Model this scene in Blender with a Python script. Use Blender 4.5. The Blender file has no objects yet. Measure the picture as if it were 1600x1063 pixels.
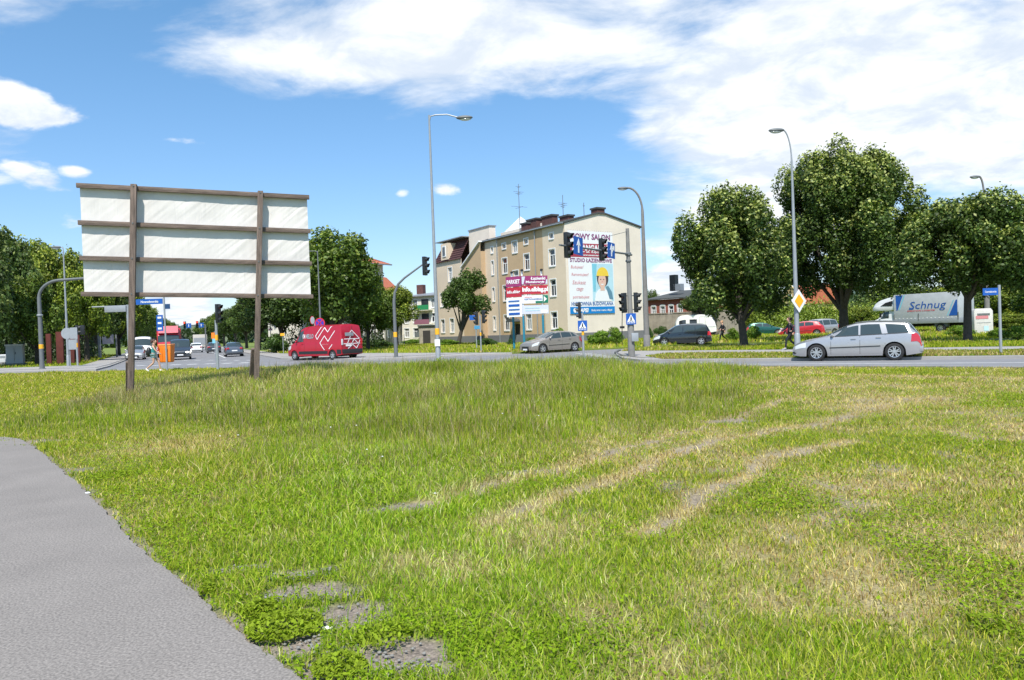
import bpy, bmesh, math, random
import numpy as np
from mathutils import Vector, Matrix
from mathutils.geometry import tessellate_polygon
random.seed(7)
RNG = np.random.default_rng(11)
scene = bpy.context.scene
COL = scene.collection
R = math.radians

# ---------------------------------------------------------------- camera, sky, sun, exposure
W0, H0, FPX = 1600.0, 1063.0, 1150.0
CH = 1.65
PITCH, ROLL = R(0.78), R(2.09)
fwd = Vector((0, math.cos(PITCH), -math.sin(PITCH)))
up0 = Vector((0, math.sin(PITCH), math.cos(PITCH)))
rt0 = Vector((1, 0, 0))
rt = rt0 * math.cos(ROLL) - up0 * math.sin(ROLL)
up = rt0 * math.sin(ROLL) + up0 * math.cos(ROLL)
cam_d = bpy.data.cameras.new('camera')
cam = bpy.data.objects.new('camera', cam_d)
COL.objects.link(cam)
m = Matrix((rt, up, -fwd)).transposed().to_4x4()
m.translation = Vector((0, 0, CH))
cam.matrix_world = m
cam_d.sensor_width = 36
cam_d.lens = 36 * FPX / W0
cam_d.clip_start = 0.1
cam_d.clip_end = 3000
scene.camera = cam
scene.view_settings.view_transform = 'Standard'
scene.view_settings.look = 'None'
scene.view_settings.gamma = 1.0
scene.view_settings.use_curve_mapping = False
scene.view_settings.exposure = 0.75

SUN_EL, SUN_AZ = R(57), R(185)      # azimuth clockwise from +Y (camera forward)
sun_d = bpy.data.lights.new('sun', 'SUN')
sun_d.energy = 3.9
sun_d.angle = R(0.6)
sun_d.color = (1.0, 0.95, 0.87)
sun = bpy.data.objects.new('sun', sun_d)
COL.objects.link(sun)
sdir = Vector((math.sin(SUN_AZ) * math.cos(SUN_EL), math.cos(SUN_AZ) * math.cos(SUN_EL), math.sin(SUN_EL)))
sun.rotation_euler = sdir.to_track_quat('Z', 'Y').to_euler()
sun.location = sdir * 100

def raydir(px, py):
    return (fwd * FPX + rt * (px - W0 / 2) - up * (py - H0 / 2)) / FPX

def G(px, py, z=0.0):
    d = raydir(px, py)
    t = (z - CH) / d.z
    return Vector((d.x * t, d.y * t, z))

def PY(px, py, Y):
    d = raydir(px, py)
    t = Y / d.y
    return Vector((d.x * t, Y, CH + d.z * t))

def proj(p):
    q = Vector(p) - Vector((0, 0, CH))
    w = q.dot(fwd)
    return (W0 / 2 + FPX * q.dot(rt) / w, H0 / 2 - FPX * q.dot(up) / w)

def zfor(X, Y, py):
    a = proj((X, Y, 0))[1]
    b = proj((X, Y, 10))[1]
    return 10 * (py - a) / (b - a)

def tline(px, py, O, d):
    r = raydir(px, py)
    # O + t d  parallel to r (horizontal)
    return (O[1] * r.x - O[0] * r.y) / (d[0] * r.y - d[1] * r.x)

# ---- world: Nishita sky with procedural clouds
world = bpy.data.worlds.new('World')
scene.world = world
world.use_nodes = True
nt = world.node_tree
for n in list(nt.nodes):
    nt.nodes.remove(n)
def N(t, **k):
    n = nt.nodes.new(t)
    for a, b in k.items():
        setattr(n, a, b)
    return n
def lk(a, b):
    nt.links.new(a, b)
def math_n(op, a, b=None, c=None):
    n = N('ShaderNodeMath', operation=op)
    for i, v in enumerate((a, b, c)):
        if v is None: continue
        if isinstance(v, (int, float)): n.inputs[i].default_value = v
        else: lk(v, n.inputs[i])
    return n.outputs[0]
sky = N('ShaderNodeTexSky', sky_type='NISHITA')
sky.sun_disc = False
sky.sun_elevation = SUN_EL
sky.sun_rotation = SUN_AZ
sky.air_density = 1.0
sky.dust_density = 0.5
sky.ozone_density = 2.5
tc = N('ShaderNodeTexCoord')
sep = N('ShaderNodeSeparateXYZ')
lk(tc.outputs['Generated'], sep.inputs[0])
zz = math_n('ADD', math_n('MAXIMUM', sep.outputs[2], 0.0), 0.20)
cx = math_n('DIVIDE', sep.outputs[0], zz)
cy = math_n('DIVIDE', sep.outputs[1], zz)
cmb = N('ShaderNodeCombineXYZ')
lk(cx, cmb.inputs[0]); lk(cy, cmb.inputs[1])
def noise(scale, detail, rough, vec, dist=0.0, loc=(0, 0, 0), sc=(1, 1, 1), rot=(0, 0, 0)):
    mp = N('ShaderNodeMapping')
    mp.inputs['Location'].default_value = loc
    mp.inputs['Scale'].default_value = sc
    mp.inputs['Rotation'].default_value = rot
    lk(vec, mp.inputs[0])
    n = N('ShaderNodeTexNoise')
    n.inputs['Scale'].default_value = scale
    n.inputs['Detail'].default_value = detail
    n.inputs['Roughness'].default_value = rough
    n.inputs['Distortion'].default_value = dist
    lk(mp.outputs[0], n.inputs['Vector'])
    return n.outputs['Fac']
def maprange(v, a, b, c=0.0, d=1.0, smooth=True):
    n = N('ShaderNodeMapRange')
    n.interpolation_type = 'SMOOTHSTEP' if smooth else 'LINEAR'
    n.inputs[1].default_value = a; n.inputs[2].default_value = b
    n.inputs[3].default_value = c; n.inputs[4].default_value = d
    lk(v, n.inputs[0])
    return n.outputs[0]
n_big = noise(0.9, 2, 0.5, cmb.outputs[0], 0.2, (3.1, 1.7, 0))
n_wisp = noise(2.1, 9, 0.60, cmb.outputs[0], 0.35, (0.3, 5.2, 0), (1.0, 1.5, 1), (0, 0, 0.5))
n_dir = noise(9.0, 8, 0.55, tc.outputs['Generated'], 0.15, (2.0, 0, 0.4), (1, 1, 2.0))
# coverage: a broad bank from the top centre to the right, open blue elsewhere, puffs near the skyline
cov = maprange(n_big, 0.35, 0.7, -0.10, 0.10)
def puff(px, py, rad, amp, sq=1.0):
    d = raydir(px, py).normalized()
    v = N('ShaderNodeVectorMath', operation='SUBTRACT')
    lk(tc.outputs['Generated'], v.inputs[0]); v.inputs[1].default_value = d
    s = N('ShaderNodeVectorMath', operation='MULTIPLY')
    lk(v.outputs[0], s.inputs[0]); s.inputs[1].default_value = (1, 1, sq)
    l = N('ShaderNodeVectorMath', operation='LENGTH')
    lk(s.outputs[0], l.inputs[0])
    return maprange(l.outputs['Value'], 0.0, rad, amp, 0.0)
wc = cov
for a in ((1350, 40, 0.62, 0.30, 1.5), (1560, 190, 0.34, 0.26, 2.0), (1180, 150, 0.30, 0.16, 1.6), (640, 30, 0.42, 0.34, 1.9), (440, 90, 0.22, 0.24, 2.5), (700, 120, .2, .12, 2), (30, 240, .2, .12, 2), (1300, 250, .25, .12, 2), (60, 60, 0.35, 0.08, 2.5),
          (1040, 215, 0.16, 0.12, 2.5), (1050, 330, 0.3, 0.07, 2.5), (700, 400, 0.42, -0.30, 1.5), (330, 300, 0.42, -0.26, 1.6), (850, 260, 0.30, -0.20, 1.8), (120,130,.2,-.1,2)):
    wc = math_n('ADD', wc, puff(*a))
w_fac = maprange(math_n('ADD', n_wisp, wc), 0.51, 0.83)
pc = None
for a in ((25, 165, 0.085, 0.36, 1.5), (20, 262, 0.055, 0.30, 2.2), (122, 268, 0.028, 0.26, 2.2), (110, 350, 0.05, 0.26, 1.5), (698, 298, 0.045, 0.34, 2.2), (630, 303, 0.02, 0.2, 1.5),
          (1050, 440, 0.06, 0.42, 1.2), (1025, 395, 0.05, 0.3, 2.0), (290, 220, 0.09, 0.20, 7.0), (275, 480, 0.12, 0.28, 3.0), (1570, 300, 0.12, 0.2, 3.0), (370, 60, 0.10, 0.22, 1.5), (180, 120, 0.05, 0.2, 4.0)):
    q = puff(*a)
    pc = q if pc is None else math_n('MAXIMUM', pc, q)
p_fac = maprange(math_n('ADD', n_dir, pc), 0.66, 0.80)
cloud = math_n('MAXIMUM', w_fac, p_fac)
lp_fac = math_n('MULTIPLY', cloud, 0.95)
n_sh = noise(4.5, 6, 0.6, cmb.outputs[0], 0.3, (8.3, 2.2, 0))
cr = N('ShaderNodeMix', data_type='RGBA')
lk(maprange(n_sh, 0.36, 0.60), cr.inputs[0])
cr.inputs[6].default_value = (4.7, 5.2, 5.9, 1)
cr.inputs[7].default_value = (6.6, 6.75, 6.9, 1)
tint = N('ShaderNodeMix', data_type='RGBA', blend_type='MULTIPLY')
tint.inputs[0].default_value = 1.0
tg = N('ShaderNodeMix', data_type='RGBA')
tg.inputs[6].default_value = (0.80, 0.86, 1.00, 1); tg.inputs[7].default_value = (0.78, 1.10, 1.18, 1)
lk(maprange(sep.outputs[2], 0.02, 0.42, smooth=False), tg.inputs[0])
lk(tg.outputs[2], tint.inputs[7])
lk(sky.outputs[0], tint.inputs[6])
mx = N('ShaderNodeMix', data_type='RGBA')
lk(lp_fac, mx.inputs[0]); lk(tint.outputs[2], mx.inputs[6]); lk(cr.outputs[2], mx.inputs[7])
bg = N('ShaderNodeBackground')
bg.inputs['Strength'].default_value = 0.10
lk(mx.outputs[2], bg.inputs[0])
wo = N('ShaderNodeOutputWorld')
lk(bg.outputs[0], wo.inputs[0])

# ---------------------------------------------------------------- helpers
def mat(name, col, rough=0.6, metal=0.0, var=0.12, scale=6.0, bump=0.0, coat=0.0, bscale=None, spec=None, attr=None, transl=0.0, emit=None, speck=0.0, sscale=90):
    m = bpy.data.materials.new(name)
    m.use_nodes = True
    t = m.node_tree
    b = t.nodes['Principled BSDF']
    b.inputs['Roughness'].default_value = rough
    b.inputs['Metallic'].default_value = metal
    if coat: b.inputs['Coat Weight'].default_value = coat
    if spec is not None: b.inputs['Specular IOR Level'].default_value = spec
    tcn = t.nodes.new('ShaderNodeTexCoord')
    nz = t.nodes.new('ShaderNodeTexNoise')
    nz.inputs['Scale'].default_value = scale
    nz.inputs['Detail'].default_value = 5
    nz.inputs['Roughness'].default_value = 0.65
    t.links.new(tcn.outputs['Object'], nz.inputs['Vector'])
    mr = t.nodes.new('ShaderNodeMapRange')
    mr.inputs[1].default_value = 0.25; mr.inputs[2].default_value = 0.75
    mr.inputs[3].default_value = 1 - var; mr.inputs[4].default_value = 1 + var
    t.links.new(nz.outputs['Fac'], mr.inputs[0])
    vm = t.nodes.new('ShaderNodeVectorMath'); vm.operation = 'SCALE'
    if attr:
        at = t.nodes.new('ShaderNodeAttribute'); at.attribute_name = attr
        t.links.new(at.outputs['Color'], vm.inputs[0])
    else:
        vm.inputs[0].default_value = col[:3]
    if speck:
        sn = t.nodes.new('ShaderNodeTexNoise'); sn.inputs['Scale'].default_value = sscale; sn.inputs['Detail'].default_value = 3
        t.links.new(tcn.outputs['Object'], sn.inputs['Vector'])
        sm = t.nodes.new('ShaderNodeMapRange'); sm.inputs[1].default_value = .3; sm.inputs[2].default_value = .7
        sm.inputs[3].default_value = 1 - speck; sm.inputs[4].default_value = 1 + speck
        t.links.new(sn.outputs['Fac'], sm.inputs[0])
        mm = t.nodes.new('ShaderNodeMath'); mm.operation = 'MULTIPLY'
        t.links.new(mr.outputs[0], mm.inputs[0]); t.links.new(sm.outputs[0], mm.inputs[1])
        t.links.new(mm.outputs[0], vm.inputs['Scale'])
    else:
        t.links.new(mr.outputs[0], vm.inputs['Scale'])
    t.links.new(vm.outputs[0], b.inputs['Base Color'])
    if bump:
        n2 = t.nodes.new('ShaderNodeTexNoise')
        n2.inputs['Scale'].default_value = bscale or scale * 6
        n2.inputs['Detail'].default_value = 4
        t.links.new(tcn.outputs['Object'], n2.inputs['Vector'])
        bp = t.nodes.new('ShaderNodeBump'); bp.inputs['Strength'].default_value = bump
        bp.inputs['Distance'].default_value = 0.02
        t.links.new(n2.outputs['Fac'], bp.inputs['Height'])
        t.links.new(bp.outputs[0], b.inputs['Normal'])
    if transl:
        tr = t.nodes.new('ShaderNodeBsdfTranslucent')
        v2 = t.nodes.new('ShaderNodeVectorMath'); v2.operation = 'MULTIPLY'
        v2.inputs[1].default_value = (1.25, 1.35, 0.6)
        t.links.new(vm.outputs[0], v2.inputs[0])
        t.links.new(v2.outputs[0], tr.inputs[0])
        ms = t.nodes.new('ShaderNodeMixShader'); ms.inputs[0].default_value = transl
        t.links.new(b.outputs[0], ms.inputs[1]); t.links.new(tr.outputs[0], ms.inputs[2])
        t.links.new(ms.outputs[0], t.nodes['Material Output'].inputs[0])
    if emit:
        b.inputs['Emission Color'].default_value = (*emit[:3], 1)
        b.inputs['Emission Strength'].default_value = emit[3]
    m.diffuse_color = (*col[:3], 1)
    return m

class MB:
    def __init__(s):
        s.v = []; s.f = []
    def add(s, vs, fs):
        o = len(s.v)
        s.v += [tuple(v) for v in vs]
        s.f += [tuple(i + o for i in f) for f in fs]
        return s
    def box(s, c, d, rz=0.0, ry=0.0, rx=0.0):
        M = Matrix.Rotation(rz, 3, 'Z') @ Matrix.Rotation(ry, 3, 'Y') @ Matrix.Rotation(rx, 3, 'X')
        vs = [Vector(c) + M @ Vector((x * d[0] / 2, y * d[1] / 2, z * d[2] / 2)) for x in (-1, 1) for y in (-1, 1) for z in (-1, 1)]
        return s.add(vs, [(0, 1, 3, 2), (4, 6, 7, 5), (0, 4, 5, 1), (2, 3, 7, 6), (0, 2, 6, 4), (1, 5, 7, 3)])
    def bar(s, a, b, w, h=None):
        a = Vector(a); b = Vector(b); h = h or w
        d = (b - a).normalized()
        ref = Vector((0, 0, 1)) if abs(d.z) < 0.95 else Vector((0, 1, 0))
        u = d.cross(ref).normalized(); v = u.cross(d).normalized()
        vs = [p + u * (i * w / 2) + v * (j * h / 2) for p in (a, b) for i, j in ((-1, -1), (1, -1), (1, 1), (-1, 1))]
        return s.add(vs, [(0, 1, 2, 3), (7, 6, 5, 4), (0, 4, 5, 1), (1, 5, 6, 2), (2, 6, 7, 3), (3, 7, 4, 0)])
    def tube(s, pts, rs, n=10, cap=True):
        pts = [Vector(p) for p in pts]
        if not hasattr(rs, '__len__'): rs = [rs] * len(pts)
        o = len(s.v); k = len(pts)
        prev = None
        for i, p in enumerate(pts):
            d = (pts[min(i + 1, k - 1)] - pts[max(i - 1, 0)]).normalized()
            if prev is None:
                ref = Vector((1, 0, 0)) if abs(d.x) < 0.9 else Vector((0, 1, 0))
                u = d.cross(ref).normalized()
            else:
                u = (prev - d * prev.dot(d)).normalized()
            prev = u
            w = d.cross(u)
            for j in range(n):
                a = 2 * math.pi * j / n
                s.v.append(tuple(p + (u * math.cos(a) + w * math.sin(a)) * rs[i]))
        for i in range(k - 1):
            for j in range(n):
                a = o + i * n + j; b = o + i * n + (j + 1) % n
                s.f.append((a, b, b + n, a + n))
        if cap:
            s.f.append(tuple(o + j for j in reversed(range(n))))
            s.f.append(tuple(o + (k - 1) * n + j for j in range(n)))
        return s
    def lathe(s, prof, c=(0, 0, 0), axis='z', n=20):
        o = len(s.v); k = len(prof); c = Vector(c)
        for r, h in prof:
            for j in range(n):
                a = 2 * math.pi * j / n
                x, y = r * math.cos(a), r * math.sin(a)
                p = {'z': (x, y, h), 'y': (x, h, y), 'x': (h, x, y)}[axis]
                s.v.append(tuple(c + Vector(p)))
        for i in range(k - 1):
            for j in range(n):
                a = o + i * n + j; b = o + i * n + (j + 1) % n
                s.f.append((a, b, b + n, a + n))
        return s
    def prism(s, poly, fn0, fn1):
        """poly of 2-D points; fn0 / fn1 map a 2-D point to the two faces"""
        n = len(poly)
        tri = tessellate_polygon([[Vector((p[0], p[1], 0)) for p in poly]])
        o = len(s.v)
        s.v += [tuple(fn0(p)) for p in poly] + [tuple(fn1(p)) for p in poly]
        for t in tri:
            s.f.append(tuple(o + i for i in t)); s.f.append(tuple(o + n + i for i in reversed(t)))
        for i in range(n):
            j = (i + 1) % n
            s.f.append((o + i, o + j, o + n + j, o + n + i))
        return s
    def xz(s, poly, y0, y1):
        return s.prism(poly, lambda p: (p[0], y0, p[1]), lambda p: (p[0], y1, p[1]))
    def ell(s, c, r, n=12, k=8):
        pr = []
        o = len(s.v)
        for i in range(k + 1):
            th = math.pi * i / k
            for j in range(n):
                a = 2 * math.pi * j / n
                s.v.append((c[0] + r[0] * math.sin(th) * math.cos(a), c[1] + r[1] * math.sin(th) * math.sin(a), c[2] + r[2] * math.cos(th)))
        for i in range(k):
            for j in range(n):
                a = o + i * n + j; b = o + i * n + (j + 1) % n
                s.f.append((a, a + n, b + n, b))
        return s
    def build(s, name, m, parent=None, smooth=False, bevel=0.0, loc=None):
        me = bpy.data.meshes.new(name)
        me.from_pydata(s.v, [], s.f)
        bm = bmesh.new(); bm.from_mesh(me)
        bmesh.ops.remove_doubles(bm, verts=bm.verts, dist=0.0004)
        bmesh.ops.recalc_face_normals(bm, faces=bm.faces)
        if bevel:
            ed = [e for e in bm.edges if len(e.link_faces) == 2 and e.calc_face_angle(0) > 0.6]
            bmesh.ops.bevel(bm, geom=ed, offset=bevel, segments=2, affect='EDGES', profile=0.6)
        bm.to_mesh(me); bm.free()
        if smooth or bevel:
            me.polygons.foreach_set('use_smooth', [True] * len(me.polygons))
            me.set_sharp_from_angle(angle=R(38))
        if m: me.materials.append(m)
        o = bpy.data.objects.new(name, me)
        COL.objects.link(o)
        if parent: o.parent = parent
        if loc: o.location = loc
        return o

def tag(o, label=None, cat=None, group=None, kind=None):
    if label: o['label'] = label
    if cat: o['category'] = cat
    if group: o['group'] = group
    if kind: o['kind'] = kind
    return o
def root(name, loc, rz, label, cat, group=None):
    o = bpy.data.objects.new(name, None)
    o.empty_display_size = 0.3
    COL.objects.link(o)
    o.location = loc; o.rotation_euler = (0, 0, rz)
    return tag(o, label, cat, group)
def kids(o):
    return [c for c in bpy.data.objects if c.parent == o]
def copy_tree(o, parent=None):
    c = o.copy(); COL.objects.link(c); c.parent = parent
    for ch in kids(o): copy_tree(ch, c)
    return c
def face(X, Y):
    return -math.atan2(X, Y)

_tc = {}
def text_polys(s, bold=0.0):
    key = (s, bold)
    if key not in _tc:
        cu = bpy.data.curves.new('t', 'FONT'); cu.body = s; cu.size = 1; cu.offset = bold; cu.resolution_u = 2
        ob = bpy.data.objects.new('t', cu)
        me = bpy.data.meshes.new_from_object(ob)
        vs = np.array([v.co[:] for v in me.vertices]) if len(me.vertices) else np.zeros((1, 3))
        fs = [tuple(p.vertices) for p in me.polygons]
        lo = vs.min(0); hi = vs.max(0)
        _tc[key] = ((vs - [lo[0], lo[1], 0]), fs, hi - lo)
        bpy.data.objects.remove(ob); bpy.data.curves.remove(cu); bpy.data.meshes.remove(me)
    return _tc[key]
def text(s, m, parent, cx, cz, w, h, y=-0.02, bold=0.02, name='lettering', slant=0.0, fn=None, align='c'):
    """flat lettering facing local -Y, fitted into w x h around (cx, cz)"""
    vs, fs, sz = text_polys(s, bold)
    x0 = cx - w / 2 if align == 'c' else cx
    mb = MB()
    pts = []
    for v in vs:
        X = x0 + v[0] / max(sz[0], 1e-6) * w
        dz = (v[1] / max(sz[1], 1e-6) - 0.5) * h
        X += slant * dz
        p = (X, y, cz + dz)
        pts.append(fn(X, cz + dz) if fn else p)
    mb.add(pts, fs)
    me = bpy.data.meshes.new(name)
    me.from_pydata(mb.v, [], mb.f); me.materials.append(m)
    o = bpy.data.objects.new(name, me); COL.objects.link(o); o.parent = parent
    return o
def panel(name, m, parent, x0, x1, z0, z1, y, t=0.006):
    return MB().box(((x0 + x1) / 2, y, (z0 + z1) / 2), (x1 - x0, t, z1 - z0)).build(name, m, parent)
def flat(name, m, parent, poly, y, t=0.006):
    return MB().xz(poly, y - t / 2, y + t / 2).build(name, m, parent)

# numpy value noise
def _h(ix, iy, s):
    n = (ix.astype(np.int64) * 374761393 + iy.astype(np.int64) * 668265263 + s * 1442695041) & 0xffffffff
    n = ((n ^ (n >> 13)) * 1274126177) & 0xffffffff
    return ((n ^ (n >> 16)) & 0xffff) / 65535.0
def vn(x, y, s=0):
    ix = np.floor(x); iy = np.floor(y); fx = x - ix; fy = y - iy
    fx = fx * fx * (3 - 2 * fx); fy = fy * fy * (3 - 2 * fy)
    a = _h(ix, iy, s); b = _h(ix + 1, iy, s); c = _h(ix, iy + 1, s); d = _h(ix + 1, iy + 1, s)
    return (a * (1 - fx) + b * fx) * (1 - fy) + (c * (1 - fx) + d * fx) * fy
def fbm(x, y, s=0, o=4):
    r = 0; a = 0.5; t = 0
    for i in range(o):
        r = r + a * vn(x * 2 ** i, y * 2 ** i, s + i * 17); t += a; a *= 0.55
    return r / t
def inpoly(x, y, poly):
    c = np.zeros(x.shape, bool); n = len(poly)
    for i in range(n):
        x1, y1 = poly[i][0], poly[i][1]; x2, y2 = poly[(i + 1) % n][0], poly[(i + 1) % n][1]
        if y1 == y2: continue
        k = ((y1 > y) != (y2 > y)) & (x < (x2 - x1) * (y - y1) / (y2 - y1) + x1)
        c ^= k
    return c
def np_mesh(name, verts, faces, m, col=None, parent=None, smooth=False):
    """verts (n,3), faces (k,4) or (k,3)"""
    me = bpy.data.meshes.new(name)
    k = faces.shape[1]
    me.vertices.add(len(verts)); me.vertices.foreach_set('co', verts.astype(np.float32).ravel())
    me.loops.add(faces.size); me.loops.foreach_set('vertex_index', faces.astype(np.int32).ravel())
    me.polygons.add(len(faces))
    me.polygons.foreach_set('loop_start', np.arange(0, faces.size, k, dtype=np.int32))
    if smooth: me.polygons.foreach_set('use_smooth', np.ones(len(faces), bool))
    me.update(calc_edges=True)
    if col is not None:
        a = me.color_attributes.new('tone', 'FLOAT_COLOR', 'POINT')
        c4 = np.ones((len(verts), 4), np.float32); c4[:, :3] = col
        a.data.foreach_set('color', c4.ravel())
    if m: me.materials.append(m)
    if parent == 'data': return me
    o = bpy.data.objects.new(name, me); COL.objects.link(o)
    if parent: o.parent = parent
    return o
# ---------------------------------------------------------------- materials
M = {}
M['asphalt'] = mat('asphalt', (0.19, 0.19, 0.198), 0.85, speck=.15, sscale=30, var=0.12, scale=0.35, bump=0.3, bscale=60)
M['path'] = mat('path_asphalt', (0.205, 0.186, 0.170), 0.9, var=0.13, scale=1.1, bump=0.3, bscale=75, speck=.38, sscale=70)
M['paving'] = mat('paving', (0.30, 0.285, 0.27), 0.85, var=0.14, scale=1.0, bump=0.2)
M['kerb'] = mat('kerb_concrete', (0.22, 0.215, 0.20), 0.85, var=0.25, scale=2.5)
M['kerb_dark'] = mat('kerb_dark', (0.10, 0.10, 0.10), 0.85, var=0.25, scale=2.5)
M['white_paint'] = mat('road_paint', (0.55, 0.55, 0.54), 0.7, var=0.3, scale=3)
M['blade'] = mat('grass_blades', (0.1, 0.2, 0.03), 0.55, var=0.1, scale=1.0, attr='tone', transl=0.35, spec=0.08)
M['soil'] = mat('lawn_soil', (0.1, 0.12, 0.04), 0.95, var=0.25, scale=14, attr='tone', bump=0.9, bscale=40, speck=.45, sscale=55)
M['meadow'] = mat('meadow', (0.13, 0.175, 0.02), 0.95, var=0.35, scale=0.6, bump=0.5, bscale=5)
M['leaf'] = mat('leaves', (0.05, 0.09, 0.02), 0.5, var=0.12, scale=0.7, attr='tone', transl=0.22, spec=0.35)
M['bark'] = mat('bark', (0.06, 0.05, 0.04), 0.95, var=0.35, scale=6, bump=0.8, bscale=22)
M['steel'] = mat('galvanised_steel', (0.30, 0.32, 0.34), 0.5, metal=0.25, var=0.1, scale=4)
M['steel_dark'] = mat('dark_grey_steel', (0.13, 0.14, 0.145), 0.55, var=0.12, scale=4)
M['black'] = mat('black_plastic', (0.012, 0.014, 0.016), 0.45, var=0.1)
M['concrete'] = mat('concrete_pole', (0.19, 0.185, 0.175), 0.9, var=0.2, scale=3, bump=0.3)
M['orange'] = mat('orange_plastic', (0.85, 0.22, 0.02), 0.45, var=0.08)
M['orange_y'] = mat('yellow_band', (0.85, 0.42, 0.02), 0.5, var=0.08)
M['blue_sign'] = mat('blue_sign', (0.01, 0.09, 0.38), 0.4, var=0.05)
M['white'] = mat('white_enamel', (0.78, 0.78, 0.78), 0.4, var=0.05)
M['signback'] = mat('sign_back_grey', (0.33, 0.35, 0.37), 0.5, metal=0.3, var=0.06)
M['blackp'] = mat('black_print', (0.012, 0.012, 0.015), 0.6, var=0.05)
M['red'] = mat('red_print', (0.55, 0.015, 0.03), 0.5, var=0.06)
M['wood'] = mat('weathered_wood', (0.145, 0.108, 0.088), 0.9, var=0.6, scale=3, bump=0.5, bscale=30)
_t = M['wood'].node_tree
_nz = [n for n in _t.nodes if n.type == 'TEX_NOISE'][0]
_mp = _t.nodes.new('ShaderNodeMapping'); _mp.inputs['Scale'].default_value = (.6, 6, 5)
_wtc = [n for n in _t.nodes if n.type == 'TEX_COORD'][0]
_t.links.new(_wtc.outputs['Object'], _mp.inputs[0]); _t.links.new(_mp.outputs[0], _nz.inputs['Vector'])
M['wood_up'] = M['wood'].copy(); M['wood_up'].name = 'weathered_wood_upright'
[n for n in M['wood_up'].node_tree.nodes if n.type == 'MAPPING'][0].inputs['Scale'].default_value = (6, 6, .6)
M['tyre'] = mat('tyre_rubber', (0.018, 0.018, 0.019), 0.85, var=0.15)
M['rim'] = mat('alloy_rim', (0.55, 0.56, 0.57), 0.3, metal=0.7, var=0.05)
M['glass'] = mat('vehicle_glass', (0.035, 0.05, 0.052), 0.06, var=0.05, coat=0.6)
M['glass_l'] = mat('windscreen_glass', (0.05, 0.065, 0.07), 0.06, var=0.05, coat=1.0)
M['lamp'] = mat('lamp_glass', (0.6, 0.62, 0.62), 0.12, var=0.05, coat=1.0)
M['tail'] = mat('tail_lamp', (0.45, 0.015, 0.02), 0.15, var=0.05, coat=1.0)
M['trim'] = mat('dark_trim', (0.02, 0.021, 0.023), 0.6, var=0.1)
M['under'] = mat('underbody', (0.01, 0.01, 0.01), 0.9, var=0.1)
M['skin'] = mat('skin', (0.55, 0.32, 0.22), 0.55, var=0.05)
M['pane'] = mat('window_pane', (0.03, 0.035, 0.042), 0.08, var=0.3, scale=0.8, coat=0.5)
M['headlight_on'] = mat('headlight_on', (0.8, 0.8, 0.75), 0.2, emit=(1, 0.95, 0.8, 3.0))

# ---------------------------------------------------------------- lie of the land
edge_px = [(0, 587), (100, 584.5), (200, 582), (340, 578.5), (450, 577), (600, 575.5), (700, 575), (850, 575.2), (1000, 576), (1170, 577.5), (1400, 579), (1600, 580.5)]
edge_w = [G(x, y) for x, y in edge_px]
edge_w = [Vector((-160, edge_w[0].y + 18, 0)), Vector((-60, edge_w[0].y + 4, 0))] + edge_w + [Vector((40, 1.5, 0)), Vector((60, -14, 0))]
EX = np.array([p.x for p in edge_w]); EYv = np.array([p.y for p in edge_w])
def edgeY(x): return np.interp(x, EX, EYv)
def pw(l, z=0.0): return [G(x, y, z) for x, y in l]
path_px = [(478, 1066), (420, 1022), (372, 985), (300, 925), (245, 880), (200, 838), (150, 782), (110, 745), (72, 712), (45, 694), (30, 686), (12, 683)]
path_w = [Vector((1.6, 0.4, 0))] + pw(path_px, 0.115)
p0 = path_w[-1]
path_poly = [Vector((4.5, -3.2, 0)), *path_w, Vector((p0.x - 2, p0.y + 0.35, 0)), Vector((p0.x - 9, p0.y + 2.2, 0)), Vector((-40, 22, 0)), Vector((-40, 14, 0)), Vector((-14, 7, 0)), Vector((-6, 0, 0)), Vector((-2.5, -4, 0))]
tall_px = [(-60, 668), (60, 648), (130, 628), (190, 606), (260, 592), (400, 588), (560, 585), (640, 580), (900, 578), (1168, 578), (1195, 600), (1250, 624), (1130, 660), (990, 692), (860, 722), (720, 752), (560, 762), (430, 735), (300, 695), (150, 682), (60, 688), (-60, 682)]
tall_w = pw(tall_px, 0.2)
def terr(x, y):
    base = 0.10
    # a low swell under the long grass
    m1 = 0.23 * np.exp(-(((x + 1.0) / 9.5) ** 2 + ((y - 22 + 0.45 * x) / 5.5) ** 2))
    m2 = 0.25 * np.exp(-(((x + 7.5) / 3.5) ** 2 + ((y - 23.5) / 3.5) ** 2))
    m3 = 0.05 * (fbm(x * 0.35, y * 0.35, 5, 3) - 0.5)
    fade = np.clip((edgeY(x) - y) / 3.0, 0, 1)
    pth = np.clip((np.hypot(x, y) - 3.0) / 8, 0, 1)
    return base + (m1 + m2) * fade * pth + m3 * np.clip(fade * pth, 0, 1)
def segdist(x, y, pts):
    d = np.full(x.shape, 1e9)
    for a, b in zip(pts[:-1], pts[1:]):
        ax, ay, bx, by = a[0], a[1], b[0], b[1]
        t = np.clip(((x - ax) * (bx - ax) + (y - ay) * (by - ay)) / ((bx - ax) ** 2 + (by - ay) ** 2), 0, 1)
        d = np.minimum(d, np.hypot(x - ax - t * (bx - ax), y - ay - t * (by - ay)))
    return d
streaks = [pw([(1400, 632), (1280, 662), (1120, 690), (1000, 735), (880, 775), (770, 815)], .1), pw([(1330, 690), (1200, 715), (1120, 760), (1060, 805), (1010, 832)], .1),
           pw([(1260, 588), (1380, 592), (1600, 596)], .1), pw([(1250, 625), (1100, 665), (870, 735), (640, 795)], .1)]
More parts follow.
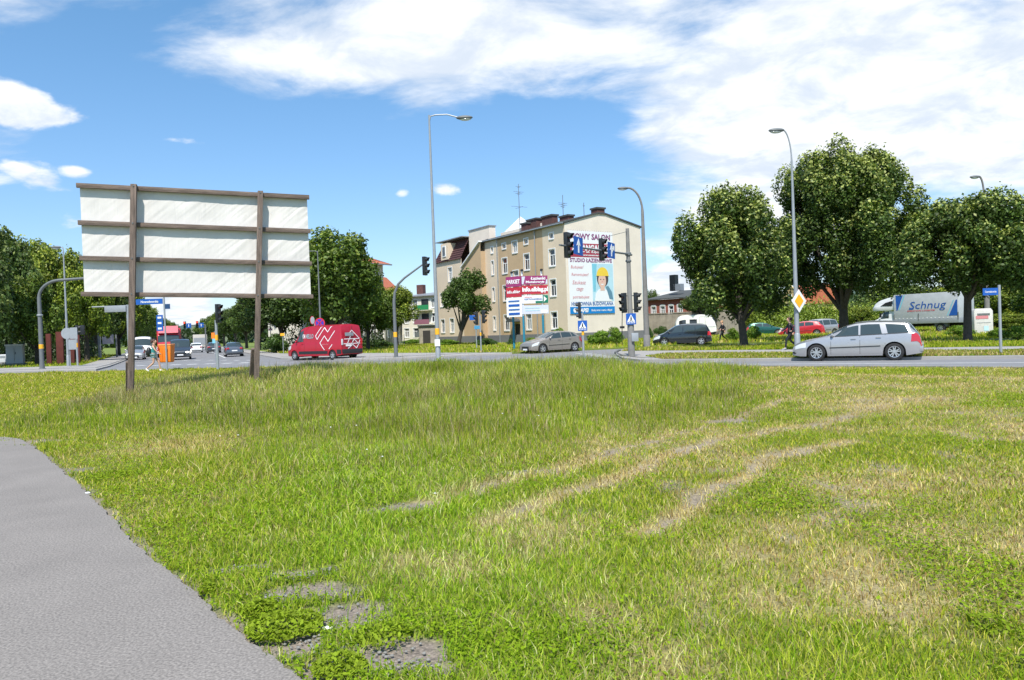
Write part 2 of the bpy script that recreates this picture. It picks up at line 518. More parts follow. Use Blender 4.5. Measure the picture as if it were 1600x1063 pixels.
spots = [((1320, 770), .45), ((1340, 870), .5), ((640, 888), .25), ((1200, 930), .3), ((950, 975), .25), ((1000, 1040), .3), ((1440, 930), .3), ((1180, 865), .4), ((1440, 830), .5), ((290, 695), 1.3), ((700, 890), .3), ((850, 830), .5)]
bare = [((635, 792), 0.16, 0.40), ((1140, 659), .25, .42), ((495, 935), .15, .34), ((550, 975), .17, .26), ((465, 900), .08, .22), ((595, 1025), .12, .22), ((480, 1010), .12, .12), ((650, 1040), .06, .10), ((375, 888), .06, .22), ((840, 737), .12, .4), ((60, 690), .35, .7), ((100, 735), .2, .3), ((455, 985), .16, .16), ((500, 1045), .15, .12), ((560, 590), .5, .7), ((520, 890), .04, .07),((425,935),.08,.10)]
def masks(x, y):
    wx = x + 0.5 * (fbm(x * 1.2, y * 1.2, 91, 3) - .5); wy = y + 0.5 * (fbm(x * 1.2, y * 1.2, 57, 3) - .5)
    dry = np.zeros(x.shape)
    for s, wd in zip(streaks, (.20, .18, .4, .20)):
        dry = np.maximum(dry, np.exp(-(segdist(wx, wy, s) / wd) ** 2) * 1.0)
    for (px, py), r in spots:
        g = G(px, py, .1)
        dry = np.maximum(dry, 0.7 * np.exp(-(((wx - g.x) / r) ** 2 + ((wy - g.y) / r) ** 2)))
    n = fbm(x * 0.45, y * 0.45, 3, 4); n2 = fbm(x * 2.1, y * 2.1, 33, 3)
    right = np.clip((x + 0.12 * y + 0.2) / 2.5, 0, 1)
    dry = np.maximum(dry, np.clip((n - 0.36) * 2.2 + (n2 - .5) * 1.1, 0, 1) * (0.22 + 0.68 * right))
    dirt = np.zeros(x.shape)
    for (px, py), ry, rx in bare:
        g = G(px, py, .1)
        q = ((wx - g.x) / rx) ** 2 + ((wy - g.y) / ry) ** 2
        dirt = np.maximum(dirt, np.clip(1.5 - q + (fbm(x * 9, y * 9, 8, 3) - .5) * 1.6, 0, 1))
    # ragged worn strip along the path edge
    pd = segdist(x, y, path_w)
    dirt = np.maximum(dirt, np.clip(1.0 - pd / 0.10 + (fbm(x * 4, y * 4, 12, 3) - .5) * 2.0, 0, 1) * 0.9)
    dirt = np.maximum(dirt, np.clip((n2 - 0.66) * 7, 0, 1) * right * 0.5)
    for s in streaks[:2] + streaks[3:]:
        dirt = np.maximum(dirt, np.exp(-(segdist(wx, wy, s) / .12) ** 2) * np.clip((fbm(x * 2.5, y * 2.5, 41, 3) - .38) * 3.2, 0, .8))
    tallm = inpoly(x + 1.2 * (fbm(x, y, 71, 3) - .5), y + 1.2 * (fbm(x, y, 72, 3) - .5), tall_w)
    return dry, dirt, tallm

# ---- big ground sheet and road
MB().add([(-900, -200, -0.05), (900, -200, -0.05), (900, 1500, -0.05), (-900, 1500, -0.05)], [(0, 1, 2, 3)]).build('ground', M['meadow'])['kind'] = 'structure'
def sheet(name, pts, z, m, kind='structure', thick=0.0):
    pts = [Vector((p[0], p[1], z)) for p in pts]
    mb = MB()
    tri = tessellate_polygon([pts])
    mb.add(pts, tri)
    if thick:
        n = len(pts); o = len(mb.v)
        mb.add([(p.x, p.y, z - thick) for p in pts] + list(pts), [(i, (i + 1) % n, n + (i + 1) % n, n + i) for i in range(n)])
    ob = mb.build(name, m)
    ob['kind'] = kind
    # make sure the sheet faces up
    return ob
vp = (292.0, 534.6)
def far_on(px, py, Y):
    return Vector(((px - 800) / FPX * Y, Y, 0))
road_poly = [edge_w[i] + Vector((0, -0.3, 0)) for i in range(len(edge_w))] + [Vector((60, 60, 0)), Vector((60, 75, 0)), Vector((0, 90, 0)), Vector((-25, 100, 0)), Vector((-170, 420, 0)), Vector((-215, 420, 0)), Vector((-160, 90, 0))]
sheet('road', road_poly, 0.0, M['asphalt'])
# raised pavements and verges
pav_left = [(-300, 588.5), (0, 581), (90, 578.8), (150, 577), (172, 571.5), (215, 555.5), (262, 541.8), (256, 541.2), (200, 550.5), (128, 571), (0, 575.5), (-300, 583)]
sheet('pavement', pw(pav_left, .1), 0.10, M['paving'], thick=.14)
vl = pw([(-300, 583), (0, 575.5), (128, 571), (200, 550.5), (256, 541.2)], .1)
sheet('verge', vl + [Vector((-190, 420, 0)), Vector((-420, 420, 0)), Vector((-160, 52, 0))], 0.104, M['meadow'], thick=.1)
pav_c = [(318, 540.5), (440, 560), (560, 561), (640, 558.8), (720, 555), (800, 551.8), (800, 551), (560, 552.0), (440, 552.5), (330, 540)]
sheet('pavement', pw(pav_c, .1), 0.10, M['paving'], thick=.14)
vc = pw([(330, 540), (440, 552.5), (560, 552.0), (800, 551.0), (850, 549.0), (900, 546.3), (1000, 541.8), (1110, 536.2), (1250, 534.3), (1600, 531.5), (1800, 529)], .1)
verge_c = vc + [Vector((300, 60, 0)), Vector((400, 420, 0)), Vector((-150, 420, 0)), Vector((-125, 300, 0))]
sheet('verge', verge_c, 0.104, M['meadow'], thick=.1)
isl = [(962, 553), (972, 559), (1000, 562), (1100, 561.6), (1200, 560.7), (1400, 558.6), (1600, 556.4), (1900, 552.5), (1900, 529.8), (1600, 534.3), (1350, 537.6), (1250, 538.9), (1105, 541.3), (1010, 545), (968, 549)]
sheet('pavement', pw(isl, .1), 0.10, M['paving'], thick=.14)
st1 = [(1008, 556.5), (1035, 561.2), (1200, 559.6), (1400, 557.5), (1600, 555.2), (1900, 551.5), (1900, 542.5), (1600, 546.3), (1250, 551), (1110, 552), (1040, 553)]
st2 = [(970, 549), (1000, 548.3), (1110, 547.4), (1250, 546.2), (1600, 541.2), (1900, 536), (1900, 530), (1600, 534.6), (1350, 538), (1250, 539.3), (1105, 541.8), (1010, 545.5)]
st1w, st2w = pw(st1, .1), pw(st2, .1)
sheet('verge', st1w, 0.108, M['meadow'])
sheet('verge', st2w, 0.108, M['meadow'])
lane = pw([(915,535.0),(1600,521.5),(1600,518),(1000,531)], .1)
def kerb(pts, m, h=0.13, w=0.15, z=0.0, name='kerb'):
    """a run of separate kerb stones, joined as one strip"""
    mb = MB()
    for a, b in zip(pts[:-1], pts[1:]):
        a = Vector((a[0], a[1], 0)); b = Vector((b[0], b[1], 0))
        L = (b - a).length; n = max(1, int(L / 1.0)); d = (b - a) / n
        ang = math.atan2(d.y, d.x)
        for i in range(min(n, 90)):
            c = a + d * (i + 0.5)
            mb.box((c.x, c.y, z + h / 2 + random.uniform(-.004, .004)), (d.length - 0.012, w, h), rz=ang)
    o = mb.build(name, m); o['kind'] = 'structure'
    return o
kerb([p for p in edge_w if -62 < p.x < 45], M['kerb'], h=0.14, w=0.30)
kerb(pw([(-200, 586), (0, 581), (90, 578.8), (150, 577), (172, 571.5), (215, 555.5), (255, 543.8)]), M['kerb_dark'], h=0.115)
kerb(pw([(330, 542.4), (440, 560), (560, 561), (640, 558.8), (720, 555), (800, 551.8)]), M['kerb_dark'], h=0.115)
kerb(pw([(800, 551.8), (850, 549.6), (900, 546.9), (1000, 542.3), (1110, 536.6), (1250, 534.7), (1600, 531.9)]), M['kerb'], h=0.115)
kerb(pw([(968, 549), (962, 553), (972, 559), (1000, 562), (1100, 561.6), (1200, 560.7), (1400, 558.6), (1600, 556.4), (1900, 552.5)]), M['kerb_dark'], h=0.12)
# ---- painted markings
mk = MB()
def line_px(a, b, w=0.14):
    A = G(*a); B = G(*b); d = (B - A).normalized(); n = Vector((-d.y, d.x, 0)) * w / 2
    mk.add([(p.x, p.y, 0.004) for p in (A - n, B - n, B + n, A + n)], [(0, 1, 2, 3)])
line_px((880, 571.2), (1700, 566.3), .16)
for x in range(0, 8):
    line_px((430 + x * 52, 567.6 - x * .25), (456 + x * 52, 567.4 - x * .25), .16)
line_px((1085, 568.2), (1120, 565.0), .14)
for i in range(7):      # zebra crossing over the street mouth
    x = 212 + i * 27
    line_px((x, 572.0 - i * 0.75), (x + 16, 571.4 - i * .75), .9)
for i in range(6):
    x = 285 + i * 20
    line_px((x, 563.5), (x + 9, 563.0), .7)
line_px((205, 566.5), (262, 564.2), .4)
line_px((300, 536.5), (352, 559.5), .15)
line_px((255, 548), (236, 558), .15)
for i in range(6):
    x = 700 + i * 36
    line_px((x, 561.5 - i * .3), (x + 18, 561.3 - i * .3), .14)
for i in range(7):      # zebra beside the crossing sign
    A = (925 + i * 7.5, 552.3 + i * 1.1); line_px(A, (A[0] - 26, A[1] + .7), .45)
mk.build('road_marking', M['white_paint'])['kind'] = 'structure'

# ---- foreground lawn as one terrain sheet, finer near the camera
us = np.linspace(-1.6, 1.6, 340); ts = np.linspace(0, 1, 260)
UU, TT = np.meshgrid(us, ts)
# rows: from behind the camera (t=0) to the kerb (t=1); screen-even spacing beyond 2.5 m
nf = 220
Yn = np.concatenate([np.linspace(-12, 2.4, 40, endpoint=False), 1 / np.linspace(1 / 2.4, 1 / 60.0, nf)])
XX = UU * 0; YY = UU * 0
for i in range(260):
    XX[i] = us * (abs(Yn[i]) + 3.0) * 0.85
    YY[i] = Yn[i]
e = edgeY(XX) - 0.12
YY = np.minimum(YY, e)
dry, dirt, tallm = masks(XX, YY)
ZZ = terr(XX, YY) - 0.012 * dirt
inp = inpoly(XX, YY, path_poly)
ZZ = np.where(inp, 0.085, ZZ)
g0 = np.array((0.12, 0.145, 0.016)); d0 = np.array((0.36, 0.27, 0.15)); s0 = np.array((0.205, 0.17, 0.14))
dk = (0.75 + 0.5 * fbm(XX * 3, YY * 3, 9, 3))[..., None]
c = g0 * (1 - dry[..., None] * .8) + d0 * dry[..., None] * .8
c = c * (1 - dirt[..., None]) + s0 * dirt[..., None] * 1.0
c = c * dk
nr, nc = XX.shape
ii = np.arange(nr * nc).reshape(nr, nc)
F = np.stack([ii[:-1, :-1], ii[:-1, 1:], ii[1:, 1:], ii[1:, :-1]], -1).reshape(-1, 4)
Vv = np.stack([XX, YY, ZZ], -1).reshape(-1, 3)
qa = Vv[F]
ok = (np.abs(qa[:, 3, 1] - qa[:, 0, 1]) > 1e-5) | (np.abs(qa[:, 2, 1] - qa[:, 1, 1]) > 1e-5)
lawn = np_mesh('lawn', Vv, F[ok], M['soil'], c.reshape(-1, 3), smooth=True)
lawn['kind'] = 'structure'

# ---- asphalt footpath
def roughen(pts, amp=0.02, step=0.12):
    out = []
    for a, b in zip(pts[:-1], pts[1:]):
        n = max(1, int((b - a).length / step))
        for i in range(n):
            p = a.lerp(b, i / n)
            k = amp * (random.random() - .5) * 2 + .07 * (float(fbm(np.array([p.x * 2.2]), np.array([p.y * 2.2]), 7, 3)[0]) - .5)
            out.append(Vector((p.x + k, p.y + k * .6, 0)))
    return out + [pts[-1]]
pp = [path_poly[0]] + roughen(path_poly[1:len(path_w) + 2], 0.010, .05) + path_poly[len(path_w) + 2:]
sheet('footpath', pp, 0.115, M['path'], thick=.05)

# ---- grass blades
def blades(x, y, z, h, w, bend, col, seed=1, segs=2):
    r = np.random.default_rng(seed); n = len(x)
    a = r.uniform(0, 2 * np.pi, n); b = r.uniform(0, 2 * np.pi, n)
    dx, dy = np.cos(a) * w / 2, np.sin(a) * w / 2
    bx, by = np.cos(b) * bend * h, np.sin(b) * bend * h
    P = []
    if segs == 2:
        base = [(x - dx, y - dy, z), (x + dx, y + dy, z)]
        mid = [(x + dx * .8 + bx * .3, y + dy * .8 + by * .3, z + h * .6), (x - dx * .8 + bx * .3, y - dy * .8 + by * .3, z + h * .6)]
        tip = [(x + bx + dx * .15, y + by + dy * .15, z + h), (x + bx - dx * .15, y + by - dy * .15, z + h)]
        V = np.stack([np.stack(p, -1) for p in base + mid + tip], 1)
        fi = np.array([[0, 1, 2, 3], [3, 2, 4, 5]])
    else:
        V = np.stack([np.stack(p, -1) for p in [(x - dx, y - dy, z), (x + dx, y + dy, z), (x + bx + dx * .2, y + by + dy * .2, z + h), (x + bx - dx * .2, y + by - dy * .2, z + h)]], 1)
        fi = np.array([[0, 1, 2, 3]])
    k = V.shape[1]
    F = (np.arange(n)[:, None, None] * k + fi[None]).reshape(-1, 4)
    C = np.repeat(col, k, 0)
    return V.reshape(-1, 3), F, C
def merge(parts):
    V, F, C, o = [], [], [], 0
    for v, f, c in parts:
        V.append(v); F.append(f + o); C.append(c); o += len(v)
    return np.concatenate(V), np.concatenate(F), np.concatenate(C)
def sample(n, y0, y1, p=1.0, umax=0.78):
    """points denser near the camera: depth density ~ Y**(-p) per unit area"""
    t = RNG.random(n); e = 2 - p
    Y = (y0 ** e + t * (y1 ** e - y0 ** e)) ** (1 / e) if abs(e) > 1e-6 else y0 * (y1 / y0) ** t
    X = RNG.uniform(-umax, umax, n) * Y
    return X, Y
GREEN = np.array([(0.26, 0.33, 0.020), (0.175, 0.275, 0.012), (0.36, 0.385, 0.035), (0.45, 0.43, 0.06)])
STRAW = np.array([(0.58, 0.47, 0.19), (0.46, 0.34, 0.13), (0.66, 0.56, 0.26), (0.36, 0.24, 0.11)])
def colors(n, dry, lush=0.0):
    g = GREEN[RNG.integers(0, 4, n)]; s = STRAW[RNG.integers(0, 4, n)]
    k = (RNG.random(n) < dry)[:, None]
    c = np.where(k, s, g) * RNG.uniform(.75, 1.25, n)[:, None]
    return c
parts = []
# short lawn
X, Y = sample(760000, 2.9, 47, 1.35)
ok = (Y < edgeY(X) - .1) & ~inpoly(X + RNG.normal(0, .012, len(X)), Y, path_poly)
X, Y = X[ok], Y[ok]
dry, dirt, tl = masks(X, Y)
ok = (RNG.random(len(X)) > np.clip(dirt * (1.42 - .85 * vn(X * 14, Y * 14, 5)), 0, .985)) & (RNG.random(len(X)) > dry * 0.45)
X, Y, dry, tl = X[ok], Y[ok], dry[ok], tl[ok]
lushm = np.clip(1.2 - np.abs((X + 0.25 * Y - 0.6)) / 2.2, 0, 1) * (Y < 14)
h = (RNG.gamma(4, 0.0046, len(X)) + 0.008) * (0.8 + 0.6 * fbm(X * 1.5, Y * 1.5, 4, 3)) * (1 + .5 * lushm)
w = 0.0024 + 0.00095 * Y * RNG.uniform(.6, 1.3, len(X))
h = h * (1 + 0.01 * Y)
dcol = np.clip(0.10 + dry * 1.0, 0, 1)
c = colors(len(X), dcol)
c = c * (1 + lushm * .12)[:, None] * np.array([1, 1, 1])
c[:, 0] *= 1 - .16 * lushm
# yellower mown strip left of the hoarding
yl = np.clip((-X - 6) / 6, 0, 1) * (Y > 20)
c = c * (1 + yl[:, None] * np.array([.10, .04, .2]))
k2 = fbm(X * 1.7, Y * 1.7, 14, 3)
h = h * (1 + 1.6 * np.clip((k2 - .5) * 4, 0, 1) * np.clip((Y - 5) / 3, 0, 1) * np.clip((1.5 - X) / 2, 0, 1))
z = terr(X, Y)
near = Y < 9
parts.append(blades(X[near], Y[near], z[near], h[near], w[near], RNG.uniform(.2, 1.0, near.sum()), c[near], 2, 2))
f_ = ~near
parts.append(blades(X[f_], Y[f_], z[f_], h[f_], w[f_], RNG.uniform(.2, 1.0, f_.sum()), c[f_], 3, 1))
V, F, C = merge(parts)
tag(np_mesh('mown_grass', V, F, M['blade'], C), 'short mown lawn with dry straw patches in the foreground', 'grass', kind='stuff')
# long grass
X, Y = sample(420000, 6.8, 40, 1.15)
ok = (Y < edgeY(X) - .25)
X, Y = X[ok], Y[ok]
dry, dirt, tl = masks(X, Y)
dens = fbm(X * 0.9, Y * 0.9, 44, 3)
ok = tl & (RNG.random(len(X)) < 0.35 + 1.1 * dens) & (RNG.random(len(X)) > dirt)
X, Y, dry, dens = X[ok], Y[ok], dry[ok], dens[ok]
back = np.clip((Y - 12) / 12, 0, 1)
mid = np.exp(-((X - 0.5) / 9.0) ** 2)
h = RNG.uniform(.35, 1, len(X)) ** .8 * (0.12 + 0.55 * np.clip(dens - .15, 0, 1) * (0.45 + .55 * mid) + 0.12 * back * mid) * np.where(X > 6.2, .8, 1)
fd = segdist(X, Y, [p for p in tall_w[10:]])
h = h * np.clip(fd / 4.5 + .5 * (fbm(X * 1.4, Y * 1.4, 99, 3) - .3), .13, 1) * np.clip(.45 + (Y - 7) / 9, .4, 1)
w = 0.0028 + 0.00075 * Y * RNG.uniform(.5, 1.2, len(X))
brown = np.clip(0.07 + .3 * (fbm(X * .5, Y * .5, 21, 3) - .45) * 3 + .55 * np.exp(-(((X + 9.5) / 5) ** 2)) * (Y > 17), 0.04, .85)
c = colors(len(X), brown) * (np.array([.92, 1.0, 1.1]) * (0.72 + .55 * fbm(X * .8, Y * .8, 66, 3))[:, None] * (1 - .25 * np.clip((fbm(X * .5, Y * .5, 67, 3) - .5) * 4, 0, 1))[:, None])
parts = [blades(X, Y, terr(X, Y), h, w, RNG.uniform(.1, .55, len(X)), c, 5, 2)]
# seed stalks
k = RNG.random(len(X)) < .05
hs = h[k] * 1.35 + .10; cs = np.array([(0.34, 0.28, 0.16)]) * RNG.uniform(.7, 1.2, (k.sum(), 1))
parts.append(blades(X[k], Y[k], terr(X[k], Y[k]), hs, .0022 + .00035 * Y[k], RNG.uniform(.05, .25, k.sum()), cs, 6, 2))
V, F, C = merge(parts)
tag(np_mesh('long_grass', V, F, M['blade'], C), 'long uncut grass with seed heads on the low rise in front of the road', 'grass', kind='stuff')
# broad leaved weeds and clover
def leaves(x, y, z, s, col, seed=3, tilt=.6):
    r = np.random.default_rng(seed); n = len(x)
    a = r.uniform(0, 2 * np.pi, n)
    u = np.stack([np.cos(a), np.sin(a), r.normal(0, tilt * .5, n)], -1)
    v = np.stack([-np.sin(a), np.cos(a), r.normal(0, tilt * .5, n)], -1)
    P = np.stack([x, y, z], -1)
    L = s[:, None]
    V = np.stack([P - u * L * .5, P - v * L * .32 + u * L * .05, P + u * L * .5, P + v * L * .32 + u * L * .05], 1).reshape(-1, 3)
    return V, (np.arange(n)[:, None] * 4 + np.arange(4)[None]), np.repeat(col, 4, 0)
X, Y = sample(260000, 2.9, 16, 1.5)
n1 = fbm(X * 1.1, Y * 1.1, 61, 4)
lush = np.exp(-((X + 0.30 * Y - .1) / 1.5) ** 2)
dry, dirt, tl = masks(X, Y)
ok = (RNG.random(len(X)) < np.clip((n1 - .47) * 3.5 + lush * .75, 0.02, 1) * (1 - dry)) & (RNG.random(len(X)) > dirt) & ~inpoly(X, Y, path_poly)
X, Y, n1 = X[ok], Y[ok], n1[ok]
c = np.array([(0.20, 0.30, 0.012)]) * RNG.uniform(.65, 1.35, (len(X), 1)) * np.array([(1, 1, 1)])
V, F, C = leaves(X, Y, terr(X, Y) + RNG.uniform(.01, .055, len(X)), RNG.uniform(.012, .028, len(X)) * (1 + Y * .03), c)
tag(np_mesh('clover', V, F, M['blade'], C), 'clover and broad leaved weeds among the lawn beside the footpath', 'grass', kind='stuff')
# weed rosettes by the path edge
wp = []
for (px, py, r_, nn) in [(445, 985, .20, 1500), (405, 960, .11, 600), (325, 930, .06, 200), (530, 1050, .13, 700), (175, 745, .25, 350), (690, 590, .5, 700), (1550, 985, .12, 120), (600, 1000, .15, 250), (120, 705, .4, 300)]:
    g = G(px, py, .1)
    a = RNG.uniform(0, 6.28, nn); rr = r_ * np.sqrt(RNG.random(nn))
    x = g.x + rr * np.cos(a); y = g.y + rr * np.sin(a)
    hh = .02 + RNG.random(nn) * (.07 if py > 700 else .55) * (1 - rr / r_ * .7)
    cc = np.array([(0.22, 0.30, 0.02)]) * RNG.uniform(.6, 1.3, (nn, 1))
    wp.append(leaves(x, y, terr(x, y) + hh, RNG.uniform(.014, .032, nn) * (1 if py > 700 else 3), cc, nn, 1.2))
V, F, C = merge(wp)
tag(np_mesh('weeds', V, F, M['blade'], C), 'leafy weeds growing over the footpath edge and in the rise', 'weeds', kind='stuff')
# pebbles on the bare soil
pb = MB()
for (px, py), ry, rx in bare:
    if py < 700: continue
    g = G(px, py, .1)
    for i in range(46):
        x = g.x + random.gauss(0, rx * .6); y = g.y + random.gauss(0, ry * .8); s = random.uniform(.004, .013)
        z = float(terr(np.array([x]), np.array([y]))[0])
        pb.ell((x, y, z + s * .2), (s, s * random.uniform(.6, 1), s * .6), 6, 4)
tag(pb.build('pebbles', M['kerb']), 'loose pebbles on the bare soil by the footpath', 'pebbles', kind='stuff')
# grass on the verges across the road
def verge_grass(poly, n, hmin, hmax, seed, colf=1.0, box=None, dryp=.2):
    xs = [p[0] for p in poly]; ys = [p[1] for p in poly]
    b = box or (min(xs), max(xs), min(ys), max(ys))
    x = RNG.uniform(b[0], b[1], n); y = RNG.uniform(b[2], b[3], n)
    ok = inpoly(x, y, poly) & (np.abs(x / y) < .8)
    x, y = x[ok], y[ok]
    k = fbm(x * .3, y * .3, seed, 3)
    h = RNG.uniform(hmin, hmax, len(x)) * (.5 + k)
    c = colors(len(x), np.clip(dryp + (k - .5), 0, 1)) * colf
    return blades(x, y, 0.10 + 0 * x, h, .016 + .0013 * y, RNG.uniform(.1, .7, len(x)), c, seed, 1)
vg = [verge_grass(st1w, 60000, .03, .10, 1, .85, dryp=.40), verge_grass(st2w, 70000, .06, .18, 2, 1.0, dryp=.1),
      verge_grass(verge_c, 120000, .10, .26, 3, 1.05, (-30, 60, 42, 100), .15), verge_grass(vl + [Vector((-190, 420, 0)), Vector((-420, 420, 0))], 36000, .06, .2, 4, .9, (-75, -25, 45, 110), .1)]
V, F, C = merge(vg)
tag(np_mesh('verge_grass', V, F, M['blade'], C), 'rough grass on the verges across the road', 'grass', kind='stuff')
# ================================================================ BUILDINGS
M['wall_tan'] = mat('tan_render', (0.48, 0.34, 0.205), 0.9, var=0.09, scale=0.6)
M['wall_beige'] = mat('beige_render', (0.64, 0.52, 0.39), 0.9, var=0.08, scale=0.5)
M['wall_pink'] = mat('gable_render', (0.70, 0.615, 0.525), 0.9, var=0.10, scale=0.4)
M['plinth'] = mat('plinth_grey', (0.16, 0.16, 0.165), 0.9, var=0.1)
M['roof_dark'] = mat('roof_felt', (0.06, 0.065, 0.065), 0.85, var=0.15)
M['tile_brown'] = mat('brown_tiles', (0.075, 0.03, 0.03), 0.8, var=0.25, scale=3)
M['tile_red'] = mat('red_tiles', (0.42, 0.12, 0.06), 0.85, var=0.25, scale=2)
M['brick'] = mat('red_brick', (0.27, 0.085, 0.06), 0.9, var=0.3, scale=2.5)
M['brick_dark'] = mat('dark_brick', (0.10, 0.045, 0.04), 0.9, var=0.35, scale=3)
M['frame'] = mat('window_frame_white', (0.72, 0.73, 0.74), 0.5, var=0.04)
M['door'] = mat('dark_door', (0.03, 0.025, 0.022), 0.6, var=0.2)
M['old_wall'] = mat('stained_concrete', (0.30, 0.265, 0.215), 0.95, var=0.35, scale=1.2, bump=0.4)
M['pane_curtain'] = mat('curtained_pane', (.26, .26, .25), .15, var=.35, scale=2.5, coat=.6)
M['cream'] = mat('cream_render', (0.66, 0.62, 0.53), 0.9, var=0.06, scale=.5)
M['zinc'] = mat('zinc', (0.30, 0.32, 0.34), 0.45, metal=.4, var=.1)

def wall(parent, name, m, P0, P1, prof, holes, depth=0.18, wins=True, label=None, frame_m=None, mull='T', thick=True):
    """wall from P0 to P1 (2-D, local), outside on the right-hand side when walking from P0 to P1... holes (s0,s1,z0,z1)
    prof: list of (s, z) top outline; bottom is z=0. Makes the wall with real recesses and a window part per hole."""
    P0 = Vector((P0[0], P0[1], 0)); P1 = Vector((P1[0], P1[1], 0)); L = (P1 - P0).length
    d = (P1 - P0) / L; n = Vector((d.y, -d.x, 0))
    top = lambda s: float(np.interp(s, [p[0] for p in prof], [p[1] for p in prof]))
    zmaxh = max([h[3] for h in holes] + [0.5]) + 0.05
    zmaxh = min(zmaxh, min(p[1] for p in prof) - 0.02)
    xs = sorted(set([0, L] + [h[0] for h in holes] + [h[1] for h in holes] + [p[0] for p in prof if 0 < p[0] < L]))
    zs = sorted(set([0, zmaxh] + [h[2] for h in holes] + [h[3] for h in holes]))
    pt = lambda s, z, o=0.0: tuple(P0 + d * s - n * o + Vector((0, 0, z)))
    mb = MB()
    for a, b in zip(xs[:-1], xs[1:]):
        for c, e in zip(zs[:-1], zs[1:]):
            if any(h[0] - 1e-4 <= a and b <= h[1] + 1e-4 and h[2] - 1e-4 <= c and e <= h[3] + 1e-4 for h in holes): continue
            mb.add([pt(a, c), pt(b, c), pt(b, e), pt(a, e)], [(0, 1, 2, 3)])
        mb.add([pt(a, zmaxh), pt(b, zmaxh), pt(b, top(b)), pt(a, top(a))], [(0, 1, 2, 3)])
    for h in holes:
        s0, s1, z0, z1 = h[:4]
        for (A, B) in (((s0, z0), (s1, z0)), ((s1, z0), (s1, z1)), ((s1, z1), (s0, z1)), ((s0, z1), (s0, z0))):
            mb.add([pt(*A), pt(*B), pt(*B, depth), pt(*A, depth)], [(0, 1, 2, 3)])
    o = mb.build(name, m, parent)
    if label: o['label'] = label
    if wins:
        for h in holes:
            kind = h[4] if len(h) > 4 else 'win'
            s0, s1, z0, z1 = h[:4]
            if kind == 'door':
                MB().add([pt(s0, z0, depth - .02), pt(s1, z0, depth - .02), pt(s1, z1, depth - .02), pt(s0, z1, depth - .02)], [(0, 1, 2, 3)]).build('door', M['door'], parent)
                continue
            f = MB(); t = 0.09
            def bx(a, b, c, e, o0=-0.035, o1=None):
                o1 = depth if o1 is None else o1
                vs = [pt(s, z, oo) for oo in (o0, o1) for s, z in ((a, c), (b, c), (b, e), (a, e))]
                f.add(vs, [(0, 1, 2, 3), (7, 6, 5, 4), (0, 4, 5, 1), (1, 5, 6, 2), (2, 6, 7, 3), (3, 7, 4, 0)])
            sur = 0.10 if kind == 'win' else 0.0
            if sur:   # white surround standing 3 cm proud
                bx(s0 - sur, s0, z0 - sur, z1 + sur, -.03, 0.002); bx(s1, s1 + sur, z0 - sur, z1 + sur, -.03, .002)
                bx(s0, s1, z1, z1 + sur, -.03, .002); bx(s0 - .02, s1 + .02, z0 - sur, z0, -.07, .002)
            q0, q1 = depth - .07, depth - .01
            bx(s0, s0 + t, z0, z1, q0, q1); bx(s1 - t, s1, z0, z1, q0, q1); bx(s0 + t, s1 - t, z1 - t, z1, q0, q1); bx(s0 + t, s1 - t, z0, z0 + t, q0, q1)
            if (s1 - s0) > .7:
                zt = z0 + (z1 - z0) * .66
                if z1 - z0 > 1.0:
                    bx(s0 + t, s1 - t, zt - .04, zt + .04, q0, q1)
                    bx((s0 + s1) / 2 - .035, (s0 + s1) / 2 + .035, z0 + t, zt - .04, q0, q1)
                else:
                    bx((s0 + s1) / 2 - .035, (s0 + s1) / 2 + .035, z0 + t, z1 - t, q0, q1)
            w = f.build('window', frame_m or M['frame'], parent)
            MB().add([pt(s0, z0, depth - .03), pt(s1, z0, depth - .03), pt(s1, z1, depth - .03), pt(s0, z1, depth - .03)], [(0, 1, 2, 3)]).build('pane', M['pane'] if random.random() < .6 else M['pane_curtain'], w)
    return o

# ---- the corner tenement
TH = R(33)
BC = Vector((5.74, 75.0, 0.0))
bd = root('apartment_building', BC, TH, 'four storey beige and tan tenement with a blank gable carrying a huge banner', 'building')
dF = (-math.sin(TH), math.cos(TH)); dG = (math.cos(TH), math.sin(TH))
EV, RG = 12.3, 13.5
# gable (local y=0, x 0..10.4): outside is -y  => walk from (0,0) to (10.4,0): n = (0,-1)
wall(bd, 'wall', M['wall_pink'], (0, 0), (10.4, 0), [(0, EV), (4.4, RG), (5.4, RG), (10.4, EV)], [], label='blank gable wall in pale pinkish beige')
MB().box((5.2, -.03, .55), (10.5, .06, 1.1)).build('plinth', M['plinth'], bd)
# facade sections, walking from far to near so that outside is -x
def fac(t1, t0, m, wins, name='wall', x=0.0, prof=None, label=None):
    L = t1 - t0
    hs = [(t1 - b, t1 - a, c, e, *k) for a, b, c, e, *k in wins]
    return wall(bd, name, m, (x, t1), (x, t0), prof or [(0, EV), (L, EV)], hs, label=label)
rows = (2.5, 5.9, 9.05)
def col_w(tc, w=1.05, h=1.75, rs=rows, attic=True):
    out = [(tc - w / 2, tc + w / 2, z - h / 2, z + h / 2) for z in rs]
    if attic: out.append((tc - .38, tc + .38, 11.0, 11.6))
    return out
fac(3.9, 0, M['wall_beige'], col_w(2.3), label='light beige stretch of facade next to the gable')
fac(12.8, 3.9, M['wall_tan'], col_w(7.0) + col_w(11.5) + [(9.27 - .5, 9.27 + .5, 10.3, 11.6), (9.27 - .55, 9.27 + .55, 6.6, 8.3), (8.75, 9.95, 0.05, 2.3, 'door')], label='dark tan stretch of facade with stairwell and entrance')
fac(15.8, 12.8, M['wall_beige'], [(13.9, 14.4, z - .8, z + .8) for z in rows] + [(13.9, 14.4, 10.8, 11.5)])
fac(20.5, 15.8, M['wall_tan'], [], x=-.6, prof=[(0, 9.6), (4.7, EV)])
